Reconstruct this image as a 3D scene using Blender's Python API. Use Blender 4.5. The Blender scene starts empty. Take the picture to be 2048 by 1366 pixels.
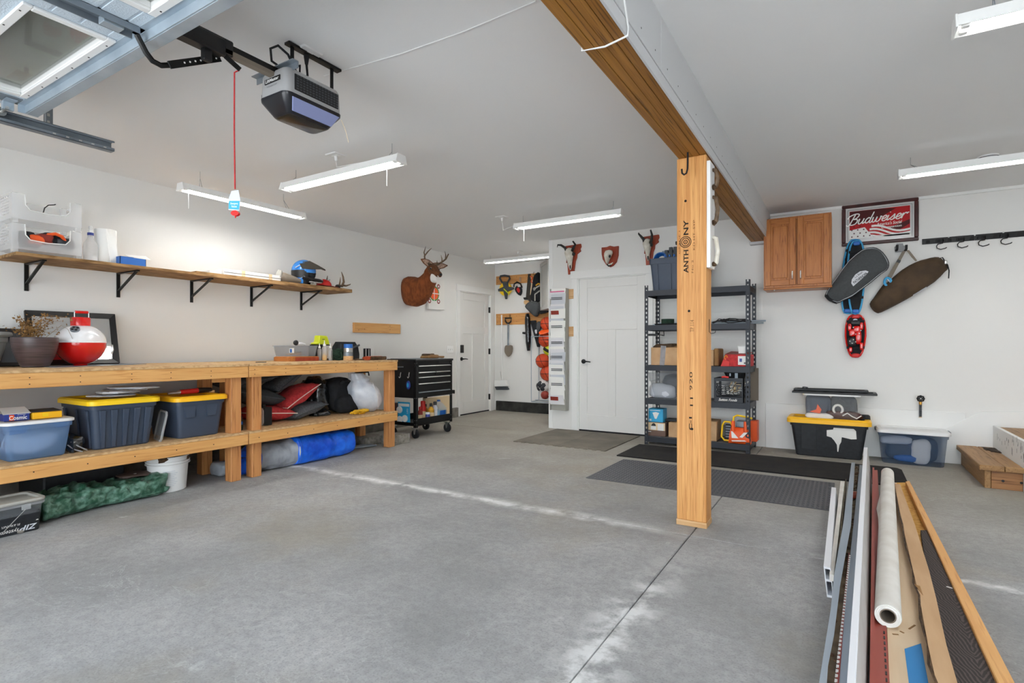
import bpy, bmesh, math, random
from mathutils import Vector as V, Matrix as M, noise
random.seed(7)
SC = bpy.context.scene; COL = SC.collection; PI = math.pi
# ------------------------------------------------------------------ camera, daylight, exposure
F, YAW, CY, H = 1080.0, 0.5504, 696.0, 1.11          # focal length in pixels, heading, horizon row, eye height
cd = bpy.data.cameras.new('camera'); cam = bpy.data.objects.new('camera', cd); COL.objects.link(cam)
cam.location = (0, 0, H); cam.rotation_euler = (PI/2, 0, YAW)
cd.sensor_width = 36; cd.lens = 36*F/2048; cd.shift_y = (CY-683)/2048; cd.clip_start = .05; SC.camera = cam
w = bpy.data.worlds.new('overcast'); SC.world = w; w.use_nodes = True
w.node_tree.nodes['Background'].inputs[0].default_value = (.86, .94, 1, 1)
w.node_tree.nodes['Background'].inputs[1].default_value = 2.9
sl = bpy.data.lights.new('bounce_sun', 'SUN'); sl.energy = 9; sl.angle = .02; so = bpy.data.objects.new('bounce_sun', sl); COL.objects.link(so)
so.rotation_euler = V((-.25, -.6, -.8)).to_track_quat('-Z', 'Y').to_euler()   # added, high behind the house: lights the driveway so its bounce lifts the ceiling
LAMP = 18.0                                             # radiance of the fluorescent tubes
vs = SC.view_settings; vs.view_transform = 'Standard'; vs.look = 'None'; vs.gamma = 1; vs.use_curve_mapping = False
vs.exposure = 1.3
SC.cycles.max_bounces = 10; SC.cycles.diffuse_bounces = 6; SC.cycles.transparent_max_bounces = 12
SC.cycles.use_denoising = True; SC.cycles.sample_clamp_indirect = 6
# ------------------------------------------------------------------ picture -> place
FW = V((-math.sin(YAW), math.cos(YAW), 0)); RT = V((math.cos(YAW), math.sin(YAW), 0)); EYE = V((0, 0, H))
def ray(x, y): return FW+RT*((x-1024)/F)+V((0, 0, (CY-y)/F))
def PZ(x, y, z=0): d = ray(x, y); return EYE+d*((z-H)/d.z)
def PX(x, y, X): d = ray(x, y); return EYE+d*(X/d.x)
def PY(x, y, Y): d = ray(x, y); return EYE+d*(Y/d.y)
def PT(x, y, t): return EYE+ray(x, y)*t
XL, YB, YA, ZC = -5.33, 6.65, 8.10, 2.60               # left wall, back wall, alcove wall, ceiling
def FR(o, u, v):
    u = V(u).normalized(); v = V(v).normalized(); n = u.cross(v)
    return M(((u.x, v.x, n.x, o[0]), (u.y, v.y, n.y, o[1]), (u.z, v.z, n.z, o[2]), (0, 0, 0, 1)))
def fx(x, y, z): return FR((x, y, z), (0, 1, 0), (0, 0, 1))     # faces +X (left wall): right = +Y, up = Z
def fy(x, y, z): return FR((x, y, z), (1, 0, 0), (0, 0, 1))     # faces -Y (back wall): right = +X, up = Z
def rz(o, a): return M.Translation(V(o))@M.Rotation(a, 4, 'Z')
def lwp(pts, X=XL): return [(PX(a, b, X).y, PX(a, b, X).z) for a, b in pts]
def bwp(pts, Y=YB): return [(PY(a, b, Y).x, PY(a, b, Y).z) for a, b in pts]
# ------------------------------------------------------------------ meshes
class MB:
    def __init__(s, T=None): s.v = []; s.f = []; s.T = T or M()
    def add(s, vs, fs):
        b = len(s.v); s.v += [s.T@V(p) for p in vs]; s.f += [tuple(b+i for i in f) for f in fs]; return s
    def box(s, x0, x1, y0, y1, z0, z1):
        return s.add([(x, y, z) for z in (z0, z1) for y in (y0, y1) for x in (x0, x1)],
                     [(0, 2, 3, 1), (4, 5, 7, 6), (0, 1, 5, 4), (2, 6, 7, 3), (0, 4, 6, 2), (1, 3, 7, 5)])
    def cb(s, c, d): return s.box(c[0]-d[0]/2, c[0]+d[0]/2, c[1]-d[1]/2, c[1]+d[1]/2, c[2]-d[2]/2, c[2]+d[2]/2)
    def prism(s, poly, d0, d1, ax='z'):
        g = {'z': lambda a, b, d: (a, b, d), 'y': lambda a, b, d: (a, d, b), 'x': lambda a, b, d: (d, a, b)}[ax]
        n = len(poly)
        return s.add([g(a, b, d0) for a, b in poly]+[g(a, b, d1) for a, b in poly],
                     [tuple(range(n))[::-1], tuple(range(n, 2*n))]+[(i, (i+1) % n, n+(i+1) % n, n+i) for i in range(n)])
    def slab(s, q, down):                                     # four (or more) points, pushed along a vector
        n = len(q); d = V(down)
        return s.add([V(p) for p in q]+[V(p)+d for p in q],
                     [tuple(range(n)), tuple(range(n, 2*n))[::-1]]+[(i, (i+1) % n, n+(i+1) % n, n+i) for i in range(n)])
    def rings(s, R, cap=True, loop=False):
        n = len(R[0]); vs = [p for r in R for p in r]; k = len(R); fs = []
        for i in range(k if loop else k-1):
            a, b = i*n, ((i+1) % k)*n
            fs += [(a+j, a+(j+1) % n, b+(j+1) % n, b+j) for j in range(n)]
        if cap and not loop: fs += [tuple(range(n))[::-1], tuple(range((k-1)*n, k*n))]
        return s.add(vs, fs)
    def tube(s, pts, r, n=8, cap=True, loop=False, up=(0, 0, 1)):
        pts = [V(p) for p in pts]; k = len(pts); rr = r if isinstance(r, (list, tuple)) else [r]*k; R = []; pa = None
        for i, p in enumerate(pts):
            t = (pts[(i+1) % k]-pts[i-1]) if loop else (pts[min(i+1, k-1)]-pts[max(i-1, 0)])
            t = t.normalized() if t.length > 1e-9 else V((0, 0, 1))
            if pa is None:
                a = V(up) if abs(t.dot(V(up))) < .95 else V((1, 0, 0))
                a = (a-t*a.dot(t)).normalized()
            else: a = (pa-t*pa.dot(t)).normalized()
            pa = a; b = t.cross(a); q = rr[i]; qa, qb = q if isinstance(q, tuple) else (q, q)
            R.append([p+a*(qa*math.cos(2*PI*j/n))+b*(qb*math.sin(2*PI*j/n)) for j in range(n)])
        return s.rings(R, cap, loop)
    def bar(s, a, b, w, h, up=(0, 0, 1)):                        # rectangular bar between two points
        a, b = V(a), V(b); t = (b-a).normalized(); u = V(up); u = (u-t*u.dot(t)).normalized(); c = t.cross(u)
        return s.rings([[p+c*(w/2*i)+u*(h/2*j) for i, j in ((1, 1), (-1, 1), (-1, -1), (1, -1))] for p in (a, b)])
    def lathe(s, prof, n=24, c=(0, 0, 0), cap=True):
        return s.rings([[(c[0]+r*math.cos(2*PI*j/n), c[1]+r*math.sin(2*PI*j/n), c[2]+z) for j in range(n)] for r, z in prof], cap)
    def ell(s, c, r, n=14, m=8):
        r = (r, r, r) if not isinstance(r, tuple) else r
        return s.rings([[(c[0]+r[0]*math.sin(a)*math.cos(2*PI*j/n), c[1]+r[1]*math.sin(a)*math.sin(2*PI*j/n), c[2]+r[2]*math.cos(a)) for j in range(n)]
                        for a in [max(.02, min(PI-.02, PI*i/m)) for i in range(m+1)]])
    def rr(s, lev, k=4, cap=True):                              # loft of rounded rectangles: (z, half x, half y, radius[, cx, cy])
        R = []
        for L in lev:
            z, hx, hy, r = L[:4]; cx, cy = L[4:6] if len(L) > 4 else (0, 0); r = min(r, hx*.98, hy*.98); g = []
            for q, (sx, sy) in enumerate(((1, 1), (-1, 1), (-1, -1), (1, -1))):
                for i in range(k+1):
                    a = (q+i/k)*PI/2; g.append((cx+sx*(hx-r)+r*math.cos(a), cy+sy*(hy-r)+r*math.sin(a), z))
            R.append(g)
        return s.rings(R, cap)
    def blob(s, c, r, amp=.1, fq=3, n=28, m=18, sq=.6, seed=0, flat=None):   # crumpled soft body, squared off by sq
        R = []; sg = lambda x, e: math.copysign(abs(x)**e, x)
        for i in range(m+1):
            a = max(.03, min(PI-.03, PI*i/m)); g = []
            for j in range(n):
                b = 2*PI*j/n
                p = V((sg(math.sin(a), sq)*sg(math.cos(b), sq), sg(math.sin(a), sq)*sg(math.sin(b), sq), sg(math.cos(a), sq)))
                q = V((p.x*r[0], p.y*r[1], p.z*r[2])); w = q*fq+V((seed*7.3, seed*3.1, seed*1.7))
                d = noise.noise(w)+.5*noise.noise(w*2.3)+.3*abs(noise.noise(w*4.1))
                q = q*(1+amp*d)
                if flat is not None and q.z < flat: q.z = flat
                g.append(q+V(c))
            R.append(g)
        return s.rings(R)
    def pillow(s, w, d, h, T=None, n=14, amp=.02, seed=0):         # cushion in its own xy plane
        top, bot = [], []; T = T or M()
        for i in range(n+1):
            for j in range(n+1):
                u, v = 2*i/n-1, 2*j/n-1
                k = ((1-abs(u)**3)*(1-abs(v)**3))**.55 if max(abs(u), abs(v)) < 1 else 0
                px, py = u*w/2*(1-.10*(1-abs(v)**2)*(abs(u) > .99)), v*d/2*(1-.10*(1-abs(u)**2)*(abs(v) > .99))
                e = amp*noise.noise(V((u*2+seed*5, v*2, seed)))
                top.append(T@V((px, py, k*(h/2+e)))); bot.append(T@V((px, py, -k*(h/2-e))))
        N = n+1; fs = [(i*N+j, (i+1)*N+j, (i+1)*N+j+1, i*N+j+1) for i in range(n) for j in range(n)]; o = N*N
        return s.add(top+bot, fs+[tuple(o+q for q in f[::-1]) for f in fs])
ORG = {}
def prop(o, label=None, cat=None, group=None, kind=None):
    for k, x in (('label', label), ('category', cat), ('group', group), ('kind', kind)):
        if x: o[k] = x
    return o
def thing(name, label, cat, loc, group=None, kind=None):
    o = bpy.data.objects.new(name, None); COL.objects.link(o); o.location = loc; o.empty_display_size = .05
    ORG[o] = V(loc); return prop(o, label, cat, group, kind)
def ob(name, mb, mat, par=None, bev=0, ang=35, seg=1, label=None, dbl=False):
    me = bpy.data.meshes.new(name); org = ORG[par] if par is not None else V((0, 0, 0))
    if par is None and mb.v:
        xs = [p.x for p in mb.v]; ys = [p.y for p in mb.v]
        org = V(((min(xs)+max(xs))/2, (min(ys)+max(ys))/2, min(p.z for p in mb.v)))
    me.from_pydata([tuple(p-org) for p in mb.v], [], mb.f)
    bm = bmesh.new(); bm.from_mesh(me)
    if dbl: bmesh.ops.remove_doubles(bm, verts=bm.verts, dist=1e-5)
    bmesh.ops.recalc_face_normals(bm, faces=bm.faces)
    if bev:
        es = [e for e in bm.edges if len(e.link_faces) == 2 and e.calc_face_angle(0) > .6]
        bmesh.ops.bevel(bm, geom=es, offset=bev, segments=seg, affect='EDGES', profile=.6)
    bm.to_mesh(me); bm.free()
    for p in me.polygons: p.use_smooth = True
    me.set_sharp_from_angle(angle=math.radians(ang))
    if isinstance(mat, str): mat = MT[mat]
    me.materials.append(mat)
    o = bpy.data.objects.new(name, me); COL.objects.link(o); ORG[o] = org
    if par is None: o.location = org
    else: o.parent = par
    if label: o['label'] = label
    return o
def solo(name, label, cat, mb, mat, group=None, bev=0, **k):
    return prop(ob(name, mb, mat, None, bev, **k), label, cat, group)
def struct(name, mb, mat, bev=0, par=None, **k):
    o = ob(name, mb, mat, par, bev, **k)
    if par is None: o['kind'] = 'structure'
    return o
def dup(root, move, label=None, turn=0, name=None):
    def cp(o, p):
        c = o.copy(); COL.objects.link(c); ORG[c] = ORG.get(o, V())
        if p is not None: c.parent = p
        for ch in o.children: cp(ch, c)
        return c
    r = cp(root, None); r.location = V(root.location)+V(move); r.rotation_euler.z += turn
    if label: r['label'] = label
    return r
def text(name, s, mat, par, T, w, h, sh=0, ex=.0004, off=0, flip=False):
    cu = bpy.data.curves.new(name, 'FONT'); cu.body = s; cu.shear = sh; cu.offset = off; cu.align_x = 'CENTER'; cu.resolution_u = 3
    t = bpy.data.objects.new(name, cu); me = bpy.data.meshes.new_from_object(t); bpy.data.objects.remove(t)
    xs = [v.co.x for v in me.vertices]; ys = [v.co.y for v in me.vertices]; x0, x1, y0, y1 = min(xs), max(xs), min(ys), max(ys)
    org = ORG[par]
    for v in me.vertices:
        a = ((v.co.x-x0)/(x1-x0)-.5)*w; b = ((v.co.y-y0)/(y1-y0)-.5)*h
        v.co = T@V((a, b, ex))-org
    me.materials.clear(); me.materials.append(MT[mat] if isinstance(mat, str) else mat)
    o = bpy.data.objects.new(name, me); COL.objects.link(o); o.parent = par; ORG[o] = org; return o
# ------------------------------------------------------------------ materials
MT = {}
def hx(h):
    h = h.lstrip('#'); c = [int(h[i:i+2], 16)/255 for i in (0, 2, 4)]
    return tuple(x/12.92 if x <= .04045 else ((x+.055)/1.055)**2.4 for x in c)+(1,)
def mt(name, c, c2=None, s=6, st=(1, 1, 1), rough=.5, metal=0, bump=0, bs=None, det=4, lo=.35, hi=.65, spec=.5, alpha=1, emit=0, trans=0, ior=1.45, dist=0, coat=0):
    m = bpy.data.materials.new(name); m.use_nodes = True; N = m.node_tree.nodes; L = m.node_tree.links; b = N['Principled BSDF']
    b.inputs['Base Color'].default_value = hx(c); b.inputs['Roughness'].default_value = rough; b.inputs['Metallic'].default_value = metal
    b.inputs['Specular IOR Level'].default_value = spec; b.inputs['Coat Weight'].default_value = coat
    if trans: b.inputs['Transmission Weight'].default_value = trans; b.inputs['IOR'].default_value = ior
    if emit: b.inputs['Emission Color'].default_value = hx(c); b.inputs['Emission Strength'].default_value = emit
    if c2 or bump:
        tc = N.new('ShaderNodeTexCoord'); mp = N.new('ShaderNodeMapping'); mp.inputs['Scale'].default_value = st
        L.new(tc.outputs['Object'], mp.inputs[0]); nz = N.new('ShaderNodeTexNoise'); nz.inputs['Scale'].default_value = s
        nz.inputs['Detail'].default_value = det; nz.inputs['Distortion'].default_value = dist; L.new(mp.outputs[0], nz.inputs['Vector'])
        if c2:
            r = N.new('ShaderNodeValToRGB'); e = r.color_ramp.elements; e[0].position = lo; e[1].position = hi
            e[0].color = hx(c); e[1].color = hx(c2); L.new(nz.outputs[0], r.inputs[0]); L.new(r.outputs[0], b.inputs['Base Color'])
        if bump:
            bn = N.new('ShaderNodeBump'); bn.inputs['Strength'].default_value = bump; bn.inputs['Distance'].default_value = .01
            if bs:
                n2 = N.new('ShaderNodeTexNoise'); n2.inputs['Scale'].default_value = bs; n2.inputs['Detail'].default_value = 6
                L.new(mp.outputs[0], n2.inputs['Vector']); L.new(n2.outputs[0], bn.inputs['Height'])
            else: L.new(nz.outputs[0], bn.inputs['Height'])
            L.new(bn.outputs[0], b.inputs['Normal'])
    if alpha < 1:
        tl = N.new('ShaderNodeBsdfTranslucent'); tl.inputs[0].default_value = hx(c); m0 = N.new('ShaderNodeMixShader'); m0.inputs[0].default_value = .5 if rough > .1 else 0
        L.new(b.outputs[0], m0.inputs[1]); L.new(tl.outputs[0], m0.inputs[2]); b = m0
        t = N.new('ShaderNodeBsdfTransparent'); mx = N.new('ShaderNodeMixShader'); mx.inputs[0].default_value = alpha
        L.new(t.outputs[0], mx.inputs[1]); L.new(b.outputs[0], mx.inputs[2]); L.new(mx.outputs[0], N['Material Output'].inputs[0])
    MT[name] = m; return m
def wood(name, c, c2, ax, s=26, rough=.55, along=.05, dark=None, lo=.3, hi=.7, dist=.8):
    st = [1, 1, 1]; st['xyz'.index(ax)] = along
    m = mt(name, c, c2, s, tuple(st), rough, bump=.12, lo=lo, hi=hi, det=5, dist=dist)
    if dark:                                                    # sparse dark streaks of late wood
        N = m.node_tree.nodes; L = m.node_tree.links; b = N['Principled BSDF']; mp = [n for n in N if n.type == 'MAPPING'][0]
        old = b.inputs['Base Color'].links[0].from_socket
        n2 = N.new('ShaderNodeTexNoise'); n2.inputs['Scale'].default_value = s*3.1; n2.inputs['Detail'].default_value = 3; L.new(mp.outputs[0], n2.inputs['Vector'])
        r = N.new('ShaderNodeValToRGB'); r.color_ramp.elements[0].position = .56; r.color_ramp.elements[1].position = .68
        L.new(n2.outputs[0], r.inputs[0]); mx = N.new('ShaderNodeMix'); mx.data_type = 'RGBA'
        L.new(r.outputs[0], mx.inputs[0]); L.new(old, mx.inputs[6]); mx.inputs[7].default_value = hx(dark); L.new(mx.outputs[2], b.inputs['Base Color'])
    return m
def wall_mat(name, c, bump=.05):
    return mt(name, c, None, 90, rough=.75, bump=bump, spec=.25)
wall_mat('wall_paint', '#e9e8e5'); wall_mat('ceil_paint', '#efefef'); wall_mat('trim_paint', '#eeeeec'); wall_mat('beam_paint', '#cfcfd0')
mt('door_paint', '#e6e5e2', rough=.45); mt('driveway', '#cdcdcd', '#bcbcbc', 3, rough=.95); mt('black_metal', '#151515', rough=.4, metal=.4); mt('black_plastic', '#121214', rough=.45)
mt('black_rubber', '#17171a', rough=.8); mt('dark_curb', '#3a3936', '#23221f', 9, rough=.9, bump=.3); mt('curb', '#8b877f', '#6c6860', 9, rough=.95, bump=.3)
mt('galv', '#b9c6d0', '#a3b1bd', 5, rough=.42, metal=.45); mt('galv_dark', '#8f98a0', '#737b83', 6, rough=.42, metal=.45)
mt('steel', '#c9c9c7', rough=.3, metal=.9); mt('white_enamel', '#f2f2f0', rough=.35); mt('white_plastic', '#e9e9e8', rough=.45)
mt('gray_plastic', '#9b9c9e', rough=.5); mt('tube_glow', '#fffefb', emit=LAMP); mt('door_skin', '#c8d5e0', None, 160, rough=.5, bump=.35)
wood('fir_x', '#d9a05e', '#c4874a', 'x', dark='#a9672f'); wood('fir_y', '#dfab69', '#d39a58', 'y', dark='#c58a4a'); wood('fir_z', '#cf935a', '#b97b46', 'z', dark='#9c5f30')
wood('post_z', '#dfa663', '#c88745', 'z', s=62, dark='#b0702f', along=.022, dist=.7, lo=.36, hi=.64); wood('lvl_y', '#a8742f', '#8a591c', 'y', s=40, dark='#5d3a10', along=.02)
wood('oak_z', '#bf7a3c', '#a9642a', 'z', s=40, dark='#87481a', along=.05, rough=.35); wood('oak_x', '#bf7a3c', '#a9642a', 'x', s=40, dark='#87481a', along=.05, rough=.35)
wood('pale_x', '#d8b183', '#c79a66', 'x', dark='#b98a55'); wood('birch_y', '#e0c8a8', '#d3b691', 'y', s=14, along=.12)
wood('deck_y', '#4b403d', '#342b29', 'y', s=22, along=.22, dark='#241d1c', dist=2.2, rough=.75, lo=.42, hi=.58)
mt('osb', '#d0ad80', '#b48f62', 55, rough=.85, bump=.25, det=2, st=(1, .5, 1), lo=.4, hi=.62); mt('osb_gold', '#dcae5c', '#c08a3a', 40, rough=.8, bump=.2, det=2)
mt('osb_shelf', '#a98458', '#77562f', 26, rough=.85, bump=.3, det=3, st=(1, .3, 1), lo=.38, hi=.62)
mt('cardboard', '#c3a07a', '#b6926b', 12, rough=.85, st=(1, .2, 1)); mt('cardboard_d', '#9a7348', '#86613a', 12, rough=.9)
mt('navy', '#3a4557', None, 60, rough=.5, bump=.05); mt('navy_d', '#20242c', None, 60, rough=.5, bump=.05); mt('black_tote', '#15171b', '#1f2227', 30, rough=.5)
mt('yellow_lid', '#ffd21c', rough=.45); mt('amber_lid', '#ffc01a', rough=.45)
mt('clear', '#eef2f4', rough=.25, alpha=.16); mt('clear_hazy', '#fbfcfd', rough=.35, alpha=.33); mt('clear_gray', '#b9bfc6', rough=.3, alpha=.36)
mt('blue_hazy', '#86abd8', rough=.35, alpha=.62); mt('blue_clear', '#5d779c', rough=.3, alpha=.42); mt('glass', '#8e938a', rough=.03, alpha=.30)
mt('mirror', '#d5dade', rough=.04, metal=1); mt('white_paper', '#f3f2ee', rough=.85, bump=.05, s=30); mt('paper2', '#e4e3e6', rough=.8); mt('paper3', '#cfd2d8', rough=.8)
mt('red_gloss', '#d4120e', rough=.16, coat=.5); mt('white_gloss', '#efeff2', rough=.16, coat=.5); mt('red', '#cc1f1a', rough=.5); mt('red_fab', '#c8383a', '#a92c2f', 40, rough=.9, bump=.1)
mt('gray_fab', '#63666a', '#4c4e52', 70, rough=.95, bump=.2); mt('dgray_fab', '#484b4d', '#424547', 60, rough=.9, bump=.15); mt('piping', '#e6d6c8', rough=.8)
mt('black_fab', '#1b1d22', '#101114', 20, rough=.85, bump=.3); mt('black_bag', '#17181b', None, 16, rough=.18, bump=1.0, coat=.6); mt('white_bag', '#dfe3ea', '#c3cad6', 7, rough=.3, bump=1.0, bs=13)
mt('clear_bag', '#d8d8dc', '#9a9aa2', 20, rough=.2, bump=.8, alpha=.75)
mt('blue_tarp', '#0f4fd0', '#2277f4', 9, rough=.3, bump=.9, bs=18); mt('gray_tarp', '#a9adb3', '#8d9197', 9, rough=.35, bump=.55, bs=16)
mt('green_tarp', '#2c5641', '#6d9382', 26, rough=.28, bump=1.0, bs=22, st=(1, 1, 1), lo=.42, hi=.66); mt('tarp_edge', '#54433c', rough=.5)
mt('yellow_fab', '#f2c029', '#d9a415', 20, rough=.85); mt('brown_bag', '#4d3a26', '#3a2a1a', 9, rough=.8, bump=.35); mt('taupe', '#7d7265', rough=.85)
mt('blue', '#1d63b5', rough=.45); mt('blue_helm', '#2f7fd0', rough=.2, coat=.5); mt('cyan', '#29a6d6', rough=.4); mt('lime', '#c6d021', rough=.45); mt('orange', '#ee5a1a', rough=.5); mt('target_green', '#3d8a35', rough=.7); mt('dgreen', '#163524', '#0d2417', 40, rough=.9, bump=.4)
mt('gunmetal', '#4a4640', rough=.25, metal=.5); mt('amber', '#c9972c', rough=.3); mt('skin_deer', '#8a4a1f', '#6b3413', 30, rough=.9, bump=.35, st=(1, 1, .4)); mt('deer_face', '#7a4a28', '#5c3820', 40, rough=.9, bump=.2)
mt('fur_white', '#e9e6e0', rough=.95, bump=.4, s=50); mt('ear_in', '#c9ad98', '#a08070', 40, rough=.9); mt('antler', '#7b6248', '#4d3a28', 18, rough=.6); mt('horn', '#2b2723', '#171412', 30, rough=.55); mt('bone', '#e9e4d8', '#d1c9b8', 16, rough=.7, bump=.2)
wood('plaque', '#a5452a', '#8c341e', 'z', s=24, rough=.35); mt('soil', '#4a3a2c', '#2d2219', 30, rough=1); mt('dry', '#9a7442', '#6b4a26', 30, rough=.9)
mt('pot_gray', '#8c8f8d', rough=.55); mt('pot_brown', '#5a4a4c', '#3f3434', 30, rough=.35, st=(.2, .2, 4)); mt('mat_gray', '#7d766b', '#686258', 3, rough=.9, bump=.2, bs=120); mt('mat_black', '#25221f', '#18171a', 6, rough=1, bump=.6, bs=220)
mt('shelf_steel', '#272a31', rough=.45, metal=.3); mt('shelf_deck', '#6d7076', '#5b5e64', 20, rough=.8); mt('mail_gray', '#a9a79f', rough=.6); mt('red_board', '#9c4438', rough=.45); mt('siding', '#97a3af', rough=.5)
mt('mud', '#6f624e', '#4c4335', 14, rough=1, bump=.6); mt('pvc', '#e9ebf0', rough=.45); mt('pvc_face', '#c9c6c4', '#bdbab8', 5, rough=.6); mt('roll_paper', '#e9e6e0', '#dcd7cf', 8, rough=.9, bump=.2)
mt('blue_tape', '#2f86c6', rough=.7); mt('ink', '#1a1410', rough=.9); mt('ink_soft', '#6e4420', rough=.9); mt('basketball', '#c8431a', rough=.6, bump=.2, s=250); mt('brass', '#b98a3a', rough=.3, metal=.8)
mt('maroon', '#4a1a17', '#35110f', 12, rough=.3); mt('sign_silver', '#d5d3d2', rough=.25, metal=.3); mt('sign_dark', '#4c0f12', rough=.2); mt('sign_red', '#b4121b', rough=.2); mt('label_w', '#eceae6', rough=.6); mt('snow_blue', '#3f9fd0', rough=.35); mt('pink', '#d9447f', rough=.6)
mt('cab_gray', '#b9b8b4', rough=.5); mt('brown_box', '#6b5348', rough=.7); mt('stone', '#9a958c', '#6f6a62', 25, rough=1, bump=.5); mt('dark_red', '#8e2f22', rough=.5); mt('lens', '#8f98c4', rough=.4); mt('opener_base', '#1b1c22', rough=.3); mt('opener_pan', '#2a231b', rough=.25)
mt('opener_body', '#a4a4a5', rough=.4); mt('tread_gray', '#55565a', rough=.6); mt('dark_gray', '#43464a', rough=.6); mt('bark', '#5d4630', '#3b2a1b', 30, rough=1, bump=.6); mt('cream', '#e8cfa6', rough=.6); mt('nail', '#2a2320', rough=.6, metal=.5); mt('purple_blue', '#2b3d8f', rough=.4); mt('gap_dark', '#24221f', rough=1)
def floor_mat():
    m = bpy.data.materials.new('concrete'); m.use_nodes = True; N = m.node_tree.nodes; L = m.node_tree.links; b = N['Principled BSDF']
    tc = N.new('ShaderNodeTexCoord'); geo = N.new('ShaderNodeNewGeometry'); P = geo.outputs['Position']
    def nz(s, d, dist=0):
        n = N.new('ShaderNodeTexNoise'); n.inputs['Scale'].default_value = s; n.inputs['Detail'].default_value = d; n.inputs['Roughness'].default_value = .62; n.inputs['Distortion'].default_value = dist; L.new(P, n.inputs['Vector']); return n.outputs[0]
    def ramp(x, p0, p1, c0, c1):
        r = N.new('ShaderNodeValToRGB'); e = r.color_ramp.elements; e[0].position = p0; e[1].position = p1; e[0].color = c0; e[1].color = c1; L.new(x, r.inputs[0]); return r.outputs[0]
    def mix(f, a, c, mode='MIX'):
        x = N.new('ShaderNodeMix'); x.data_type = 'RGBA'; x.blend_type = mode
        if isinstance(f, float): x.inputs[0].default_value = f
        else: L.new(f, x.inputs[0])
        L.new(a, x.inputs[6])
        if isinstance(c, tuple): x.inputs[7].default_value = c
        else: L.new(c, x.inputs[7])
        return x.outputs[2]
    def mth(op, a, c=None, d=None):
        x = N.new('ShaderNodeMath'); x.operation = op
        for i, q in enumerate((a, c, d)):
            if q is None: continue
            if isinstance(q, (int, float)): x.inputs[i].default_value = q
            else: L.new(q, x.inputs[i])
        return x.outputs[0]
    sp = N.new('ShaderNodeSeparateXYZ'); L.new(P, sp.inputs[0]); X, Y = sp.outputs[0], sp.outputs[1]
    one = (1, 1, 1, 1); zero = (0, 0, 0, 1)
    base = ramp(nz(1.3, 9), .36, .64, hx('#919192'), hx('#adadad'))
    base = mix(mth('MULTIPLY', ramp(nz(26, 8), .40, .66, zero, one), .35), base, hx('#737475'))
    base = mix(mth('MULTIPLY', ramp(nz(110, 3), .50, .68, zero, one), .45), base, hx('#6c6d6e'))
    base = mix(mth('MULTIPLY', ramp(nz(.8, 5), .52, .66, zero, one), .38), base, hx('#958b78'))      # brownish traffic dirt
    bx = N.new('ShaderNodeMapRange'); L.new(Y, bx.inputs[0]); bx.inputs[1].default_value = 3.4; bx.inputs[2].default_value = 5.6
    base = mix(mth('MULTIPLY', bx.outputs[0], .42), base, hx('#a0967f'))                               # worn, dirty area at the back, with warm lamplight painted in
    wob = mth('MULTIPLY_ADD', nz(3, 4), .5, -.25)
    def band(co, at, wd):                                          # efflorescence along a joint
        d = mth('ABSOLUTE', mth('ADD', mth('SUBTRACT', co, at), mth('MULTIPLY', wob, .35))); r = N.new('ShaderNodeMapRange'); L.new(d, r.inputs[0]); r.inputs[1].default_value = wd; r.inputs[2].default_value = 0; return r.outputs[0]
    def lim(co, a, c):
        r = N.new('ShaderNodeMapRange'); L.new(co, r.inputs[0]); r.inputs[1].default_value = a; r.inputs[2].default_value = c; return r.outputs[0]
    e1 = mth('MULTIPLY', mth('MULTIPLY', band(X, -.76, .16), ramp(nz(7, 8), .44, .6, zero, one)), lim(Y, 3.0, 2.2))
    e2 = mth('MULTIPLY', mth('MULTIPLY', band(Y, 3.27, .09), ramp(nz(6, 8), .38, .62, zero, one)), lim(X, -.7, -1.4))
    e3 = mth('MULTIPLY', mth('MULTIPLY', band(Y, 3.31, .05), ramp(nz(9, 8), .38, .62, zero, one)), lim(X, -.2, .3))
    base = mix(mth('MINIMUM', mth('MULTIPLY', mth('ADD', mth('ADD', e1, e2), e3), 1.1), .85), base, hx('#dfe0e0'))
    cr = mth('MULTIPLY', ramp(nz(2.2, 6, 1.5), .492, .50, zero, one), ramp(nz(2.2, 6, 1.5), .50, .508, one, zero))
    cr = mth('MULTIPLY', mth('MULTIPLY', cr, ramp(nz(.55, 2), .5, .6, zero, one)), .3)
    base = mix(cr, base, hx('#cfd0d0'))
    sk = mth('MULTIPLY', ramp(nz(4.3, 9), .66, .74, zero, one), .5); base = mix(sk, base, hx('#c6c7c7'))
    L.new(base, b.inputs['Base Color']); b.inputs['Roughness'].default_value = .82; b.inputs['Specular IOR Level'].default_value = .3
    bn = N.new('ShaderNodeBump'); bn.inputs['Strength'].default_value = .25; bn.inputs['Distance'].default_value = .004; L.new(nz(70, 6), bn.inputs['Height']); L.new(bn.outputs[0], b.inputs['Normal'])
    MT['concrete'] = m
floor_mat()
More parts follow.
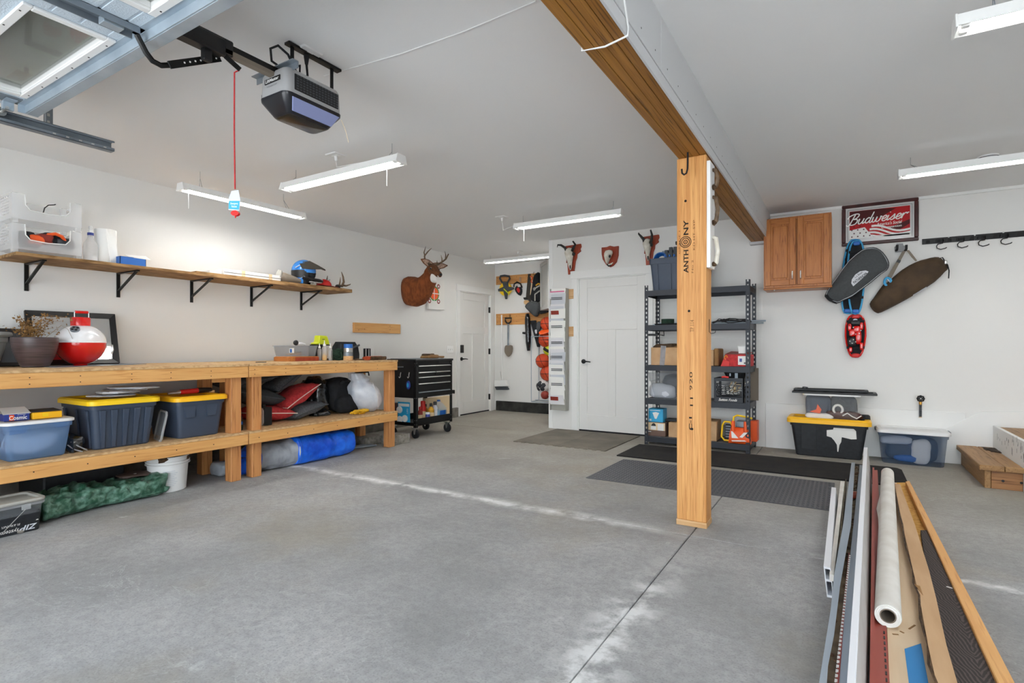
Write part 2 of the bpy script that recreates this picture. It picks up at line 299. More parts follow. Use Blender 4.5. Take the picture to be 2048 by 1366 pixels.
def deck_mat():
    m = MT['deck_y']; N = m.node_tree.nodes; L = m.node_tree.links; b = N['Principled BSDF']; tc = [n for n in N if n.type == 'TEX_COORD'][0]
    for l in list(b.inputs['Base Color'].links): L.remove(l)
    s = N.new('ShaderNodeSeparateXYZ'); L.new(tc.outputs['Object'], s.inputs[0]); nz = N.new('ShaderNodeTexNoise'); nz.inputs['Scale'].default_value = 7; nz.inputs['Detail'].default_value = 3; L.new(tc.outputs['Object'], nz.inputs['Vector'])
    def q(op, a, c):
        x = N.new('ShaderNodeMath'); x.operation = op
        for i, v in enumerate((a, c)):
            if isinstance(v, (int, float)): x.inputs[i].default_value = v
            elif v is not None: L.new(v, x.inputs[i])
        return x.outputs[0]
    xx = q('ABSOLUTE', q('SUBTRACT', s.outputs[0], q('MULTIPLY', s.outputs[1], .03)), None)
    ph = q('ADD', q('SUBTRACT', s.outputs[1], q('MULTIPLY', xx, 3.2)), q('MULTIPLY', nz.outputs[0], .22))
    v = q('SINE', q('MULTIPLY', ph, 150), None); r = N.new('ShaderNodeValToRGB'); e = r.color_ramp.elements; e[0].position = .0; e[1].position = .55; e[0].color = hx('#2a2221'); e[1].color = hx('#4f4441')
    L.new(v, r.inputs[0]); L.new(r.outputs[0], b.inputs['Base Color'])
deck_mat()
wood('cedar_y', '#a98254', '#8f693f', 'y', dark='#76532e'); wood('cedar_x', '#a8774a', '#90623a', 'x', dark='#744b2a')
# ------------------------------------------------------------------ the room
fl = MB(); fl.box(-5.6, 3.7, -1.5, 8.4, -.16, -.09); floor = struct('floor', fl, 'gap_dark')
xs = [-5.6, -.7755, 3.7]; ys = [-1.5, .15, 3.275, 6.2, 8.4]
for i in range(2):
    for j in range(4):
        m = MB(); g = .003; m.box(xs[i]+g, xs[i+1]-g, ys[j]+g, ys[j+1]-g, -.09, 0); ob('concrete_slab', m, 'concrete', floor, .004)
drv = MB(); drv.box(-16, 14, -22, -1.5, -.22, -.05); struct('ground', drv, 'driveway')
struct('ceiling', MB().box(-5.6, 3.7, -1.5, 8.4, ZC, ZC+.12), 'ceil_paint')
# left wall with door 1
D1a, D1b, DH = 7.06, 7.93, 2.03
wl = MB(); wl.box(XL-.14, XL, -1.5, D1a-.02, 0, ZC).box(XL-.14, XL, D1b+.02, YA+.1, 0, ZC).box(XL-.14, XL, D1a-.02, D1b+.02, DH+.02, ZC); struct('wall_left', wl, 'wall_paint')
def door(name, T, w, h, hinge_right, par_frames=True):
    """three panel craftsman door; local x right, y up, z out"""
    m = MB(T); th = -.02
    m.box(0, w, .012, h, -.06, th-.012)
    st = .115; cuts = [(st, w-st, h-.12, h), (st, w-st, .012, .22), (st, w-st, h-.68, h-.56), (0, st, .012, h), (w-st, w, .012, h), (w/2-.055, w/2+.055, .22, h-.68)]
    for x0, x1, y0, y1 in cuts: m.box(x0, x1, y0, y1, -.045, th)
    d = struct(name, MB(T).box(-.012, w+.012, 0, h+.012, -.10, -.062), 'door_paint')
    leaf = ob('door_leaf', m, 'door_paint', d, .003)
    c = MB(T); cw = .085
    c.box(-.012-cw, -.012, -.02, h+.012, -.001, .018).box(w+.012, w+.012+cw, -.02, h+.012, -.001, .018)
    ob('casing', c, 'trim_paint', d, .002)
    ob('head_casing', MB(T).box(-.012-cw-.015, w+.012+cw+.015, h+.012, h+.012+cw*1.2, -.001, .024), 'trim_paint', d, .002)
    j = MB(T); j.box(-.012, 0, 0, h+.012, -.06, .004).box(w, w+.012, 0, h+.012, -.06, .004).box(0, w, h, h+.012, -.06, .004); ob('jamb', j, 'trim_paint', d)
    ob('door_sweep', MB(T).box(.0, w, .0, .02, -.055, -.012), 'black_rubber', d)
    hxp = w+.002 if hinge_right else -.002
    for y in (.25, 1.05, h-.25):
        ob('hinge', MB(T).box(hxp-.010, hxp+.010, y-.05, y+.05, -.022, .008), 'black_metal', d, .002)
    kx = .065 if hinge_right else w-.065; sg = 1 if hinge_right else -1
    hn = MB(T@M.Translation((kx, .93, -.02))); hn.lathe([(.03, 0), (.03, .012), (.012, .014), (.012, .05), (.001, .051)], 18)
    hd = ob('door_handle', hn, 'black_metal', d)
    ob('lever', MB(T).tube([(kx, .93, .026), (kx+sg*.05, .932, .03), (kx+sg*.115, .925, .026)], [.010, .009, .007], 8), 'black_metal', hd)
    return d, T, kx
d1, T1, kx = door('door_1', fx(XL, D1a, 0), D1b-D1a, DH, True)
ob('keypad_lock', MB(T1).box(kx-.033, kx+.033, 1.03, 1.16, -.02, .012), 'black_plastic', d1, .006)
# back wall with door 2
D2a, D2b = -3.03, -2.115
wb = MB(); wb.box(-3.48, D2a-.02, YB, YB+.12, 0, ZC).box(D2b+.02, 3.7, YB, YB+.12, 0, ZC).box(D2a-.02, D2b+.02, YB, YB+.12, DH+.02, ZC); struct('wall_back', wb, 'wall_paint')
door('door_2', fy(D2a, YB, 0), D2b-D2a, DH, True)
struct('wall_partition', MB().box(-3.48, -3.36, YB+.12, YA+.1, 0, ZC), 'wall_paint')
struct('wall_alcove', MB().box(XL-.14, -3.36, YA, YA+.12, 0, ZC), 'wall_paint')
struct('wall_right', MB().box(3.5, 3.64, -1.5, YB, 0, ZC), 'wall_paint')
wf = MB(); wf.box(XL, -3.75, -1.5, -1.36, 0, ZC).box(-1.05, -.35, -1.5, -1.36, 0, ZC).box(2.4, 3.5, -1.5, -1.36, 0, ZC).box(-3.75, -1.05, -1.5, -1.36, 2.25, ZC).box(-.35, 2.4, -1.5, -1.36, 2.25, ZC)
struct('wall_front', wf, 'wall_paint')
struct('baseboard_left', MB().box(XL, XL+.05, -1.36, 6.96, 0, .15), 'curb', .004)
cb = MB(); cb.box(XL+.05, -3.48, YA-.05, YA, 0, .17); struct('baseboard_alcove', cb, 'dark_curb', .006)
struct('trim_1', MB().box(-.70, 3.5, YB-.02, YB, ZC-.028, ZC), 'trim_paint', .002)
struct('trim_2', MB().box(-3.482, -3.42, YB-.004, YB, .005, ZC), 'trim_paint', .001)
p0 = PY(1531, 806, YB-.012)
struct('baseboard_back', MB().box(p0.x, .99, YB-.012, YB, 0, p0.z), 'trim_paint', .003)
sp = bwp([(1860, 872), (1960, 823), (2100, 823)]); zb = 0
struct('trim_3', MB().prism([(sp[0][0], 0), (sp[0][0], sp[0][1])]+[sp[1], sp[2], (sp[2][0], 0)], YB-.022, YB-.002, 'y'), 'trim_paint', .003)
for k, z in enumerate([.78, .93, 1.08, 1.23, 1.38, 1.53]):         # painted board joints behind the shelf
    struct('trim_%d' % (k+4), MB().box(-1.95, -.78, YB-.004, YB, z, z+.143), 'wall_paint', .0015)
# beam and post
BX0, BX1, BZ = -.885, -.712, 2.30
beam = prop(thing('beam', None, None, ((BX0+BX1)/2, 3, BZ), kind='structure'))
for k in range(4):
    a = BX0+(BX1-BX0)*k/4; ob('laminated_board', MB().box(a+.001, a+(BX1-BX0)/4-.001, -1.36, YB, BZ+(.002 if k % 2 else 0), ZC), 'lvl_y', beam, .0015)
m = MB()
for y0, y1 in ((-1.36, 2.41), (2.414, 4.85), (4.854, YB)): m.box(BX1+.001, BX1+.016, y0, y1, BZ+.055, ZC)
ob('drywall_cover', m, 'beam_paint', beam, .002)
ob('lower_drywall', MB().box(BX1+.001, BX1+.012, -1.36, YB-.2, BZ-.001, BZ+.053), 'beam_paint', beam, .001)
ob('end_trim', MB().box(BX0-.012, BX1+.017, YB-.09, YB, BZ-.03, BZ-.001), 'beam_paint', beam, .002)
m = MB(); random.seed(3)
for k in range(26): m.lathe([(.004, 0), (.001, .001)], 6, (0, 0, 0)) if 0 else m.box(BX1+.0155, BX1+.0168, .8+k*.19, .806+k*.19, BZ+.10, BZ+.106)
ob('nail_head', m, 'nail', beam)['kind'] = 'stuff'
pA, pB = PZ(1170, 100, BZ-.004), PZ(1250, 73, BZ-.004)
solo('beam_wire', 'thin white wire strapped under the timber beam', 'wire', MB().tube([(BX0-.004, pA.y, ZC-.02), (BX0-.004, pA.y, BZ-.004), ((BX0+BX1)/2, (pA.y+pB.y)/2+.02, BZ-.005), (BX1+.014, pB.y, BZ-.004), (BX1+.02, pB.y-.01, BZ+.02), (BX1+.02, pB.y-.15, ZC-.03)], .004, 6), 'white_plastic')
QX0, QX1, QY0, QY1 = -.895, -.716, 3.445, 3.59
post = thing('column', None, None, ((QX0+QX1)/2, (QY0+QY1)/2, 0), kind='structure')
ob('post_timber', MB().box(QX0, QX1, QY0, QY1, .035, BZ), 'post_z', post, .004)
ob('base_block', MB().box(QX0-.003, QX1+.003, QY0-.003, QY1, 0, .035), 'pale_x', post, .002)
up_ = FR((0, QY0, 0), (0, 0, 1), (-1, 0, 0))                       # lettering reads upward on the camera side
def pt(px, py): return PY(px, py, QY0)
def ptext(s, x, y0, y1, w, mat='ink', off=0, name='printed_lettering'):
    a, b = pt(x, y0), pt(x, y1); c = (a+b)/2
    text(name, s, mat, post, FR((c.x, QY0, c.z), (0, 0, 1), (-1, 0, 0)), abs(a.z-b.z), w, off=off, ex=.0006)
ptext('ANTH', 1372, 500, 546, .03, off=.02); ptext('NY', 1372, 440, 470, .03, off=.02); ptext('9', 1382, 771, 780, .018); ptext('2', 1382, 757, 768, .018); ptext('0', 1382, 744, 755, .018); ptext('11', 1383, 795, 812, .018)
c = pt(1371, 484)
m = MB(fy(c.x, QY0, c.z))
for r in (.011, .024, .034):
    m.tube([(r*math.cos(a), r*math.sin(a), .0006) for a in [2*PI*i/20 for i in range(20)]], .0022, 4, loop=True)
m.box(-.003, .003, -.003, .003, 0, .001); ob('printed_rings', m, 'ink', post)
ptext('KD HT  SYP', 1388, 440, 500, .012, 'ink_soft'); ptext('GRADE 1', 1359, 462, 508, .008, 'ink_soft'); ptext('No 2', 1385, 520, 546, .01, 'ink_soft'); ptext('TP 114', 1384, 640, 664, .024, 'ink_soft'); ptext('C-1', 1381, 834, 860, .018, off=.03)
for (x, y) in ((1371, 402), (1378, 622), (1384, 858)):
    c = pt(x, y); ob('knot', MB(fy(c.x, QY0, c.z)).lathe([(.008, 0), (.006, .0012), (.001, .002)], 10), 'ink', post)
c = PZ(1370, 298, BZ)
c = V((c.x, 3.36, BZ))
solo('beam_hook', 'black bent utility hook screwed up into the beam at the post top', 'hook', MB().tube([c, c+V((0, 0, -.06)), c+V((-.001, 0, -.10)), c+V((-.008, 0, -.125)), c+V((-.022, 0, -.132)), c+V((-.034, 0, -.12)), c+V((-.036, 0, -.095))], .0055, 8), 'black_rubber')
c = PX(1415, 625, QX1)
solo('wire_hook', 'thin bent wire hook on the right side of the timber post', 'hook', MB().tube([(QX1+.002, 3.52, 1.29), (QX1+.002, 3.52, 1.21), (QX1+.012, 3.53, 1.2), (QX1+.03, 3.55, 1.205), (QX1+.036, 3.555, 1.23)], .002, 6), 'black_metal')
# antler plaque on the right side of the post
zt, zb = 2.26, PX(1414, 531, QX1+.02).z
pl = thing('antler_plaque', 'white board with three antler hooks on the side of the timber post', 'plaque', (QX1, 3.5, zb))
ob('backing_board', MB().box(QX1, QX1+.022, QY0+.006, QY1-.01, zb, zt), 'white_enamel', pl, .002)
for k, (z0, z1) in enumerate(((2.10, 2.22), (1.88, 2.05), (1.62, 1.80))):
    x = QX1+.022; zm = (z0+z1)/2
    ob('antler_hook', MB().tube([(x, 3.52, z1), (x+.02, 3.515, z1-.01), (x+.033, 3.51, zm), (x+.022, 3.515, z0+.02), (x, 3.52, z0)], [.011, .014, .012, .014, .016], 8), 'bone' if k == 2 else 'antler', pl)
    ob('burr', MB().ell((x+.008, 3.515, z0+.01), (.02, .02, .016), 10, 6), 'bark', pl)
# ------------------------------------------------------------------ garage door, raised under the ceiling
DZ = 2.38; GX0, GX1 = -3.66, -1.10; GC = -2.40
gd = thing('door_3', None, None, (GC, .6, DZ), kind='structure')
W1 = (-3.52, -2.555, .745, 1.045); W2 = (-2.235, -1.27, .745, 1.045)
def gsec(y0, y1, wins):
    m = MB(); z0, z1 = DZ, DZ+.045
    if wins:
        ya, yb = W1[2]+.02, W1[3]-.02
        for x0, x1 in ((GX0, W1[0]+.02), (W1[1]-.02, W2[0]+.02), (W2[1]-.02, GX1)): m.box(x0, x1, y0, y1, z0, z1)
        for x0, x1 in ((W1[0]+.02, W1[1]-.02), (W2[0]+.02, W2[1]-.02)): m.box(x0, x1, y0, ya, z0, z1).box(x0, x1, yb, y1, z0, z1)
        for x0, x1 in ((W1[1]+.015, GC-.035), (GC+.035, W2[0]-.015)):             # embossed ribs between the windows
            for k in range(5): m.box(x0, x1, .64+k*.092, .722+k*.092, z0-.004, z0)
    else: m.box(GX0, GX1, y0, y1, z0, z1)
    return ob('door_section', m, 'door_skin', gd, .0015)
gsec(.58, 1.10, True)
for k in range(3): gsec(.58-.53*(k+1), .576-.53*k, False)
for W in (W1, W2):
    x0, x1, y0, y1 = W; f = .032; m = MB()
    for (a, b, c, d) in ((x0, x1, y0, y0+f), (x0, x1, y1-f, y1), (x0, x0+f, y0+f, y1-f), (x1-f, x1, y0+f, y1-f)): m.box(a, b, c, d, DZ-.012, DZ)
    for (a, b, c, d) in ((x0+.022, x1-.022, y0+.022, y0+f), (x0+.022, x1-.022, y1-f, y1-.022), (x0+.022, x0+f, y0+f, y1-f), (x1-f, x1-.022, y0+f, y1-f)): m.box(a, b, c, d, DZ, DZ+.045)
    w = ob('window_frame', m, 'white_plastic', gd, .003)
    ob('pane', MB().box(x0+f, x1-f, y0+f, y1-f, DZ+.02, DZ+.024), 'glass', w)
    mm = MB(); mm.box(x0+f, x1-f, y0+f+.012, y0+f+.018, DZ+.03, DZ+.036)
    ob('pane', MB().box(x0+f, x1-f, y0+f, y1-f, DZ+.034, DZ+.037), 'glass', w)
    m = MB()
    for k in range(6):
        for yy in (y0+.011, y1-.011): m.cb((x0+.06+k*(x1-x0-.12)/5, yy, DZ-.0125), (.006, .006, .002))
    ob('screw', m, 'nail', w)['kind'] = 'stuff'
m = MB(); m.box(GC-.035, GC+.035, .05, 1.07, DZ-.006, DZ).box(GC-.035, GC-.031, .05, 1.05, DZ-.03, DZ).box(GC+.031, GC+.035, .05, 1.05, DZ-.03, DZ); ob('center_stile', m, 'galv_dark', gd, .001)
m = MB(); m.box(GX0, GX0+.09, .05, 1.06, DZ-.005, DZ); ob('end_stile', m, 'galv_dark', gd, .001)
m = MB(); m.box(GX0+.02, GX1, 1.045, 1.075, DZ-.006, DZ).box(GX0+.02, GX1, 1.072, 1.078, DZ-.045, DZ).box(GX0+.02, GX1, 1.078, 1.125, DZ-.047, DZ-.041).box(GX0+.02, GX1, 1.122, 1.128, DZ-.045, DZ+.005); ob('strut', m, 'galv', gd, .001)
ob('strut_end', MB().box(GX0+.014, GX0+.019, 1.045, 1.128, DZ-.046, DZ+.005), 'galv', gd)
m = MB(); m.box(GX0-.03, GX0+.07, .985, 1.03, DZ-.012, DZ-.006).box(GX0-.005, GX0+.02, .985, 1.03, DZ-.05, DZ-.006); br = ob('roller_bracket', m, 'galv', gd, .001)
ob('roller', MB(FR((GX0-.02, 1.0, DZ-.045), (0, 1, 0), (0, 0, 1))).lathe([(.008, .05), (.008, -.035), (.022, -.035), (.022, -.05), (.004, -.051)], 12), 'steel', br)
m = MB(); a = PX(272, 66, GC); m.box(GC-.022, GC+.022, .93, 1.0, DZ-.035, DZ-.006); ob('arm_bracket', m, 'galv', gd, .002)
m = MB(); x = -3.735; zt_ = 2.315
for yq in (0,):
    m.box(x-.028, x-.022, -1.2, 1.51, zt_-.03, zt_+.03).box(x-.028, x+.02, -1.2, 1.51, zt_+.026, zt_+.03).box(x-.028, x+.02, -1.2, 1.51, zt_-.03, zt_-.026).box(x+.016, x+.02, -1.2, 1.51, zt_-.03, zt_-.012).box(x+.016, x+.02, -1.2, 1.51, zt_+.02, zt_+.03)
tr = thing('door_track', 'galvanized horizontal roller track hung beside the raised garage door', 'track', (x, 0, zt_-.03))
ob('channel', m, 'galv_dark', tr, .001)
m = MB(); m.box(x-.034, x-.029, 1.19, 1.23, zt_-.02, ZC).box(x-.034, x, 1.19, 1.194, zt_+.03, ZC); ob('hanger_angle', m, 'galv_dark', tr)
m = MB()
for k in range(5): m.cb((x+.0205, 1.22+.06*k, zt_-.02), (.002, .014, .007))
for k in range(6): m.cb((x-.0285, 1.21, zt_+.05+k*.04), (.002, .012, .016))
ob('bolt', m, 'steel', tr)['kind'] = 'stuff'
# opener
OX = -2.33
op = thing('garage_door_opener', 'gray and black motor unit hung from the ceiling behind the raised door', 'door opener', (OX, 1.75, 2.2))
bx0, bx1, by0, by1 = -2.425, -2.215, 1.595, 1.93
cx, cy_ = (bx0+bx1)/2, (by0+by1)/2; hw, hd_ = (bx1-bx0)/2, (by1-by0)/2
ob('housing', MB().rr([(2.315, hw, hd_, .035, cx, cy_), (2.42, hw*.97, hd_*.98, .035, cx, cy_), (2.435, hw*.9, hd_*.93, .03, cx, cy_)], 5), 'opener_body', op)
ob('base_cover', MB().rr([(2.235, hw*.62, hd_*.70, .03, cx, cy_), (2.24, hw*.66, hd_*.74, .03, cx, cy_), (2.302, hw*1.01, hd_*1.01, .036, cx, cy_), (2.317, hw*1.02, hd_*1.02, .036, cx, cy_)], 5), 'opener_base', op)
ob('bottom_pan', MB().rr([(2.230, hw*.5, hd_*.62, .02, cx, cy_), (2.236, hw*.58, hd_*.68, .02, cx, cy_)], 4), 'opener_pan', op)
m = MB(); s0, s1 = .70, 1.012
q = [(cx+hw*.70+.003, cy_-hd_*.66, 2.245), (cx+hw*.70+.003, cy_+hd_*.70, 2.245), (cx+hw*1.0+.003, cy_+hd_*.86, 2.298), (cx+hw*1.0+.003, cy_-hd_*.80, 2.298)]
ob('light_lens', MB().slab(q, (-.01, 0, .004)), 'lens', op, .002)
g = ob('side_grille', MB().box(bx1-.002, bx1+.004, by0+.045, by1-.03, 2.335, 2.412), 'black_plastic', op, .003)
m = MB()
for i in range(14):
    for j in range(6): m.cb((bx1+.0045, by0+.06+i*.018, 2.343+j*.0125), (.002, .011, .006))
ob('grille_slot', m, 'dark_gray', g)['kind'] = 'stuff'
lp = ob('label_plate', MB().box(cx-.055, cx+.06, by0-.002, by0+.002, 2.375, 2.398), 'black_plastic', op)
text('label_lettering', 'LiftMaster', 'white_enamel', lp, fy(cx+.0025, by0-.002, 2.387), .10, .016, off=.02)
text('small_lettering', 'Professional 1/2 HP', 'dark_gray', op, fy(cx+.0, by0, 2.36), .075, .006, ex=.002)
ob('end_tab', MB().box(cx-.02, cx+.02, by1, by1+.012, 2.33, 2.36), 'black_plastic', op); ob('end_tab', MB().box(bx0-.008, bx0, by0+.02, by0+.05, 2.325, 2.35), 'black_plastic', op)
m = MB(); m.box(OX-.02, OX+.02, -1.3, 1.62, 2.425, 2.452); ob('rail', m, 'black_metal', op, .002)
ob('rail_underside', MB().box(OX-.012, OX+.022, -1.3, 1.6, 2.405, 2.425), 'taupe', op)
m = MB(); m.box(OX-.03, OX+.03, 1.16, 1.36, 2.39, 2.46).box(OX-.022, OX+.022, 1.10, 1.40, 2.40, 2.47).box(OX-.014, OX+.014, 1.27, 1.31, 2.34, 2.40); ob('trolley', m, 'black_plastic', op, .006)
A = [PX(274, 70, -2.37), PX(292, 105, -2.37), PX(305, 122, -2.37), PX(322, 131, -2.37), PX(342, 130, -2.37)]
arm = ob('door_arm', MB().tube(A, [(.012, .005)]*5, 6, up=(1, 0, 0)) if 0 else MB().tube(A, .011, 8), 'black_metal', op)
a2, b2 = PX(338, 130, -2.355), PX(440, 116, -2.355)
ob('arm_bar', MB().bar(a2, b2, .006, .03), 'black_metal', arm, .001)
m = MB()
for k in range(7):
    p = a2.lerp(b2, .28+k*.105); m.cb((p.x+.004, p.y, p.z), (.002, .006, .006))
ob('arm_hole', m, 'label_w', arm)['kind'] = 'stuff'
m = MB(); m.bar((OX+.02, 1.36, 2.39), (OX+.035, 1.42, 2.352), .004, .022); ob('release_lever', m, 'black_metal', op)
m = MB(); m.box(bx0-.06, bx0-.056, 1.62, 1.66, 2.44, 2.475) if 0 else None
m.bar((-2.50, 1.62, 2.455), (-2.18, 1.62, 2.455), .03, .004).bar((-2.50, 1.635, 2.44), (-2.18, 1.635, 2.44), .004, .03)
ob('rail_brace', m, 'galv_dark', op)
m = MB(); m.bar((-2.30, 1.66, 2.59), (-2.30, 1.98, 2.59), .035, .012).bar((-2.30, 1.69, 2.435), (-2.30, 1.69, 2.59), .02, .003, (1, 0, 0)).bar((-2.30, 1.93, 2.43), (-2.30, 1.93, 2.59), .02, .003, (1, 0, 0)); ob('hanger', m, 'black_metal', op)
oc = PZ(613, 105, ZC)
ob('power_cord', MB().tube([(oc.x, oc.y, ZC-.06), (oc.x-.005, oc.y+.01, ZC-.11), (oc.x-.03, oc.y-.02, ZC-.15), (-2.28, 1.72, 2.50), (-2.33, 1.66, 2.47), (-2.36, 1.62, 2.50), (-2.34, 1.60, 2.545), (-2.31, 1.62, 2.56), (-2.29, 1.66, 2.53), (-2.27, 1.70, 2.44)], .006, 8), 'black_rubber', op)
ob('plug', MB().tube([(oc.x, oc.y, ZC-.004), (oc.x, oc.y, ZC-.02), (oc.x, oc.y, ZC-.06)], [.012, .014, .008], 10), 'black_rubber', op)
m = MB(); p = V((bx1, by1-.01, 2.29)); m.tube([p, p+V((.01, .02, -.05)), p+V((.02, .03, -.11))], .0012, 4); ob('antenna_wire', m, 'cream', op)
def ceil_outlet(c, label, yaw=0):
    t = thing('ceiling_outlet', label, 'outlet', (c.x, c.y, ZC), 'white outlets on the ceiling')
    ob('cover_plate', MB(rz((c.x, c.y, ZC), yaw)).rr([(-.008, .055, .055, .006), (-.0005, .06, .06, .008)], 3), 'white_plastic', t)
    ob('receptacle', MB(rz((c.x, c.y, ZC), yaw)).cb((0, 0, -.009), (.07, .035, .003)), 'white_enamel', t, .002); return t
ceil_outlet(oc, 'white ceiling outlet that the door opener is plugged into')
solo('ceiling_wire', 'white wire stapled across the ceiling from the opener to the beam', 'wire', MB().tube([PZ(648, 152, ZC-.004), PZ(800, 108, ZC-.006), PZ(930, 62, ZC-.005), PZ(1072, 2, ZC-.004)], .003, 6), 'white_plastic')
rp = V((OX+.03, 1.42, 2.352)); px = PT(468, 130, 1); tq = (rp-EYE).dot(FW)
pa, pb = PT(468, 133, tq), PT(470, 378, tq)
rl = thing('release_rope', 'red emergency release rope with tag and red handle hanging from trolley', 'rope', pb-V((0, 0, .13)))
ob('cord', MB().tube([rp, pa.lerp(pb, .05)+V((.003, 0, 0)), pa.lerp(pb, .5)+V((-.002, 0, 0)), pb], .0035, 6), 'red_fab', rl)
tg = FR(PT(469, 398, tq), RT, (0, 0, 1))
s = tq/F
ob('paper_tag', MB(tg).prism([(-12*s, -22*s), (10*s, -24*s), (12*s, -2*s), (8*s, 18*s), (-6*s, 16*s), (-11*s, 2*s)], 0, .0012, 'z'), 'paper3', rl)
ob('blue_label', MB(tg).prism([(-11.4*s, -20*s), (9.4*s, -21.5*s), (11*s, -4*s), (-11*s, -4*s)], .0011, .0018, 'z'), 'cyan', rl)
text('tag_lettering', 'Emergency\nRelease', 'white_enamel', rl, tg@M.Translation((0, -12*s, .0016)), 15*s, 10*s)
ob('handle', MB(FR(PT(471, 427, tq), RT, (0, 0, 1))).rings([[(x*s*8, y*s*5.5, z) for x, y in [(math.cos(2*PI*i/12), math.sin(2*PI*i/12)) for i in range(12)]] for z in (-.008, .008)]).tube([(0, 6*s, 0), (0, -9*s, 0)], .003, 6), 'red_gloss', rl)
# ------------------------------------------------------------------ shop lights
def shop_light(label, c, ax, L, hang, pull=None, w=.115, two=True):
    u = V((1, 0, 0)) if ax == 'x' else V((0, 1, 0)); v = V((0, 0, 1)).cross(u); z = c[2]
    T = FR(c, u, v)
    t = thing('shop_light', label, 'ceiling light', c, 'hanging fluorescent shop lights')
    pr = [(-w/2, 0), (-w/2+.006, 0), (-.030, .036), (.030, .036), (w/2-.006, 0), (w/2, 0), (.036, .055), (-.036, .055)]
    m = MB(T); n = len(pr); h = L/2
    m.add([(-h, a, b) for a, b in pr]+[(h, a, b) for a, b in pr], [(i, (i+1) % n, n+(i+1) % n, n+i) for i in range(n)]+[tuple(range(n)), tuple(range(n, 2*n))[::-1]])
    ob('hood', m, 'white_enamel', t)
    for s in (-1, 1): ob('end_plate', MB(T).prism([(-w/2, -.004), (w/2, -.004), (.04, .058), (-.04, .058)], s*h-.003*s, s*h+.006*s, 'x'), 'white_enamel', t, .002)
    for s in (-1, 1):
        ob('tube', MB(T).tube([(-h+.045, s*.027, .018), (h-.045, s*.027, .018)], .0125, 12), 'tube_glow', t)
        for e in (-1, 1): ob('socket', MB(T).cb((e*(h-.03), s*.027, .014), (.03, .03, .03)), 'white_plastic', t, .004)
    for k, (p, q) in enumerate(hang):                               # p on fixture (local x), q ceiling point
        a, b = T@V((p, -.02, .055)), T@V((p, .02, .055)); q = V(q); kq = q-V((0, 0, .06*(ZC-z)/.2))
        ob('hanging_wire', MB().tube([a, kq, q], .0016, 5).tube([b, kq], .0016, 5), 'galv_dark', t)
    if pull is not None: ob('pull_chain', MB(T).tube([(pull, .0, .0), (pull, 0, -.14)], .0022, 5), 'white_plastic', t)
    return t
shop_light('white shop light running along the left wall above the wall shelf', V((-4.62, 2.93, 2.405)), 'y', 1.17, [(-.42, PZ(400, 343, ZC)), (.42, PZ(567, 388, ZC))], -.52)
shop_light('white shop light hung across the room behind the red release rope', V((-3.25, 2.79, 2.395)), 'x', 1.27, [(-.53, PZ(592, 340, ZC)), (.53, PZ(784, 287, ZC))], .5)
shop_light('white shop light hung across the room in front of the skull plaques', V((-2.43, 5.02, 2.40)), 'x', 1.20, [(-.49, PZ(1046, 432, ZC)), (.49, PZ(1227, 402, ZC))], -.5)
shop_light('white shop light over the alcove with the hanging tools', V((-4.06, 6.85, 2.405)), 'x', 1.24, [(-.5, PZ(981, 511, ZC)), (.5, (-3.56, 6.9, ZC))], None)
shop_light('white shop light in front of the red beer sign', V((.98, 5.05, 2.405)), 'x', 1.24, [(-.5, PZ(1821, 315, ZC)), (.5, (1.47, 5.1, ZC))], None)
shop_light('white shop light at the top right near the camera', V((1.01, 2.83, 2.40)), 'x', 1.24, [(-.5, (.51, 2.85, ZC)), (.5, (1.5, 2.85, ZC))], None)
def cordset(c, pts, label, name='light_cord'):
    t = ceil_outlet(c, label)
    ob('power_cord', MB().tube([(c.x, c.y, ZC-.01), (c.x, c.y, ZC-.05)]+pts, .0032, 6), 'white_plastic', t)
    ob('plug', MB().tube([(c.x, c.y, ZC-.012), (c.x, c.y, ZC-.045)], [.014, .009], 8), 'white_plastic', t)
c = PZ(672, 310, ZC); cordset(c, [(c.x+.02, c.y-.01, ZC-.10), (-3.2, 2.79, 2.475), (-2.8, 2.79, 2.455)], 'white ceiling outlet above the light behind the release rope')
c = PZ(1004, 434, ZC); cordset(c, [c+V((.01, 0, -.1)), c+V((.03, -.02, -.16)), c+V((.10, -.05, -.15)), (-3.03, 5.02, 2.44)], 'white ceiling outlet with a looped cord left of the skull plaques')
c = PZ(1036, 502, ZC); cordset(c, [(-4.0, 6.85, 2.465)], 'white ceiling outlet above the alcove light')
c = PZ(1976, 312, ZC)
sd = thing('smoke_detector', 'round white smoke detector on the ceiling above the right light', 'smoke detector', (c.x, c.y, ZC-.04))
ob('housing', MB().lathe([(.03, -.045), (.055, -.04), (.065, -.02), (.068, -.001)], 24, (c.x, c.y, ZC)), 'white_plastic', sd)
ob('vent_ring', MB().lathe([(.0665, -.019), (.0672, -.014)], 24, (c.x, c.y, ZC), False), 'dark_gray', sd)
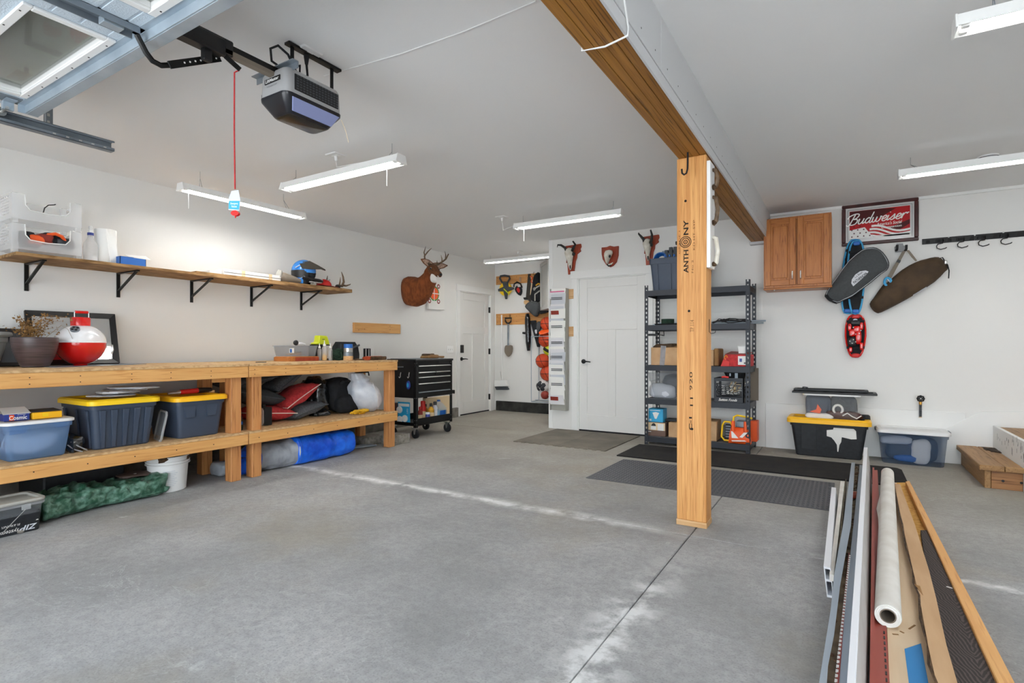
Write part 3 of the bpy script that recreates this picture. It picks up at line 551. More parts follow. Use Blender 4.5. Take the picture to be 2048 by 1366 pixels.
# ------------------------------------------------------------------ workbenches along the left wall
BT, BS, BF = .975, .403, -4.27                                     # bench top, shelf top, apron face
def bench(label, y0, y1, posts, backs):
    t = thing('workbench', label, 'workbench', (-4.8, (y0+y1)/2, 0), 'lumber workbenches on the left wall')
    ob('bench_top', MB().box(-5.28, BF+.004, y0, y1, BT-.018, BT), 'osb', t)
    ob('apron_board', MB().box(BF-.04, BF, y0, y1, BT-.112, BT-.018), 'fir_y', t, .003)
    ob('shelf_panel', MB().box(-5.24, BF+.002, y0, y1, BS-.016, BS), 'osb', t)
    ob('shelf_board', MB().box(BF-.04, BF, y0, y1, BS-.106, BS-.017), 'fir_y', t, .003)
    for y in posts:
        a = ob('leg', MB().box(BF-.132, BF-.041, y, y+.088, 0, BT-.018), 'fir_z', t, .004)
    for y in backs: ob('back_leg', MB().box(-4.85, -4.76, y, y+.088, 0, BT-.018), 'fir_z', t, .004)
    for x in (-4.80, -5.2): ob('joist', MB().box(x, x+.038, y0, y1, BT-.11, BT-.019), 'fir_y', t)
    m = MB()
    for k in range(int((y1-y0)/.28)):
        for dz in (.03, .07): m.cb((BF+.0005, y0+.05+k*.28+.02*(k % 2), BT-.018-dz), (.002, .006, .006))
        m.cb((BF+.0005, y0+.09+k*.28, BS-.06), (.002, .007, .007))
    ob('screw', m, 'nail', t)['kind'] = 'stuff'
    return t
b1 = bench('long timber workbench carrying the planters and the round red and white grill', -.75, 2.715, (-.4, 1.1-.9, 2.590), (1.0, 2.60))
b2 = bench('shorter timber workbench with pillows and bags on its lower shelf', 2.722, 4.500, (2.776, 4.413), (2.80, 4.40))
ob('post_cleat', MB().box(BF-.17, BF-.135, 2.50, 2.70, BT-.15, BT-.02), 'fir_y', b1, .002)
# wall shelf
ws = thing('wall_shelf', 'long wood strand shelf on black brackets along the left wall', 'shelf', (-5.1, 2.9, 1.757))
ob('shelf_board', MB().box(XL, -4.893, 1.395, 2.62, 1.757, 1.781), 'osb_shelf', ws, .002)
ob('shelf_board', MB().box(XL, -4.900, 2.622, 4.41, 1.757, 1.795), 'osb_shelf', ws, .002)
for k in range(5):
    y = 1.577+.614*k; br = ob('bracket', MB().box(XL, XL+.012, y-.013, y+.013, 1.546, 1.756).box(XL+.012, -4.975, y-.013, y+.013, 1.745, 1.7565), 'black_metal', ws, .001)
    ob('brace', MB().bar((XL+.008, y, 1.60), (-5.0, y, 1.748), .02, .012), 'black_metal', br, .001)
SH1, SH2 = 1.782, 1.796
# stacking bins
def sbin(label, z):
    T = fx(-5.24, 1.385, z); W, D, Hh = .405, .30, .205
    t = thing('stacking_bin', label, 'bin', (-5.1, 1.59, z), 'stacked clear plastic bins')
    ob('bin_floor', MB(T).box(0, W, .025, .03, .0, D), 'clear_hazy', t)
    ob('back_wall', MB(T).box(.0, W, .025, Hh, 0, .005), 'clear_hazy', t)
    for x in (0, W-.005):
        m = MB(T)
        for k in range(7): m.box(x, x+.005, .05+k*.02, .06+k*.02, .03, D-.06)
        for q in range(5): m.box(x, x+.005, .03, .19, .03+q*.045, .038+q*.045)
        m.box(x, x+.005, .19, Hh, 0, D-.06).box(x, x+.005, .025, .052, 0, D-.06).box(x, x+.005, .025, Hh, D-.062, D)
        ob('side_wall', m, 'clear_hazy', t)
    m = MB(T); c = .07
    pr = [(0, .03), (W, .03), (W, Hh), (W-c, Hh), (W-c-.004, .13), (W-c-.03, .098), (W/2, .09), (c+.03, .098), (c+.004, .13), (c, Hh), (0, Hh)]
    m.prism(pr, D-.005, D, 'z'); ob('scooped_front', m, 'clear_hazy', t)
    lp = [(c, Hh), (c+.004, .13), (c+.03, .098), (W/2, .09), (W-c-.03, .098), (W-c-.004, .13), (W-c, Hh)]
    ob('front_lip', MB(T).tube([(a, b, D+.001) for a, b in lp], .004, 6), 'white_plastic', t)
    for x in (.018, W-.018):
        for q in (.02, D-.02): ob('corner_post', MB(T).rr([], ) if 0 else MB(T).box(x-.018, x+.018, 0, Hh+.004, q-.018, q+.018), 'clear_hazy', t, .004)
    return t, T
s1, TA = sbin('lower clear stacking bin full of gloves on the wall shelf', SH1)
s2, TB = sbin('upper clear stacking bin holding eyeglasses, top of the pair', SH1+.212)
for k, (x, y, zz, r, mtl, nm, lb, ct) in enumerate((
    (.10, .085, .20, (.05, .03, .05), 'black_fab', 'work_glove', 'black glove at the camera end of the lower stacking bin', 'glove'),
    (.15, .07, .23, (.04, .025, .035), 'orange', 'work_glove', 'orange glove fingers near the left of the lower stacking bin', 'glove'),
    (.20, .08, .22, (.04, .03, .035), 'dark_red', 'work_glove', 'dark red glove in the middle of the lower stacking bin', 'glove'),
    (.245, .095, .20, (.045, .035, .04), 'black_fab', 'work_glove', 'black glove humped up behind the orange goggles', 'glove'),
    (.33, .075, .20, (.05, .03, .04), 'navy_d', 'work_glove', 'navy glove at the far end of the lower stacking bin', 'glove'),
    (.12, .06, .12, (.06, .03, .06), 'dgray_fab', 'knit_hat', 'dark gray knit hat at the bottom of the lower stacking bin', 'hat'))):
    solo(nm, lb, ct, MB(TA).blob((x, y+.045, zz), tuple(q*1.25 for q in r), .25, 16, seed=k, n=18, m=12), mtl)
gg = thing('goggles', 'orange framed goggles resting on top of the gloves in the bin', 'goggles', TA@V((.26, .13, .24)))
ob('frame', MB(TA@M.Translation((.26, .145, .24))).tube([(-.06, -.01, 0), (-.04, .018, .01), (0, .03, .015), (.04, .018, .01), (.06, -.01, 0)], (.012), 8), 'orange', gg)
ob('strap', MB(TA@M.Translation((.26, .145, .24))).tube([(-.06, -.01, 0), (-.05, .0, -.05), (0, .02, -.08), (.05, .0, -.05), (.06, -.01, 0)], .006, 6), 'black_fab', gg)
eg = thing('eyeglasses', 'dark eyeglasses with one temple arm sticking up from the upper bin', 'glasses', TB@V((.22, .04, .2)))
ob('temple_arm', MB(TB).tube([(.205, .05, .15), (.225, .16, .16), (.245, .185, .17), (.275, .192, .18), (.285, .198, .18)], .004, 6), 'black_plastic', eg)
ob('rims', MB(TB).tube([(.16+.02*math.cos(a), .055+.018*math.sin(a), .12) for a in [i*PI/6 for i in range(12)]], .002, 5, loop=True).tube([(.21+.02*math.cos(a), .055+.018*math.sin(a), .12) for a in [i*PI/6 for i in range(12)]], .002, 5, loop=True), 'black_plastic', eg)
# spray bottle, paper towels, boxes on the shelf
def place(px, X, z): p = PX(px, 600, X); return V((X, p.y, z))
c = place(181, -5.04, SH1)
sb = thing('spray_bottle', 'white spray bottle with blue collar beside the paper towel roll', 'bottle', c)
ob('bottle_body', MB().lathe([(.045, 0), (.048, .01), (.048, .12), (.042, .15), (.02, .19), (.017, .215)], 20, c), 'clear_hazy', sb)
ob('liquid', MB().lathe([(.043, .004), (.045, .05)], 20, c), 'white_plastic', sb)
ob('collar', MB().lathe([(.021, .212), (.021, .232)], 16, c), 'purple_blue', sb)
ob('spray_head', MB().box(c.x-.012, c.x+.012, c.y-.018, c.y+.018, SH1+.232, SH1+.26).box(c.x-.009, c.x+.009, c.y-.012, c.y+.045, SH1+.252, SH1+.272) if 0 else MB().cb((c.x, c.y, SH1+.245), (.024, .026, .027)).cb((c.x+.004, c.y-.002, SH1+.27), (.03, .02, .03)), 'white_plastic', sb, .004)
c = place(211, -5.08, SH1)
pr = thing('paper_towel_roll', 'white paper towel roll standing on the wall shelf', 'paper towels', c)
ob('towel', MB().lathe([(.072, 0), (.074, .01), (.074, .275), (.072, .28), (.02, .28)], 28, c), 'white_paper', pr)
ob('cardboard_core', MB().lathe([(.021, .2), (.021, .2805), (.018, .2805), (.018, .2)], 16, c, False), 'cardboard', pr)
ob('loose_sheet', MB().slab([c+V((.074, -.03, .278)), c+V((.062, .042, .278)), c+V((.085, .06, .003)), c+V((.08, .0, .003))], (.001, 0, 0)), 'white_paper', pr)
def opencarton(nm, label, X, px0, px1, z, h, dep, mat, flap=0, inside='cardboard_d', grp=None, par=None):
    y0, y1 = PX(px0, 600, X).y, PX(px1, 600, X).y; th = .004
    t = thing(nm, label, 'box', (X-dep/2, (y0+y1)/2, z), grp)
    m = MB(); m.box(X-dep, X, y0, y1, z, z+th).box(X-th, X, y0, y1, z, z+h).box(X-dep, X-dep+th, y0, y1, z, z+h).box(X-dep, X, y0, y0+th, z, z+h).box(X-dep, X, y1-th, y1, z, z+h); ob('box_walls', m, mat, t)
    return t, y0, y1
c0 = opencarton('small_box', 'small blue box with raised flap on the wall shelf', -4.93, 240, 292, SH1, .062, .13, 'blue')
t, y0, y1 = c0
ob('lid_flap', MB().slab([(-4.93, y0+.06, SH1+.066), (-4.93, y1+.035, SH1+.060), (-5.0, y1+.03, SH1+.098), (-5.02, y0+.07, SH1+.092)], (0, 0, .003)), 'white_plastic', t)
ob('top_panel', MB().slab([(-4.93, y0, SH1+.063), (-4.93, y0+.10, SH1+.064), (-5.05, y0+.10, SH1+.064), (-5.05, y0, SH1+.063)], (0, 0, .002)), 'blue', t)
y0, y1 = PX(448, 550, -4.97).y, PX(562, 560, -4.97).y
lc = thing('long_carton', 'long flat white carton with yellow tape lying on the wall shelf', 'box', (-5.05, (y0+y1)/2, SH2))
ob('carton', MB().box(-5.13, -4.97, y0, y1, SH2, SH2+.062), 'white_enamel', lc, .003)
for px in (487, 541): yy = PX(px, 560, -4.97).y; ob('tape_band', MB().box(-5.132, -4.9685, yy-.018, yy+.018, SH2+.001, SH2+.064), 'cream', lc)
ob('edge_seam', MB().box(-4.9695, -4.9685, y0, y1, SH2+.028, SH2+.033), 'dark_gray', lc)
y2 = PX(418, 550, -5.0).y
sc_ = thing('foam_slab', 'thin white foam slab lying left of the long carton', 'foam', (-5.06, (y2+y0)/2, SH2))
ob('slab', MB().box(-5.15, -4.99, y2, y0-.01, SH2, SH2+.034), 'white_plastic', sc_, .003); ob('tape_band', MB().box(-5.151, -4.9895, y2+.14, y2+.17, SH2+.001, SH2+.036), 'cream', sc_)
c = place(572, -5.0, SH2)
bt = thing('hiking_boot', 'small gray-brown boot lying beside the blue helmet', 'boot', c)
ob('upper', MB().tube([c+V((0, -.06, .07)), c+V((0, -.03, .05)), c+V((0, .03, .045)), c+V((.01, .10, .04)), c+V((.02, .16, .035))], [.045, .055, .05, .035, .02], 12), 'taupe', bt)
ob('sole', MB().tube([c+V((.0, -.10, .025)), c+V((0, -.085, .07)), c+V((0, -.07, .12))], [.028, .034, .024], 8), 'mail_gray', bt)
# helmet
c = place(612, -5.02, SH2); T = FR(c, (.72, .69, 0), (0, 0, 1))
he = thing('motocross_helmet', 'blue, black and white motocross helmet with peak on the wall shelf', 'helmet', c)
def dome(c, r, a0, a1, n=24, m=10, th0=0, th1=PI):
    R = []
    for i in range(m+1):
        a = a0+(a1-a0)*i/m
        R.append([(c[0]+r[0]*math.sin(a)*math.cos(th0+(th1-th0)*j/n), c[1]+r[1]*math.cos(a), c[2]+r[2]*math.sin(a)*math.sin(th0+(th1-th0)*j/n)) for j in range(n+1)])
    return R
def sheet(mb, R):
    n = len(R[0]); return mb.add([p for r in R for p in r], [(i*n+j, i*n+j+1, (i+1)*n+j+1, (i+1)*n+j) for i in range(len(R)-1) for j in range(n-1)])
sh = MB(T); sh.rings([[(-.02+.125*math.sin(a)*math.cos(2*PI*j/28)*(1.05 if math.cos(2*PI*j/28) < 0 else 1), .155+.125*math.cos(a), .115*math.sin(a)*math.sin(2*PI*j/28)) for j in range(28)] for a in [.02+i*(PI*.56)/8 for i in range(9)]], cap=False)
ob('shell', sh, 'blue_helm', he)
lo = MB(T); lo.rings([[(-.02+r*math.cos(2*PI*j/28), y, r*.92*math.sin(2*PI*j/28)) for j in range(16, 41) ] if 0 else [(-.03+rx*math.cos(a), y, rx*.95*math.sin(a)) for a in [PI*.36+i*(PI*1.28)/16 for i in range(17)]] for y, rx in ((.15, .124), (.09, .122), (.03, .108), (.005, .10))], cap=False) if 0 else sheet(lo, [[(-.03+rx*math.cos(a), y, rx*.95*math.sin(a)) for a in [PI*.30+i*(PI*1.40)/18 for i in range(19)]] for y, rx in ((.155, .1235), (.09, .121), (.03, .11), (.005, .10))])
ob('lower_shell', lo, 'black_plastic', he)
ob('blue_panel', sheet(MB(T), [[(-.03+rx*math.cos(a), y, rx*.96*math.sin(a)) for a in [PI*.45+i*(PI*.45)/8 for i in range(9)]] for y, rx in ((.07, .130), (.03, .1175), (.01, .109))]), 'blue_helm', he)
cbm = MB(T).tube([(-.02, .07, .105), (.07, .055, .09), (.135, .05, .05), (.15, .05, 0), (.135, .05, -.05), (.07, .055, -.09), (-.02, .07, -.105)], [(.035, .02)]*7, 8)
ch = ob('chin_bar', cbm, 'black_plastic', he)
ob('chin_vent', MB(T).tube([(.05, .03, .098), (.12, .028, .062), (.158, .03, .012)], [(.018, .006)]*3, 6).tube([(.155, .055, .02), (.165, .06, 0), (.155, .055, -.02)], .012, 6), 'white_plastic', ch)
ob('white_stripe', MB(T).tube([(-.06, .05, .118), (.0, .085, .122), (.05, .05, .105), (.11, .015, .075)], [(.008, .003)]*4, 6).tube([(-.09, .175, .118), (-.03, .215, .108), (.04, .235, .085), (.10, .215, .07)], [(.007, .004)]*4, 6), 'white_plastic', he)
ob('peak', MB(T).slab([(-.02, .245, .09), (.05, .262, .08), (.14, .215, .055), (.205, .178, .02), (.205, .178, -.02), (.14, .215, -.055), (.05, .262, -.08), (-.02, .245, -.09)], (-.004, -.012, 0)), 'gunmetal', he, .003)
ob('peak_side', MB(T).slab([(-.05, .22, .112), (.06, .245, .095), (.20, .178, .03), (.10, .165, .09), (-.02, .165, .118)], (0, 0, .006)), 'gunmetal', he, .002)
ob('inner_padding', MB(T).ell((.0, .13, 0), (.105, .10, .095), 16, 8), 'black_fab', he)
c = place(648, -5.02, SH2)
cp = thing('baseball_cap', 'red cap with pins lying between the helmet and the antler', 'cap', c)
m = MB(); m.rings([[(c.x+.075*math.cos(2*PI*j/20)*math.cos(a), c.y+.09*math.sin(2*PI*j/20)*math.cos(a), c.z+.02+.075*math.sin(a)) for j in range(20)] for a in (0, .4, .8, 1.2, 1.5)]); ob('crown', m, 'red', cp)
ob('brim', MB().slab([c+V((.06, -.05, .02)), c+V((.075, .04, .02)), c+V((.07, .15, .012)), c+V((-.01, .19, .01)), c+V((-.05, .12, .02))], (0, 0, -.006)), 'dark_red', cp)
ob('pin', MB().tube([c+V((0, .03, .09)), c+V((0, .05, .115))], .002, 5).tube([c+V((0, .06, .075)), c+V((0, .085, .1))], .002, 5), 'black_metal', cp)
c = place(676, -5.0, SH2)
dp = thing('antler_skull_plate', 'dark skull plate with two curved antler tines at the shelf end', 'antler', c)
ob('skull_plate', MB().slab([c+V((.05, -.10, .012)), c+V((.05, .09, .006)), c+V((-.06, .09, .006)), c+V((-.06, -.10, .02))], (0, 0, -.006)), 'bark', dp)
ob('pedicle', MB().ell(c+V((0, .0, .03)), (.03, .035, .022), 10, 6), 'horn', dp)
ob('antler', MB().tube([c+V((0, -.0, .035)), c+V((.0, .06, .04)), c+V((.0, .085, .09)), c+V((0, .075, .15)), c+V((0, .05, .205))], [.014, .016, .013, .009, .003], 8).tube([c+V((0, .07, .05)), c+V((.01, .11, .045)), c+V((.02, .16, .065)), c+V((.02, .17, .075))], [.013, .010, .006, .003], 8).tube([c+V((0, .02, .04)), c+V((0, .03, .09)), c+V((0, .035, .14))], [.011, .007, .002], 8), 'antler', dp)
c2 = place(653, -5.18, SH2)
dup_t = solo('antler_tine', 'single dark antler tine pointing up behind the red cap', 'antler', MB().tube([c2+V((0, 0, .0)), c2+V((0, -.01, .07)), c2+V((0, .005, .12)), c2+V((0, .015, .165))], [.014, .012, .008, .003], 8), 'antler')
# ------------------------------------------------------------------ things on the long bench
c = PZ(-42, 735, BT); c.z = BT; KP = M.Translation(c)@M.Diagonal((.80, .80, 1.1, 1))
pg = thing('planter', 'gray plastic planter with thick rim at the left edge of the bench', 'planter', c, 'planters on the bench')
ob('pot', MB(KP).lathe([(.10, 0), (.125, .01), (.165, .12), (.172, .155), (.183, .16), (.185, .197), (.176, .20)], 32, (0, 0, 0), False).lathe([(.176, .198), (.160, .15), (.10, .02), (.001, .018)], 32, (0, 0, 0), False), 'pot_gray', pg)
ob('rim', MB(KP).lathe([(.178, .193), (.208, .196), (.218, .206), (.212, .222), (.19, .226), (.176, .215), (.176, .195)], 32, (0, 0, 0), False), 'pot_gray', pg)
c = PZ(70, 734.5, BT); c.z = BT; KP = M.Translation(c)@M.Diagonal((.78, .78, 1.02, 1))
pb_ = thing('planter', 'ribbed brown planter holding a dried plant on the bench', 'planter', c, 'planters on the bench')
prf = [(.085, 0), (.10, .006)]+[(.10+.066*(1-(1-k/20)**2)+(.0014 if k % 2 else -.0004), .01+k*.0096) for k in range(21)]
ob('pot', MB(KP).lathe(prf+[(.164, .206), (.157, .206), (.15, .17), (.001, .165)], 40, (0, 0, 0), False), 'pot_brown', pb_, ang=60)
ob('soil', MB(KP).lathe([(.15, .172), (.10, .182), (.03, .18), (.001, .18)], 20, (0, 0, 0), False), 'soil', pb_)
random.seed(21); st = MB(); lf = MB()
for k in range(34):
    a = random.uniform(0, 2*PI); r = random.uniform(0, .05); p = c+V((r*math.cos(a), r*math.sin(a)-.02, .18)); hgt = random.uniform(.07, .19); lean = V((random.gauss(0, .03), random.gauss(.02, .042), 0))
    q = [p, p+lean*.4+V((0, 0, hgt*.5)), p+lean+V((0, 0, hgt*.85)), p+lean*1.7+V((0, .02, hgt*(.9+.15*random.random())))]
    st.tube(q, [.0018, .0015, .0012, .0008], 4)
    for j in range(9):
        u = q[random.choice((1, 2, 3))]+V((random.gauss(0, .018), random.gauss(0, .022), random.gauss(0, .018))); s = random.uniform(.006, .013)
        d1 = V((random.gauss(0, 1), random.gauss(0, 1), random.gauss(0, 1))).normalized()*s; d2 = d1.cross(V((random.gauss(0, 1), random.gauss(0, 1), .3))).normalized()*s*.6
        lf.slab([u-d1, u+d2, u+d1, u-d2], (0, 0, .0008))
st.tube([c+V((0, .02, .18)), c+V((0, .06, .26)), c+V((-.02, .05, .34)), c+V((0, .08, .37)), c+V((0, .16, .36))], .0012, 4); st.tube([c+V((0, .03, .18)), c+V((.0, .15, .30)), c+V((0, .19, .27)), c+V((.02, .21, .20))], .0012, 4)
for k in range(14):
    u = c+V((random.gauss(0, .015), random.uniform(.03, .19), random.uniform(.33, .385))); s = .006; lf.slab([u+V((0, -s, 0)), u+V((0, 0, s)), u+V((0, s, 0)), u+V((0, 0, -s))], (.001, 0, 0))
ob('dry_stems', st, 'dry', pb_); ob('dry_leaves', lf, 'dry', pb_)['kind'] = 'stuff'
# round grill that looks like a fishing bobber
c = PZ(161, 731.5, BT); c.z = BT; R = .160
gr = thing('bobber_grill', 'round red and white grill shaped like a fishing bobber on the bench', 'grill', c)
a_ = lambda f: [(R*math.cos(t), .175+f*math.sin(t)) for t in [PI/2*i/10 for i in range(11)]]
ob('bowl', MB().lathe([(.040, .0), (.044, .008)]+[(R*math.cos(t), .175-.170*math.sin(t)) for t in [1.29-1.29*i/12 for i in range(13)]]+[(R-.01, .175)], 36, c), 'red_gloss', gr)
ob('lid', MB().lathe([(R*1.015, .175), (R*1.02, .179)]+[(R*math.cos(t), .18+.135*math.sin(t)) for t in [.02+1.12*i/10 for i in range(11)]], 36, c), 'white_gloss', gr)
ob('red_neck', MB().lathe([(.062, .29), (.062, .36), (.059, .367), (.001, .368)], 28, c), 'red_gloss', gr)
hd = ob('handle_wire', MB().tube([c+V((.02, -.045, .365)), c+V((.02, -.045, .405))], .003, 6).tube([c+V((.02, .045, .365)), c+V((.02, .045, .405))], .003, 6).tube([c+V((.02, -.048, .405)), c+V((.02, .048, .405))], .003, 6), 'steel', gr)
ob('hand_grip', MB().tube([c+V((.02, -.04, .407)), c+V((.02, .04, .407))], .010, 10), 'red_gloss', hd)
vv = V((.55, -.38, .74)).normalized(); vc = c+V((.100, -.070, .274))
Tv = FR(vc, V((0, 1, 0)).cross(vv).cross(vv)*-1 if 0 else V((.44, .9, 0)), vv.cross(V((.44, .9, 0))))
vt = ob('air_vent', MB(Tv).lathe([(.030, -.006), (.030, .006), (.001, .007)], 20), 'galv_dark', gr)
mm = MB(Tv)
for k in range(4): a = k*PI/2+.5; mm.lathe([(.009, .0075), (.001, .008)], 8, (0.017*math.cos(a), 0.017*math.sin(a), 0))
ob('vent_hole', mm, 'black_metal', vt)['kind'] = 'stuff'
ob('latch', MB().tube([c+V((.05, .188, .16)), c+V((.045, .196, .12)), c+V((.05, .185, .09))], .007, 6), 'steel', gr)
# mirror leaning on the wall
BL, BR = PX(55, 737, -5.12), PX(238, 730, -5.12); BL.z = BR.z = BT+.002; TR, TL = PX(228, 630, -5.29), PX(47, 622, -5.29)
mr = thing('framed_mirror', 'black framed mirror leaning on the wall behind the round grill', 'mirror', ((BL+BR)/2))
def frame(name, P, fw_, dep, mat, par, inner=0):
    c = (P[0]+P[1]+P[2]+P[3])/4; u = (P[1]-P[0]).normalized(); v = (P[3]-P[0]).normalized(); n = u.cross(v).normalized()
    ins = [P[0]+(u+v)*fw_, P[1]+(v-u)*fw_, P[2]-(u+v)*fw_, P[3]+(u-v)*fw_]
    for i in range(4):
        j = (i+1) % 4; ob(name, MB().slab([P[i]+n*dep, P[j]+n*dep, ins[j]+n*dep*.6, ins[i]+n*dep*.6], -n*dep), mat, par, .002)
    return ins, n
ins, n = frame('frame_rail', [BL, BR, TR, TL], .042, .022, 'black_plastic', mr)
ob('mirror_glass', MB().slab([p+n*.008 for p in ins], -n*.004), 'mirror', mr)
e = ins[1]+(ins[3]-ins[1]).normalized()*.05+n*.0085
m = MB(FR(e, ins[1]-ins[0], ins[2]-ins[1]))
for (x, y, r) in ((0, .012, .013), (-.002, -.014, .011), (.0, .012, .006)): m.tube([(x+r*math.cos(a), y+r*math.sin(a), .0) for a in [i*PI/7 for i in range(14)]], .0012, 4, loop=True)
ob('scroll_emblem', m, 'dark_gray', mr)
P = [PX(-90, 745, -5.06), PX(58, 737, -5.06), PX(50, 660, -5.16), PX(-90, 655, -5.16)]; P[0].z = P[1].z = BT+.002
pf = thing('picture_frame', 'low black picture frame leaning behind the two planters', 'picture frame', (P[0]+P[1])/2)
ins, n = frame('frame_rail', P, .03, .02, 'black_plastic', pf); ob('backing', MB().slab([p+n*.008 for p in ins], -n*.004), 'dark_gray', pf)
a, b = PZ(108, 735.5, BT), PZ(258, 727.5, BT)
solo('metal_sheet', 'thin dark metal sheet lying under the round grill', 'sheet', MB().slab([(a.x+.02, a.y, BT+.003), (b.x+.3, b.y, BT+.003), (b.x-.1, b.y, BT+.003), (a.x-.4, a.y, BT+.003)], (0, 0, -.0025)), 'galv_dark')
# small things on the second bench
def bench_box(px0, px1, X): return PX(px0, 718, X).y, PX(px1, 718, X).y
y0, y1 = bench_box(576, 638, -4.72)
wb_ = thing('wooden_case', 'low reddish wooden case under the clear bin on the bench', 'box', (-4.8, (y0+y1)/2, BT))
ob('case_body', MB().box(-4.95, -4.72, y0, y1, BT, BT+.043), 'oak_x', wb_, .003); ob('sliding_lid', MB().box(-4.945, -4.722, y0+.01, y1-.01, BT+.043, BT+.048), 'oak_x', wb_, .001)
ob('case_front', MB().box(-4.72, -4.717, y0+.085, y1-.003, BT+.004, BT+.04), 'plaque', wb_)
zz = BT+.049; y0, y1 = bench_box(573, 636, -4.74); yc, hy = (y0+y1)/2, (y1-y0)/2
cb_ = thing('clear_bin', 'small open clear bin with blue label on the wooden case', 'bin', (-4.85, yc, zz))
ob('bin_walls', MB().rr([(zz, .10, hy*.9, .02, -4.85, yc), (zz+.105, .115, hy, .02, -4.85, yc), (zz+.105, .122, hy+.008, .02, -4.85, yc), (zz+.110, .122, hy+.008, .02, -4.85, yc), (zz+.110, .110, hy-.004, .02, -4.85, yc), (zz+.005, .095, hy*.88, .02, -4.85, yc)], 4, False), 'clear_gray', cb_)
ob('blue_label', MB().box(-4.742, -4.738, y0+.035, y0+.085, zz+.035, zz+.085), 'label_w', cb_); ob('label_print', MB().box(-4.738, -4.7365, y0+.038, y0+.06, zz+.04, zz+.075), 'blue', cb_)
for k in range(3): solo('wood_scrap', ['flat tan wood scrap at the front of the small clear bin', 'tan wood scrap tilted in the middle of the small clear bin', 'gray wood scrap at the back of the small clear bin'][k], 'scrap', MB(M.Translation((-4.85-.03*(k-1), yc+.05*(k-1), zz+.012+.012*k))@M.Rotation(.3*k+.2, 4, 'Z')).cb((0, 0, .01), (.05, .16, .012)), ['pale_x', 'cardboard', 'dark_gray'][k], bev=.002)
c = V((-4.84, PX(594, 700, -4.84).y, zz+.11))
nz_ = thing('hose_nozzle', 'white nozzle with round black knob perched on the clear bin', 'nozzle', c)
ob('nozzle_body', MB().tube([c+V((0, -.02, .016)), c+V((0, .05, .020)), c+V((0, .10, .012))], [.016, .016, .010], 10), 'white_plastic', nz_); ob('knob', MB(fx(c.x+.01, c.y-.02, c.z+.03)).lathe([(.026, -.01), (.028, .004), (.02, .012), (.001, .013)], 16), 'black_plastic', nz_)
c = V((-4.92, PX(640, 700, -4.92).y, zz+.112)); 
ys = c.y
pl_ = solo('black_tray', 'flat black tray behind the bin that carries the lime sander', 'tray', MB().box(-5.05, -4.86, ys-.14, ys+.10, BT, BT+.02).box(-5.0, -4.9, ys-.09, ys+.05, BT+.02, c.z), 'black_plastic', bev=.004)
sd_ = thing('palm_sander', 'lime green palm sander standing behind the clear bottles', 'sander', c)
ob('sander_body', MB(fx(-4.96, ys, c.z)).prism([(-.10, .012), (-.10, .03), (-.055, .04), (-.045, .112), (.06, .108), (.085, .05), (.095, .012)], 0, .09, 'z'), 'lime', sd_, .008)
ob('sanding_pad', MB(fx(-4.96, ys, c.z)).box(-.105, .10, 0, .012, .0, .09), 'black_rubber', sd_, .002); ob('badge', MB(fx(-4.869, ys, c.z)).box(-.012, .02, .065, .072, 0, .002), 'dark_gray', sd_)
def squeeze(px, X, h, label, fill=None, r=.021, mark=False):
    c = V((X, PX(px, 715, X).y, BT)); t = thing('squeeze_bottle', label, 'bottle', c, 'squeeze bottles on the bench')
    ob('bottle_body', MB().lathe([(r*.9, 0), (r, .006), (r, h*.62), (r*.55, h*.72), (r*.5, h*.75)], 16, c), 'clear_hazy', t)
    ob('nozzle_cap', MB().lathe([(r*.6, h*.74), (r*.6, h*.80), (r*.3, h*.83), (r*.12, h), (.001, h)], 12, c), 'white_plastic', t)
    if fill: ob('liquid', MB().lathe([(r*.85, .003), (r*.94, .008), (r*.94, fill)], 16, c), 'amber', t)
    if mark: ob('measure_marks', MB().cb((X+r, c.y-.004, .07+BT), (.002, .006, .08)), 'dark_gray', t)
squeeze(639, -4.80, .185, 'clear squeeze bottle at the left of the three, empty'); squeeze(649, -4.72, .215, 'clear squeeze bottle half full of amber glue', .06, .027); squeeze(661, -4.70, .185, 'white squeeze bottle with dark markings beside the green rope', None, .022, True)
c = V((-4.72, PX(676, 715, -4.72).y, BT))
gp = thing('rope_bundle', 'bundle of dark green cord beside the squeeze bottles', 'rope', c)
m = MB()
for k in range(9): z = .012+k*.0125; m.tube([c+V((.05*math.cos(a)+.004*math.sin(5*a+k), .075*math.sin(a)*(1-.25*abs(k-4)/4), z+.006*math.sin(3*a+k))) for a in [i*PI/10 for i in range(20)]], .0085, 6, loop=True)
ob('cord_coil', m, 'dgreen', gp); ob('wrap_band', MB().tube([c+V((.062*math.cos(a), .0, .06+.062*math.sin(a))) for a in [i*PI/8 for i in range(16)]], .010, 6, loop=True), 'dgreen', gp)
y0, y1 = bench_box(682, 723, -4.76)
tb = thing('tool_bag', 'black soft tool bag standing behind the blue capped jar', 'bag', (-4.86, (y0+y1)/2, BT))
ob('bag_body', MB(M.Translation((-4.86, (y0+y1)/2, BT))).rr([(0, .08, (y1-y0)/2, .03), (.06, .085, (y1-y0)/2, .03), (.15, .07, (y1-y0)/2*.95, .03), (.205, .04, (y1-y0)/2*.8, .02)], 4), 'black_fab', tb)
ob('blue_side', MB().cb((-4.778, y0+.05, BT+.14), (.012, .09, .1)), 'navy_d', tb, .01); ob('strap', MB().tube([(-4.775, y0+.12, BT+.12), (-4.77, y1-.08, BT+.15), (-4.78, y1-.01, BT+.17)], [(.012, .004)]*3, 6), 'dark_gray', tb)
c = V((-4.60, PX(696.5, 718, -4.60).y, BT))
jr = thing('blue_cap_jar', 'steel jar with blue cap on a pale wood base on the bench', 'jar', c)
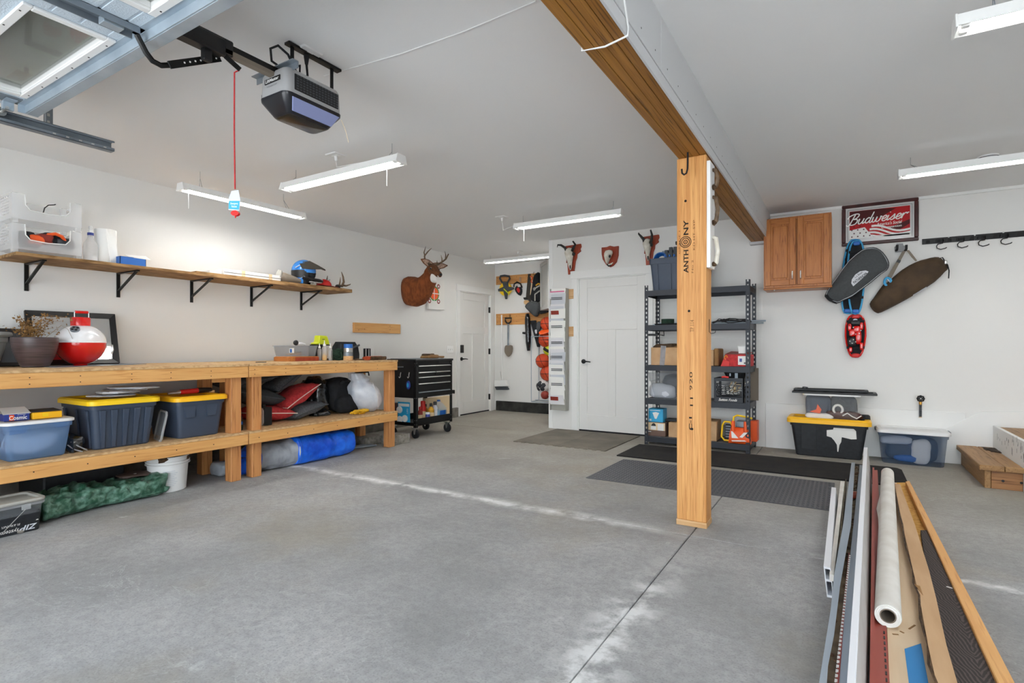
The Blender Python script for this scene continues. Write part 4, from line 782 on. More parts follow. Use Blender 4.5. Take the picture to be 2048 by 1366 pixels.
ob('wood_base', MB().lathe([(.052, 0), (.052, .048)], 24, c), 'pale_x', jr, .002); ob('lower_can', MB().lathe([(.050, .048), (.050, .086), (.046, .09)], 24, c), 'galv_dark', jr)
ob('ribbed_can', MB().lathe([(.047, .088), (.049, .092), (.047, .10), (.049, .108), (.047, .116), (.049, .124), (.047, .135)], 24, c), 'steel', jr); ob('blue_cap', MB().lathe([(.047, .134), (.047, .172), (.044, .178), (.001, .178)], 24, c), 'blue', jr)
for k, px in enumerate((731, 737)):
    c = V((-4.66, PX(px, 715, -4.66).y, BT)); t = thing('battery_pack', ['upright black battery pack nearer the blue capped jar', 'upright black battery pack nearer the bark slab'][k], 'battery', c, 'two battery packs on the bench')
    ob('case', MB().cb(c+V((0, 0, .065)), (.04, .034, .13)), 'black_plastic', t, .004); ob('white_edge', MB().cb(c+V((.021, -.013, .065)), (.002, .005, .12)), 'label_w', t)
c = V((-4.56, PX(720, 718, -4.56).y, BT)); ws_ = thing('wood_slice', 'thin oval wood slice lying flat before the battery packs', 'wood slice', c)
ob('slice', MB(M.Translation(c)@M.Diagonal((.6, 1.2, 1, 1))).lathe([(.06, 0), (.06, .014)], 16), 'cardboard_d', ws_, .002); ob('bark_rim', MB(M.Translation(c)@M.Diagonal((.6, 1.2, 1, 1))).lathe([(.0605, .001), (.064, .007), (.0605, .013)], 16, (0, 0, 0), False), 'bark', ws_)
y0, y1 = PX(741, 718, -4.42).y, min(4.47, PX(787, 718, -4.42).y)
bs_ = thing('bark_slab', 'reddish bark edged slab at the far end of the bench', 'slab', (-4.5, (y0+y1)/2, BT))
m = MB(); m.rings([[(-4.48+.07*math.cos(a), y0+(y1-y0)*k/12, BT+.022+.022*math.sin(a)*(1+.15*math.sin(k*2))) for a in [i*PI/5 for i in range(10)]] for k in range(13)]); ob('slab_body', m, 'plaque', bs_); ob('bark', MB().rings([[(-4.415+.008*math.cos(a)+.003*math.sin(3*k), y0+(y1-y0)*k/16, BT+.022+.02*math.sin(a)) for a in [i*PI/4 for i in range(8)]] for k in range(17)]), 'bark', bs_)
solo('flat_bar', 'short dark flat metal bar lying on the bench near the joint', 'bar', MB().cb((-4.6, PX(522, 728, -4.6).y, BT+.003), (.03, .09, .006)), 'black_metal')
# ------------------------------------------------------------------ lower shelf of the long bench
def tote(nm, label, c, hx_, hy_, h, body, lid=None, lidh=.03, rim=.02, taper=.86, ribs=0, grp=None, over=.02, kind='tote'):
    """c = base centre; half sizes at the top"""
    t = thing(nm, label, kind, c, grp)
    ob('tub', MB(M.Translation(c)).rr([(0, hx_*taper-.008, hy_*taper-.008, .03), (.008, hx_*taper, hy_*taper, .035), (h-.035, hx_*.985, hy_*.985, .035), (h-.034, hx_+.006, hy_+.006, .04), (h, hx_+.008, hy_+.008, .04)]+([] if lid else [(h, hx_-.002, hy_-.002, .04), (.012, hx_*taper-.006, hy_*taper-.006, .03)]), 5, cap=bool(lid)), body, t)
    if ribs:
        for s in range(ribs):
            f = (s+.5)/ribs*2-1
            for sx in (1,):
                ob('rib', MB(M.Translation(c)).slab([(hx_*taper*sx, f*hy_*.8-.012, .01), (hx_*taper*sx, f*hy_*.8+.012, .01), (hx_*.99*sx, f*hy_*.88+.02, h-.04), (hx_*.99*sx, f*hy_*.88-.02, h-.04)], (.013*sx, 0, 0)), body, t, .003)
            if s % 2 == 0: ob('rib', MB(M.Translation(c)).slab([(f*hx_*.8-.012, -hy_*taper, .01), (f*hx_*.8+.012, -hy_*taper, .01), (f*hx_*.88+.02, -hy_*.99, h-.04), (f*hx_*.88-.02, -hy_*.99, h-.04)], (0, -.013, 0)), body, t, .003)
    if lid:
        L = ob('lid', MB(M.Translation(c)).rr([(h-.006, hx_+over*.7, hy_+over*.7, .05), (h-.004, hx_+over, hy_+over, .05), (h+lidh*.7, hx_+over, hy_+over, .05), (h+lidh, hx_+over*.5, hy_+over*.5, .045), (h+lidh, hx_-.02, hy_-.02, .04), (h+lidh*.6, hx_-.03, hy_-.03, .04)], 5), lid, t)
    return t
c = V((-4.565, 1.36, BS))
ta = tote('clear_tote', 'hazy blue tote with white lid at the left end of the bench shelf', c, .205, .170, .232, 'blue_hazy', 'white_plastic', .016, over=.018)
ob('folded_cloth', MB().blob((c.x+.05, c.y, BS+.10), (.12, .12, .07), .2, 8, seed=3), 'paper3', ta)
for k, (px0, px1) in enumerate(((0, 0),)):
    ob('latch_panel', MB(fx(c.x+.196, c.y, BS)).prism([(-.15, .225), (-.05, .225), (-.068, .175), (-.15, .17)], 0, .006, 'z'), 'blue_hazy', ta, .002); ob('latch_panel', MB(fx(c.x+.196, c.y, BS)).prism([(.07, .225), (.155, .225), (.15, .19), (.078, .185)], 0, .006, 'z'), 'blue_hazy', ta, .002)
zt_ = BS+.246
bx = thing('snack_box', 'white and blue snack box lettered in white on the clear tote lid', 'box', (-4.50, 1.27, zt_))
ob('box_body', MB().box(-4.56, -4.47, 1.215, 1.34, zt_, zt_+.042), 'purple_blue', bx); ob('open_lid', MB().slab([(-4.462, 1.208, zt_+.043), (-4.462, 1.345, zt_+.043), (-4.555, 1.34, zt_+.078), (-4.555, 1.215, zt_+.078)], (0, 0, .002)), 'white_enamel', bx)
ob('red_corner', MB(fx(-4.4695, 1.24, zt_)).box(-.0, .024, .002, .038, 0, .001), 'orange', bx)
text('lettering', 'Cosmic', 'white_enamel', bx, fx(-4.468, 1.283, zt_+.019), .088, .026, off=.02); text('small_lettering', 'BROWNIES', 'white_enamel', bx, fx(-4.468, 1.30, zt_+.037), .04, .005)
yb = thing('yellow_box', 'amber yellow flat box beside the snack box on the tote lid', 'box', (-4.52, 1.44, zt_))
ob('box_body', MB().box(-4.60, -4.455, 1.352, 1.505, zt_, zt_+.042), 'amber_lid', yb, .002); ob('tuck_flap', MB().box(-4.4555, -4.452, 1.40, 1.432, zt_+.012, zt_+.036), 'yellow_lid', yb); ob('inner_flap', MB().slab([(-4.46, 1.352, zt_+.045), (-4.46, 1.505, zt_+.045), (-4.60, 1.505, zt_+.052), (-4.60, 1.352, zt_+.052)], (0, 0, .002)), 'dark_gray', yb)
c = V((-4.50, 1.575, BS+.055)); bb = thing('crumpled_bag', 'crumpled clear and black bag between the tote and the navy tote', 'bag', (-4.5, 1.575, BS))
ob('bag_body', MB().blob(c, (.09, .055, .06), .35, 16, seed=9, flat=-.054), 'black_bag', bb); ob('shiny_twists', MB().tube([c+V((.07, -.03, .02)), c+V((.10, .0, -.01)), c+V((.10, .05, -.045))], .004, 5).tube([c+V((.06, -.045, .0)), c+V((.09, -.02, -.03)), c+V((.11, .02, -.05))], .004, 5), 'clear_bag', bb)
c = V((-4.62, 1.845, BS))
tb_ = tote('storage_tote', 'navy tote with yellow lid under a pile of clear bags', c, .255, .205, .315, 'navy', 'yellow_lid', .035, taper=.86, ribs=5, over=.026, grp='navy totes with yellow lids on the bench shelf')
z = BS+.352
pp = thing('plastic_sleeves', 'pile of clear plastic sleeves heaped on the first navy tote', 'bags', (-4.6, 1.86, z))
for k in range(5): ob('sleeve', MB(M.Translation((-4.60+.02*k, 1.86+.015*k, z+.008+.014*k))@M.Rotation(.25*(k-2), 4, 'Z')).blob((0, 0, 0), (.15, .13-.012*k, .008), .6, 7, seed=30+k, n=24, m=8), 'clear_bag' if k % 2 else 'paper3', pp)
c = V((-4.60, 2.375, BS))
tc_ = tote('storage_tote', 'navy tote with yellow lid carrying red tools, near the bench post', c, .25, .185, .295, 'navy', 'amber_lid', .035, taper=.86, ribs=0, over=.026, grp='navy totes with yellow lids on the bench shelf')
for f in (-.5, .45): ob('latch_panel', MB(fx(c.x+.232, c.y, BS)).prism([(f*.185-.05, .27), (f*.185+.05, .27), (f*.17+.035, .16), (f*.17-.035, .16)], 0, .014, 'z'), 'navy', tc_, .003)
z = BS+.332; c = V((-4.52, 2.36, z+.022))
rd = thing('caulk_gun', 'red and black tool lying on the second navy tote lid', 'tool', (c.x, c.y, z))
ob('red_barrel', MB().tube([c+V((0, -.07, 0)), c+V((0, .07, .004))], .020, 12), 'red', rd); ob('black_grip', MB().tube([c+V((0, .07, .004)), c+V((0, .18, .004))], [.024, .018], 12), 'black_plastic', rd); ob('steel_nose', MB().tube([c+V((0, -.16, -.006)), c+V((0, -.07, 0))], [.008, .018], 10), 'steel', rd)
solo('wood_dowel', 'short tan wooden dowel on the second navy tote lid', 'dowel', MB().tube([(-4.60, 2.45, z+.014), (-4.50, 2.56, z+.012)], .011, 8), 'pale_x')
P0, P1 = PZ(300, 886, BS), PZ(319, 882, BS)
ld = thing('tote_cover', 'clear plastic lid standing on edge between the two navy totes', 'lid', (-4.43, 2.10, BS))
Tl = FR((-4.47, 2.105, BS+.002), (1, -.25, 0), (-.02, .22, 1)); m = MB(Tl)
rr_ = [(-.11, .02), (-.09, 0), (.09, 0), (.11, .02), (.11, .20), (.09, .22), (-.09, .22), (-.11, .20)]
m.prism(rr_, 0, .006, 'z'); ob('lid_panel', m, 'clear_gray', ld); ob('lid_rim', MB(Tl).tube([(a, b, .004) for a, b in rr_], .008, 6, loop=True), 'clear_hazy', ld)
c = PZ(484.5, 861, BS); c = V((-4.42, 2.735, BS))
gb = thing('spray_can', 'slim dark green bottle standing between the two bench posts', 'bottle', c)
ob('can', MB().lathe([(.020, 0), (.020, .10), (.016, .115), (.012, .12)], 16, c), 'black_plastic', gb); ob('green_label', MB().lathe([(.0205, .015), (.0205, .045)], 16, c, False), 'dgreen', gb); ob('label_band', MB().lathe([(.0206, .05), (.0206, .075)], 16, c, False), 'blue', gb); ob('pump', MB().lathe([(.009, .12), (.009, .145), (.012, .147), (.012, .16), (.001, .161)], 12, c), 'clear_gray', gb)
# ------------------------------------------------------------------ floor under the long bench
c = V((-4.30, 1.175, 0)); T = rz((-4.305, 1.185, 0), .04); bh, bd, hh = .135, .125, .175
zp = thing('lidded_pail', 'rectangular clear pail with black print and gray lid on the floor', 'pail', (-4.3, 1.185, 0))
ob('pail_body', MB(T).rr([(0, bd*.88, bh*.9, .03), (hh-.03, bd*.97, bh*.97, .03), (hh, bd, bh, .03)], 5), 'clear_gray', zp)
ob('black_band', MB(T).rr([(.002, bd*.885, bh*.905, .03), (hh*.62, bd*.95+.001, bh*.955+.001, .03)], 5, False), 'black_tote', zp)
ob('dark_content', MB(T).rr([(.004, bd*.86, bh*.88, .03), (hh*.7, bd*.92, bh*.92, .03)], 5), 'black_tote', zp)
ob('rim', MB(T).rr([(hh-.012, bd+.008, bh+.008, .035), (hh+.002, bd+.01, bh+.01, .035)], 5), 'clear_hazy', zp)
ob('lid', MB(T).rr([(hh+.004, bd+.006, bh+.006, .035), (hh+.012, bd+.012, bh+.012, .035), (hh+.024, bd+.01, bh+.01, .035), (hh+.024, bd-.012, bh-.012, .03), (hh+.012, bd-.016, bh-.016, .03)], 5), 'mail_gray', zp)
Tz = T@FR((bd*.90+.004, 0, .0), (0, 1, 0), (0, 0, 1))@M.Rotation(-.045, 4, 'X')
R180 = M.Rotation(PI, 4, 'Z')
text('lettering', 'ZIP', 'paper3', zp, Tz@M.Translation((.062, .030, .001))@R180, .085, .030, sh=.3, off=.02); text('system_lettering', 'system', 'label_w', zp, Tz@M.Translation((-.025, .030, .001))@R180, .085, .024, sh=.3); text('flashing_lettering', 'FLASHING', 'label_w', zp, Tz@M.Translation((-.02, .060, .002))@R180, .085, .014, sh=.2)
ob('print_line', MB(Tz).box(-.11, -.07, .072, .078, .001, .002).box(.02, .11, .062, .066, .001, .002), 'label_w', zp)['kind'] = 'stuff'
bw = [(bd+.012, .04, hh-.03), (bd+.016, .0, hh-.07), (bd+.014, -.06, .04), (bd+.012, -.10, .03)]
ob('wire_bail', MB(T).tube(bw, .002, 6), 'steel', zp); ob('bail_tab', MB(T).cb((bd+.010, .045, hh-.018), (.006, .045, .03)), 'clear_hazy', zp, .002)
solo('pebble', 'small tan pebble on the floor before the lidded pail', 'stone', MB().ell(PZ(41, 1063, .012), (.012, .018, .012), 10, 6), 'stone')
y0, y1 = 1.37, 2.12; m = MB(); RR = []
for k in range(61):
    u = k/60; y = y0+(y1-y0)*u; xc = -4.44-.11*u-.03*math.sin(u*5); hz = .145+.028*noise.noise(V((u*4, 1, 2)))+(.012 if k % 9 < 4 else 0); g = []
    for j in range(40):
        a = 2*PI*j/40; x = .155*math.copysign(abs(math.cos(a))**.6, math.cos(a)); zz = math.copysign(abs(math.sin(a))**.6, math.sin(a))
        d = .022*noise.noise(V((x*14, y*12, zz*2)))+.022*(.3-abs(noise.noise(V((x*22, y*17, zz*2.5)))))+.010*(.3-abs(noise.noise(V((x*50, y*40, zz*6)))))
        lift = .02*math.sin(u*8) if zz > 0 else 0
        g.append((xc+x*(1+.1*noise.noise(V((y*6, zz, 5))))+d, y+d, max(.003, .5*hz*(1+zz)+lift*zz+(d if zz > -.8 else 0))))
    RR.append(g)
m.rings(RR); gt = thing('folded_tarp', 'folded green camouflage tarp on the floor under the bench', 'tarp', (-4.5, 1.75, 0)); ob('tarp_body', m, 'green_tarp', gt, ang=180)
ob('hem_flap', MB().blob((-4.58, 1.99, .155), (.09, .10, .012), .4, 9, seed=4), 'tarp_edge', gt); ob('grommet', MB().lathe([(.010, 0), (.010, .003), (.005, .003)], 10, (-4.52, 1.97, .168)), 'steel', gt)
c = V((-4.52, 2.20, 0)); Hb = .272
wbk = thing('bucket', 'white plastic bucket with printed warning label under the bench', 'bucket', c)
ob('bucket_body', MB().lathe([(.118, 0), (.124, .006), (.140, Hb-.05), (.140, Hb-.048), (.150, Hb-.047), (.150, Hb-.038), (.141, Hb-.036), (.142, Hb-.01), (.148, Hb-.008), (.148, Hb), (.138, Hb), (.135, Hb-.03), (.11, .01), (.001, .009)], 32, c, False), 'white_plastic', wbk)
ob('ring', MB().lathe([(.142, Hb-.066), (.152, Hb-.064), (.152, Hb-.058), (.142, Hb-.056)], 32, c, False), 'white_plastic', wbk)
mm = MB()
for k in range(9):
    zz = .05+k*.014
    a0, a1 = -.35, .22+.2*((k*7) % 5)/5
    mm.rings([[((c.x+(.128+.012*zz/.25+.0015)*math.cos(a)), c.y+(.128+.012*zz/.25+.0015)*math.sin(a), z_) for z_ in (zz, zz+.004)] for a in [a0+(a1-a0)*i/8-.35 for i in range(9)]], cap=False)
ob('label_print', mm, 'paper3', wbk)['kind'] = 'stuff'
ob('trash_heap', MB().blob((c.x, c.y, Hb-.01), (.11, .11, .03), .5, 14, seed=6), 'bark', wbk)
# ------------------------------------------------------------------ lower shelf of the second bench
def cushion(label, c, rot, w, d, h, mat, pipe, seed, grp='outdoor cushions under the bench'):
    T = M.Translation(c)@rot; t = thing('throw_pillow', label, 'pillow', c, grp)
    ob('pillow_cover', MB().pillow(w, d, h, T, seed=seed), mat, t, ang=180)
    e = []
    for (ax, s) in ((0, -1), (1, 1), (0, 1), (1, -1)):
        for k in range(10):
            q = -1+2*k/10; q = q*(-1 if (ax, s) in ((0, 1), (1, -1)) else 1)
            u, v = (q, s) if ax == 0 else (s, q)
            e.append(T@V((u*w/2*(1-.10*(1-abs(v)**2)*(abs(u) > .99)), v*d/2*(1-.10*(1-abs(u)**2)*(abs(v) > .99)), 0)))
    ob('piping', MB().tube(e, .0045, 6, loop=True), pipe, t); return t
Rx = lambda a, b=0, cc=0: M.Rotation(cc, 4, 'Z')@M.Rotation(a, 4, 'X')@M.Rotation(b, 4, 'Y')
cushion('red pillow with pale piping on top, tilted up to the right', V((-4.72, 3.46, BS+.215)), Rx(.48, -.12, .05), .42, .45, .15, 'red_fab', 'piping', 1)
cushion('red pillow lying lowest on the bench shelf behind the black box', V((-4.73, 3.16, BS+.085)), Rx(-.10, -.05, .0), .42, .44, .14, 'red_fab', 'piping', 2)
cushion('gray pillow lowest on the shelf right of the red ones', V((-4.76, 3.55, BS+.075)), Rx(.20, .0, .12), .42, .46, .13, 'gray_fab', 'dgray_fab', 3)
cushion('gray pillow in the middle left of the pile above the lower red one', V((-4.80, 3.10, BS+.245)), Rx(-.22, -.05, .0), .42, .46, .15, 'dgray_fab', 'gray_fab', 4)
cushion('gray pillow tilted high up above the red ones', V((-4.86, 3.46, BS+.385)), Rx(.55, -.1, 0), .42, .44, .12, 'gray_fab', 'dgray_fab', 5)
cushion('dark gray pillow pressed under the bench top at the left', V((-4.82, 3.02, BS+.40)), Rx(.15, .0, 0), .42, .44, .11, 'dgray_fab', 'gray_fab', 6)
c = V((-4.505, 3.03, BS))
sp_ = thing('desk_speaker', 'small black box with white side standing before the pillows', 'speaker', c)
ob('case', MB().box(c.x-.06, c.x+.03, c.y-.03, c.y+.05, BS, BS+.165), 'black_plastic', sp_, .006); ob('white_side', MB(fy(c.x-.015, c.y-.031, BS)).prism([(-.04, .004), (.02, .004), (.036, .03), (.036, .135), (.02, .16), (-.04, .16)], 0, .003, 'z'), 'label_w', sp_)
ob('clip', MB().cb((c.x-.03, c.y, BS+.178), (.03, .03, .03)), 'black_plastic', sp_, .006)
c = V((-4.80, 3.80, BS+.17))
solo('trash_bag', 'shiny black plastic bag bunched up right of the pillows', 'bag', MB().blob(c, (.15, .125, .21), .28, 8, seed=11, flat=-.166, n=36, m=26), 'black_bag', ang=180)
solo('trash_bag', 'black plastic bag knot lying flat before the bunched black bag', 'bag', MB().blob((-4.66, 3.75, BS+.028), (.06, .09, .028), .5, 14, seed=17, flat=-.026), 'black_bag')
du = thing('duffel_bag', 'black duffel bag slumped beside the white trash bag', 'bag', (-4.7, 4.08, BS))
ob('bag_body', MB().blob((-4.78, 4.07, BS+.20), (.16, .18, .175), .14, 6, seed=13, n=32, m=22, flat=-.195), 'black_fab', du, ang=180); ob('front_pocket', MB().blob((-4.62, 4.08, BS+.10), (.08, .15, .095), .12, 8, seed=15, flat=-.095), 'black_fab', du, ang=180)
ob('handle', MB().tube([(-4.66, 3.98, BS+.28), (-4.60, 4.02, BS+.35), (-4.60, 4.12, BS+.355), (-4.66, 4.17, BS+.29)], [(.012, .004)]*4, 6), 'black_fab', du)
wbg = thing('white_trash_bag', 'full white drawstring trash bag bulging beside the end post', 'bag', (-4.6, 4.33, BS))
Rg = []
for k in range(24):
    u = k/23; z = BS+.003+.43*u; rad = (.085+.10*math.sin(min(1, u*1.25)*PI)**.8) if u < .8 else .10*(1-(u-.8)*2.2)+.02
    lean = -.12*u*u; g = []
    for j in range(30):
        a = 2*PI*j/30; f = 1+.10*math.sin(a*9+u*3)*(u > .55)*(u-.3)+.12*noise.noise(V((math.cos(a)*2, math.sin(a)*2, u*4)))
        g.append((-4.54+rad*.95*f*math.cos(a)-.02*u, 4.30+rad*f*1.0*math.sin(a)+lean*1.2, z+.008*noise.noise(V((a, u*9, 2)))))
    Rg.append(g)
ob('bag_body', MB().rings(Rg), 'white_bag', wbg, ang=180)
ob('black_drawstring', MB().tube([(-4.54, 4.10, BS+.425), (-4.50, 4.19, BS+.44), (-4.50, 4.28, BS+.44), (-4.50, 4.29, BS+.40)], .008, 6), 'black_fab', wbg); ob('side_seam', MB().tube([(-4.37, 4.22, BS+.33), (-4.345, 4.27, BS+.18), (-4.40, 4.33, BS+.03)], .003, 5), 'white_plastic', wbg)
gl = thing('work_gloves', 'pair of yellow work gloves lying before the white trash bag', 'gloves', (-4.42, 4.08, BS))
for k in range(2):
    c = V((-4.43+.03*k, 4.09+.02*k, BS+.016+.02*k)); ob('glove_palm', MB().blob(c, (.045, .055, .016), .15, 12, seed=k), 'yellow_fab', gl)
    for j in range(4): ob('glove_finger', MB().tube([c+V((-.03+.02*j, -.05, 0)), c+V((-.034+.022*j, -.085, .003)), c+V((-.036+.024*j, -.115+.008*abs(j-1.5), -.002))], [.011, .0105, .008], 8), 'yellow_fab', gl)
    ob('glove_thumb', MB().tube([c+V((.035, -.01, 0)), c+V((.055, -.04, .0)), c+V((.058, -.06, -.003))], [.012, .011, .008], 8), 'yellow_fab', gl)
# blue tarp, rods and blocks below
bt_ = thing('rolled_tarp', 'rolled blue and gray tarp on the floor under the shorter bench', 'tarp', (-4.5, 3.4, 0))
def roll(ya, yb, xa, xb, ra, rb, seed, amp=.012, steps=48, close=False):
    RR = []
    for k in range(steps+1):
        u = k/steps; y = ya+(yb-ya)*u; r = ra+(rb-ra)*u; xc = xa+(xb-xa)*u; g = []
        if close and k > steps-3: r *= (1, .92, .70)[k-steps+2]
        for j in range(40):
            a = 2*PI*j/40; q = .7
            x = math.copysign(abs(math.cos(a))**q, math.cos(a)); z_ = math.copysign(abs(math.sin(a))**q, math.sin(a))
            d = amp*noise.noise(V((x*2+seed, y*9, z_*2)))+amp*1.1*(.3-abs(noise.noise(V((x*3+y*5, y*11, z_*3+seed)))))+amp*.5*(.3-abs(noise.noise(V((x*7, y*26-x*4, z_*7+seed)))))
            g.append((xc+(r*1.05+d)*x, y, max(.003, r*.82+(r*.82+d)*z_)))
        RR.append(g)
    return MB().rings(RR)
ob('gray_section', roll(2.93, 3.30, -4.56, -4.51, .135, .15, 2, .016), 'gray_tarp', bt_, ang=180); ob('blue_section', roll(3.29, 3.98, -4.515, -4.51, .165, .155, 5, .012, close=True), 'blue_tarp', bt_, ang=180)
ob('blue_hem', roll(3.265, 3.30, -4.515, -4.515, .17, .172, 5, .004, 4), 'blue_tarp', bt_, ang=180); ob('white_rope', MB().tube([(-4.515+.183*math.cos(a), 3.272, max(.006, .14+.145*math.sin(a))) for a in [i*PI/10-1.3 for i in range(14)]], .006, 6), 'paper3', bt_)
ob('blue_band', roll(2.86, 2.935, -4.57, -4.56, .11, .14, 9, .008, 6), 'blue_tarp', bt_, ang=180); ob('tucked_end', MB().blob((-4.50, 2.84, .07), (.08, .06, .065), .3, 12, seed=8, flat=-.066), 'blue_tarp', bt_)
solo('crumpled_tarp', 'crumpled blue gray tarp bit on the floor between the bench posts', 'tarp', MB().blob((-4.62, 2.70, .06), (.10, .07, .058), .25, 9, seed=19, flat=-.057), 'gray_tarp')
for k in range(4): solo('metal_rod', ['metal rod nearest the room in the bundle under the bench', 'second metal rod from the room in the bundle under the bench', 'third metal rod from the room in the bundle under the bench', 'metal rod deepest in the bundle under the bench'][k], 'rod', MB().tube([(-4.62-.035*k, 4.02, .012), (-4.50-.035*k, 4.40, .012)], .010, 8), 'galv_dark', 'metal rods under the bench')
def block(label, x0, x1, y0, y1, z0, h, mat='stone'): return solo('paver_block', label, 'paver', MB().box(x0, x1, y0, y1, z0, z0+h), mat, 'concrete pavers by the bench', bev=.006)
block('gray paver on the floor just past the bench end post', -4.56, -4.35, 4.53, 4.80, 0, .105); block('gray paver lying half under the bench behind the end post', -4.86, -4.60, 4.34, 4.62, 0, .09); 
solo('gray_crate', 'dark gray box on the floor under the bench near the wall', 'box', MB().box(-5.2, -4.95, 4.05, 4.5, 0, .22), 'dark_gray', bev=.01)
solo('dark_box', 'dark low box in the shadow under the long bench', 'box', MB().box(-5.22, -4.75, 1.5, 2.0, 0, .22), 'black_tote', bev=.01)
# ------------------------------------------------------------------ tool cart
CX0, CX1, CY0, CY1 = -4.90, -4.43, 4.985, 5.70
zf = lambda py: PX(833, py, CX1).z
tc = thing('tool_cart', 'black rolling tool cart with steel drawer pulls beside the white door', 'tool cart', ((CX0+CX1)/2, (CY0+CY1)/2, 0))
ztop = .972; zdr = zf(797); ztray = zf(838); zbot = .155
ob('cart_top', MB().box(CX0-.01, CX1+.012, CY0-.012, CY1+.012, ztop-.028, ztop), 'black_plastic', tc, .006)
ob('push_handle', MB().tube([(CX0+.04, CY1+.01, ztop-.02), (CX0+.04, CY1+.055, ztop-.015), (CX1-.04, CY1+.055, ztop-.015), (CX1-.04, CY1+.01, ztop-.02)], .013, 8), 'black_plastic', tc)
ob('cabinet', MB().box(CX0+.01, CX1-.012, CY0+.004, CY1-.004, zdr, ztop-.028), 'black_plastic', tc, .003)
for x in (CX0, CX1-.042):
    for y in (CY0, CY1-.042):
        m = MB(); m.box(x, x+.042, y, y+.003, zbot-.02, ztop-.028) if y == CY0 else m.box(x, x+.042, y+.039, y+.042, zbot-.02, ztop-.028)
        m.box(x+.039, x+.042, y, y+.042, zbot-.02, ztop-.028) if x != CX0 else m.box(x, x+.003, y, y+.042, zbot-.02, ztop-.028)
        cp_ = ob('corner_post', m, 'black_metal', tc, .001)
        m = MB()
        for z in (ztop-.05, ztop-.09, zdr+.0, ztray-.02, zbot+.02):
            for q in (.012, .03): m.cb((CX1+.0005, y+q, z), (.003, .009, .009)) if q == .012 else m.cb((x+q-.005, CY0-.0005, z), (.009, .003, .009))
        ob('rivet', m, 'steel', cp_)['kind'] = 'stuff'
for k, (z0, z1, ya, yb) in enumerate(((zf(743.5), zf(731), 0, 1), (zf(753), zf(744), 0, .52), (zf(753), zf(744), .53, 1), (zf(766), zf(754), 0, 1), (zf(783), zf(767), 0, 1), (zf(795.5), zf(784), 0, 1))):
    y0 = CY0+.045+(CY1-CY0-.09)*ya; y1 = CY0+.045+(CY1-CY0-.09)*yb
    d = ob('drawer', MB().box(CX1-.02, CX1-.002, y0+.002, y1-.002, z0+.002, z1-.002), 'black_metal', tc, .002)
    ob('drawer_pull', MB().box(CX1-.003, CX1+.012, y0+.004, y1-.004, z1-.017, z1-.006), 'steel' if k != 5 else 'galv_dark', d, .003)
np_ = ob('name_plate', MB().box(CX1-.013, CX1-.010, CY0+.06, CY0+.45, zf(729), zf(719.5)), 'black_metal', tc)
text('lettering', 'U.S.GENERAL', 'label_w', np_, fx(CX1-.0105, CY0+.20, zf(724)), .25, .026, off=.02)
ob('tray', MB().box(CX0+.004, CX1-.004, CY0+.004, CY1-.004, zbot+.005, zbot+.012).box(CX1-.008, CX1-.004, CY0+.042, CY1-.042, zbot, ztray).box(CX0+.004, CX0+.008, CY0+.04, CY1-.04, zbot, ztray).box(CX0+.04, CX1-.04, CY0+.004, CY0+.008, zbot, ztray-.05).box(CX0+.04, CX1-.04, CY1-.008, CY1-.004, zbot, ztray-.02), 'black_metal', tc, .001)
ob('side_shelf', MB().slab([(CX0+.06, CY1, zdr+.06), (CX1-.03, CY1, zdr+.06), (CX1-.03, CY1+.10, zdr+.05), (CX0+.06, CY1+.10, zdr+.05)], (0, 0, -.05)), 'black_metal', tc, .003)
for k, (x, y) in enumerate(((CX1-.05, CY0+.045), (CX1-.05, CY1-.045), (CX0+.05, CY0+.045), (CX0+.05, CY1-.045))):
    cs = ob('caster_fork', MB().box(x-.035, x+.035, y-.035, y+.035, .128, .137).slab([(x-.02, y-.024, .128), (x+.03, y-.024, .128), (x+.012, y-.024, .05), (x-.004, y-.024, .05)], (0, .003, 0)).slab([(x-.02, y+.024, .128), (x+.03, y+.024, .128), (x+.012, y+.024, .05), (x-.004, y+.024, .05)], (0, -.003, 0)), 'steel', tc)
    ob('wheel', MB(FR((x+.004, y, .055), (1, 0, 0), (0, 0, 1))).lathe([(.02, -.018), (.048, -.018), (.055, -.012), (.055, .012), (.048, .018), (.02, .018), (.02, .021), (.001, .021)], 22), 'black_rubber', cs)
for k, px in enumerate((802, 819)):
    x = PY(px, 750, CY0).x; z = PY(px, 748, CY0).z
    ob('side_hook', MB().tube([(x, CY0-.004, z+.02), (x, CY0-.012, z-.01), (x, CY0-.012, z-.035), (x-.012, CY0-.014, z-.048), (x-.022, CY0-.014, z-.035)], .005, 6), 'steel', tc)
x = PY(819, 750, CY0).x; z = PY(819, 770, CY0).z
kt = thing('key_tag', 'blue oval tag hanging on the side hook of the tool cart', 'tag', (x, CY0-.02, z))
ob('tag_body', MB(fy(x, CY0-.014, z)@M.Diagonal((.032, .052, 1, 1))).lathe([(.9, 0), (1, .003), (1, .012), (.8, .016), (.001, .017)], 18), 'purple_blue', kt); ob('tag_face', MB(fy(x, CY0-.030, z)@M.Diagonal((.014, .03, 1, 1))).lathe([(1, -.002), (1, .002), (.001, .003)], 14), 'cyan', kt)
ob('side_handle_bar', MB().bar((CX0+.12, CY0-.006, ztop-.10), (CX0+.27, CY0-.006, ztop-.095), .006, .012), 'galv_dark', tc)
zt_ = ztop+.001
solo('metal_tray', 'thin flat metal sheet lying on the tool cart top', 'sheet', MB().box(CX0+.03, CX1-.02, CY0+.02, CY1-.16, zt_, zt_+.004), 'galv_dark')
lg = thing('leather_gloves', 'tan leather work gloves piled on top of the tool cart', 'gloves', (-4.62, 5.48, zt_))
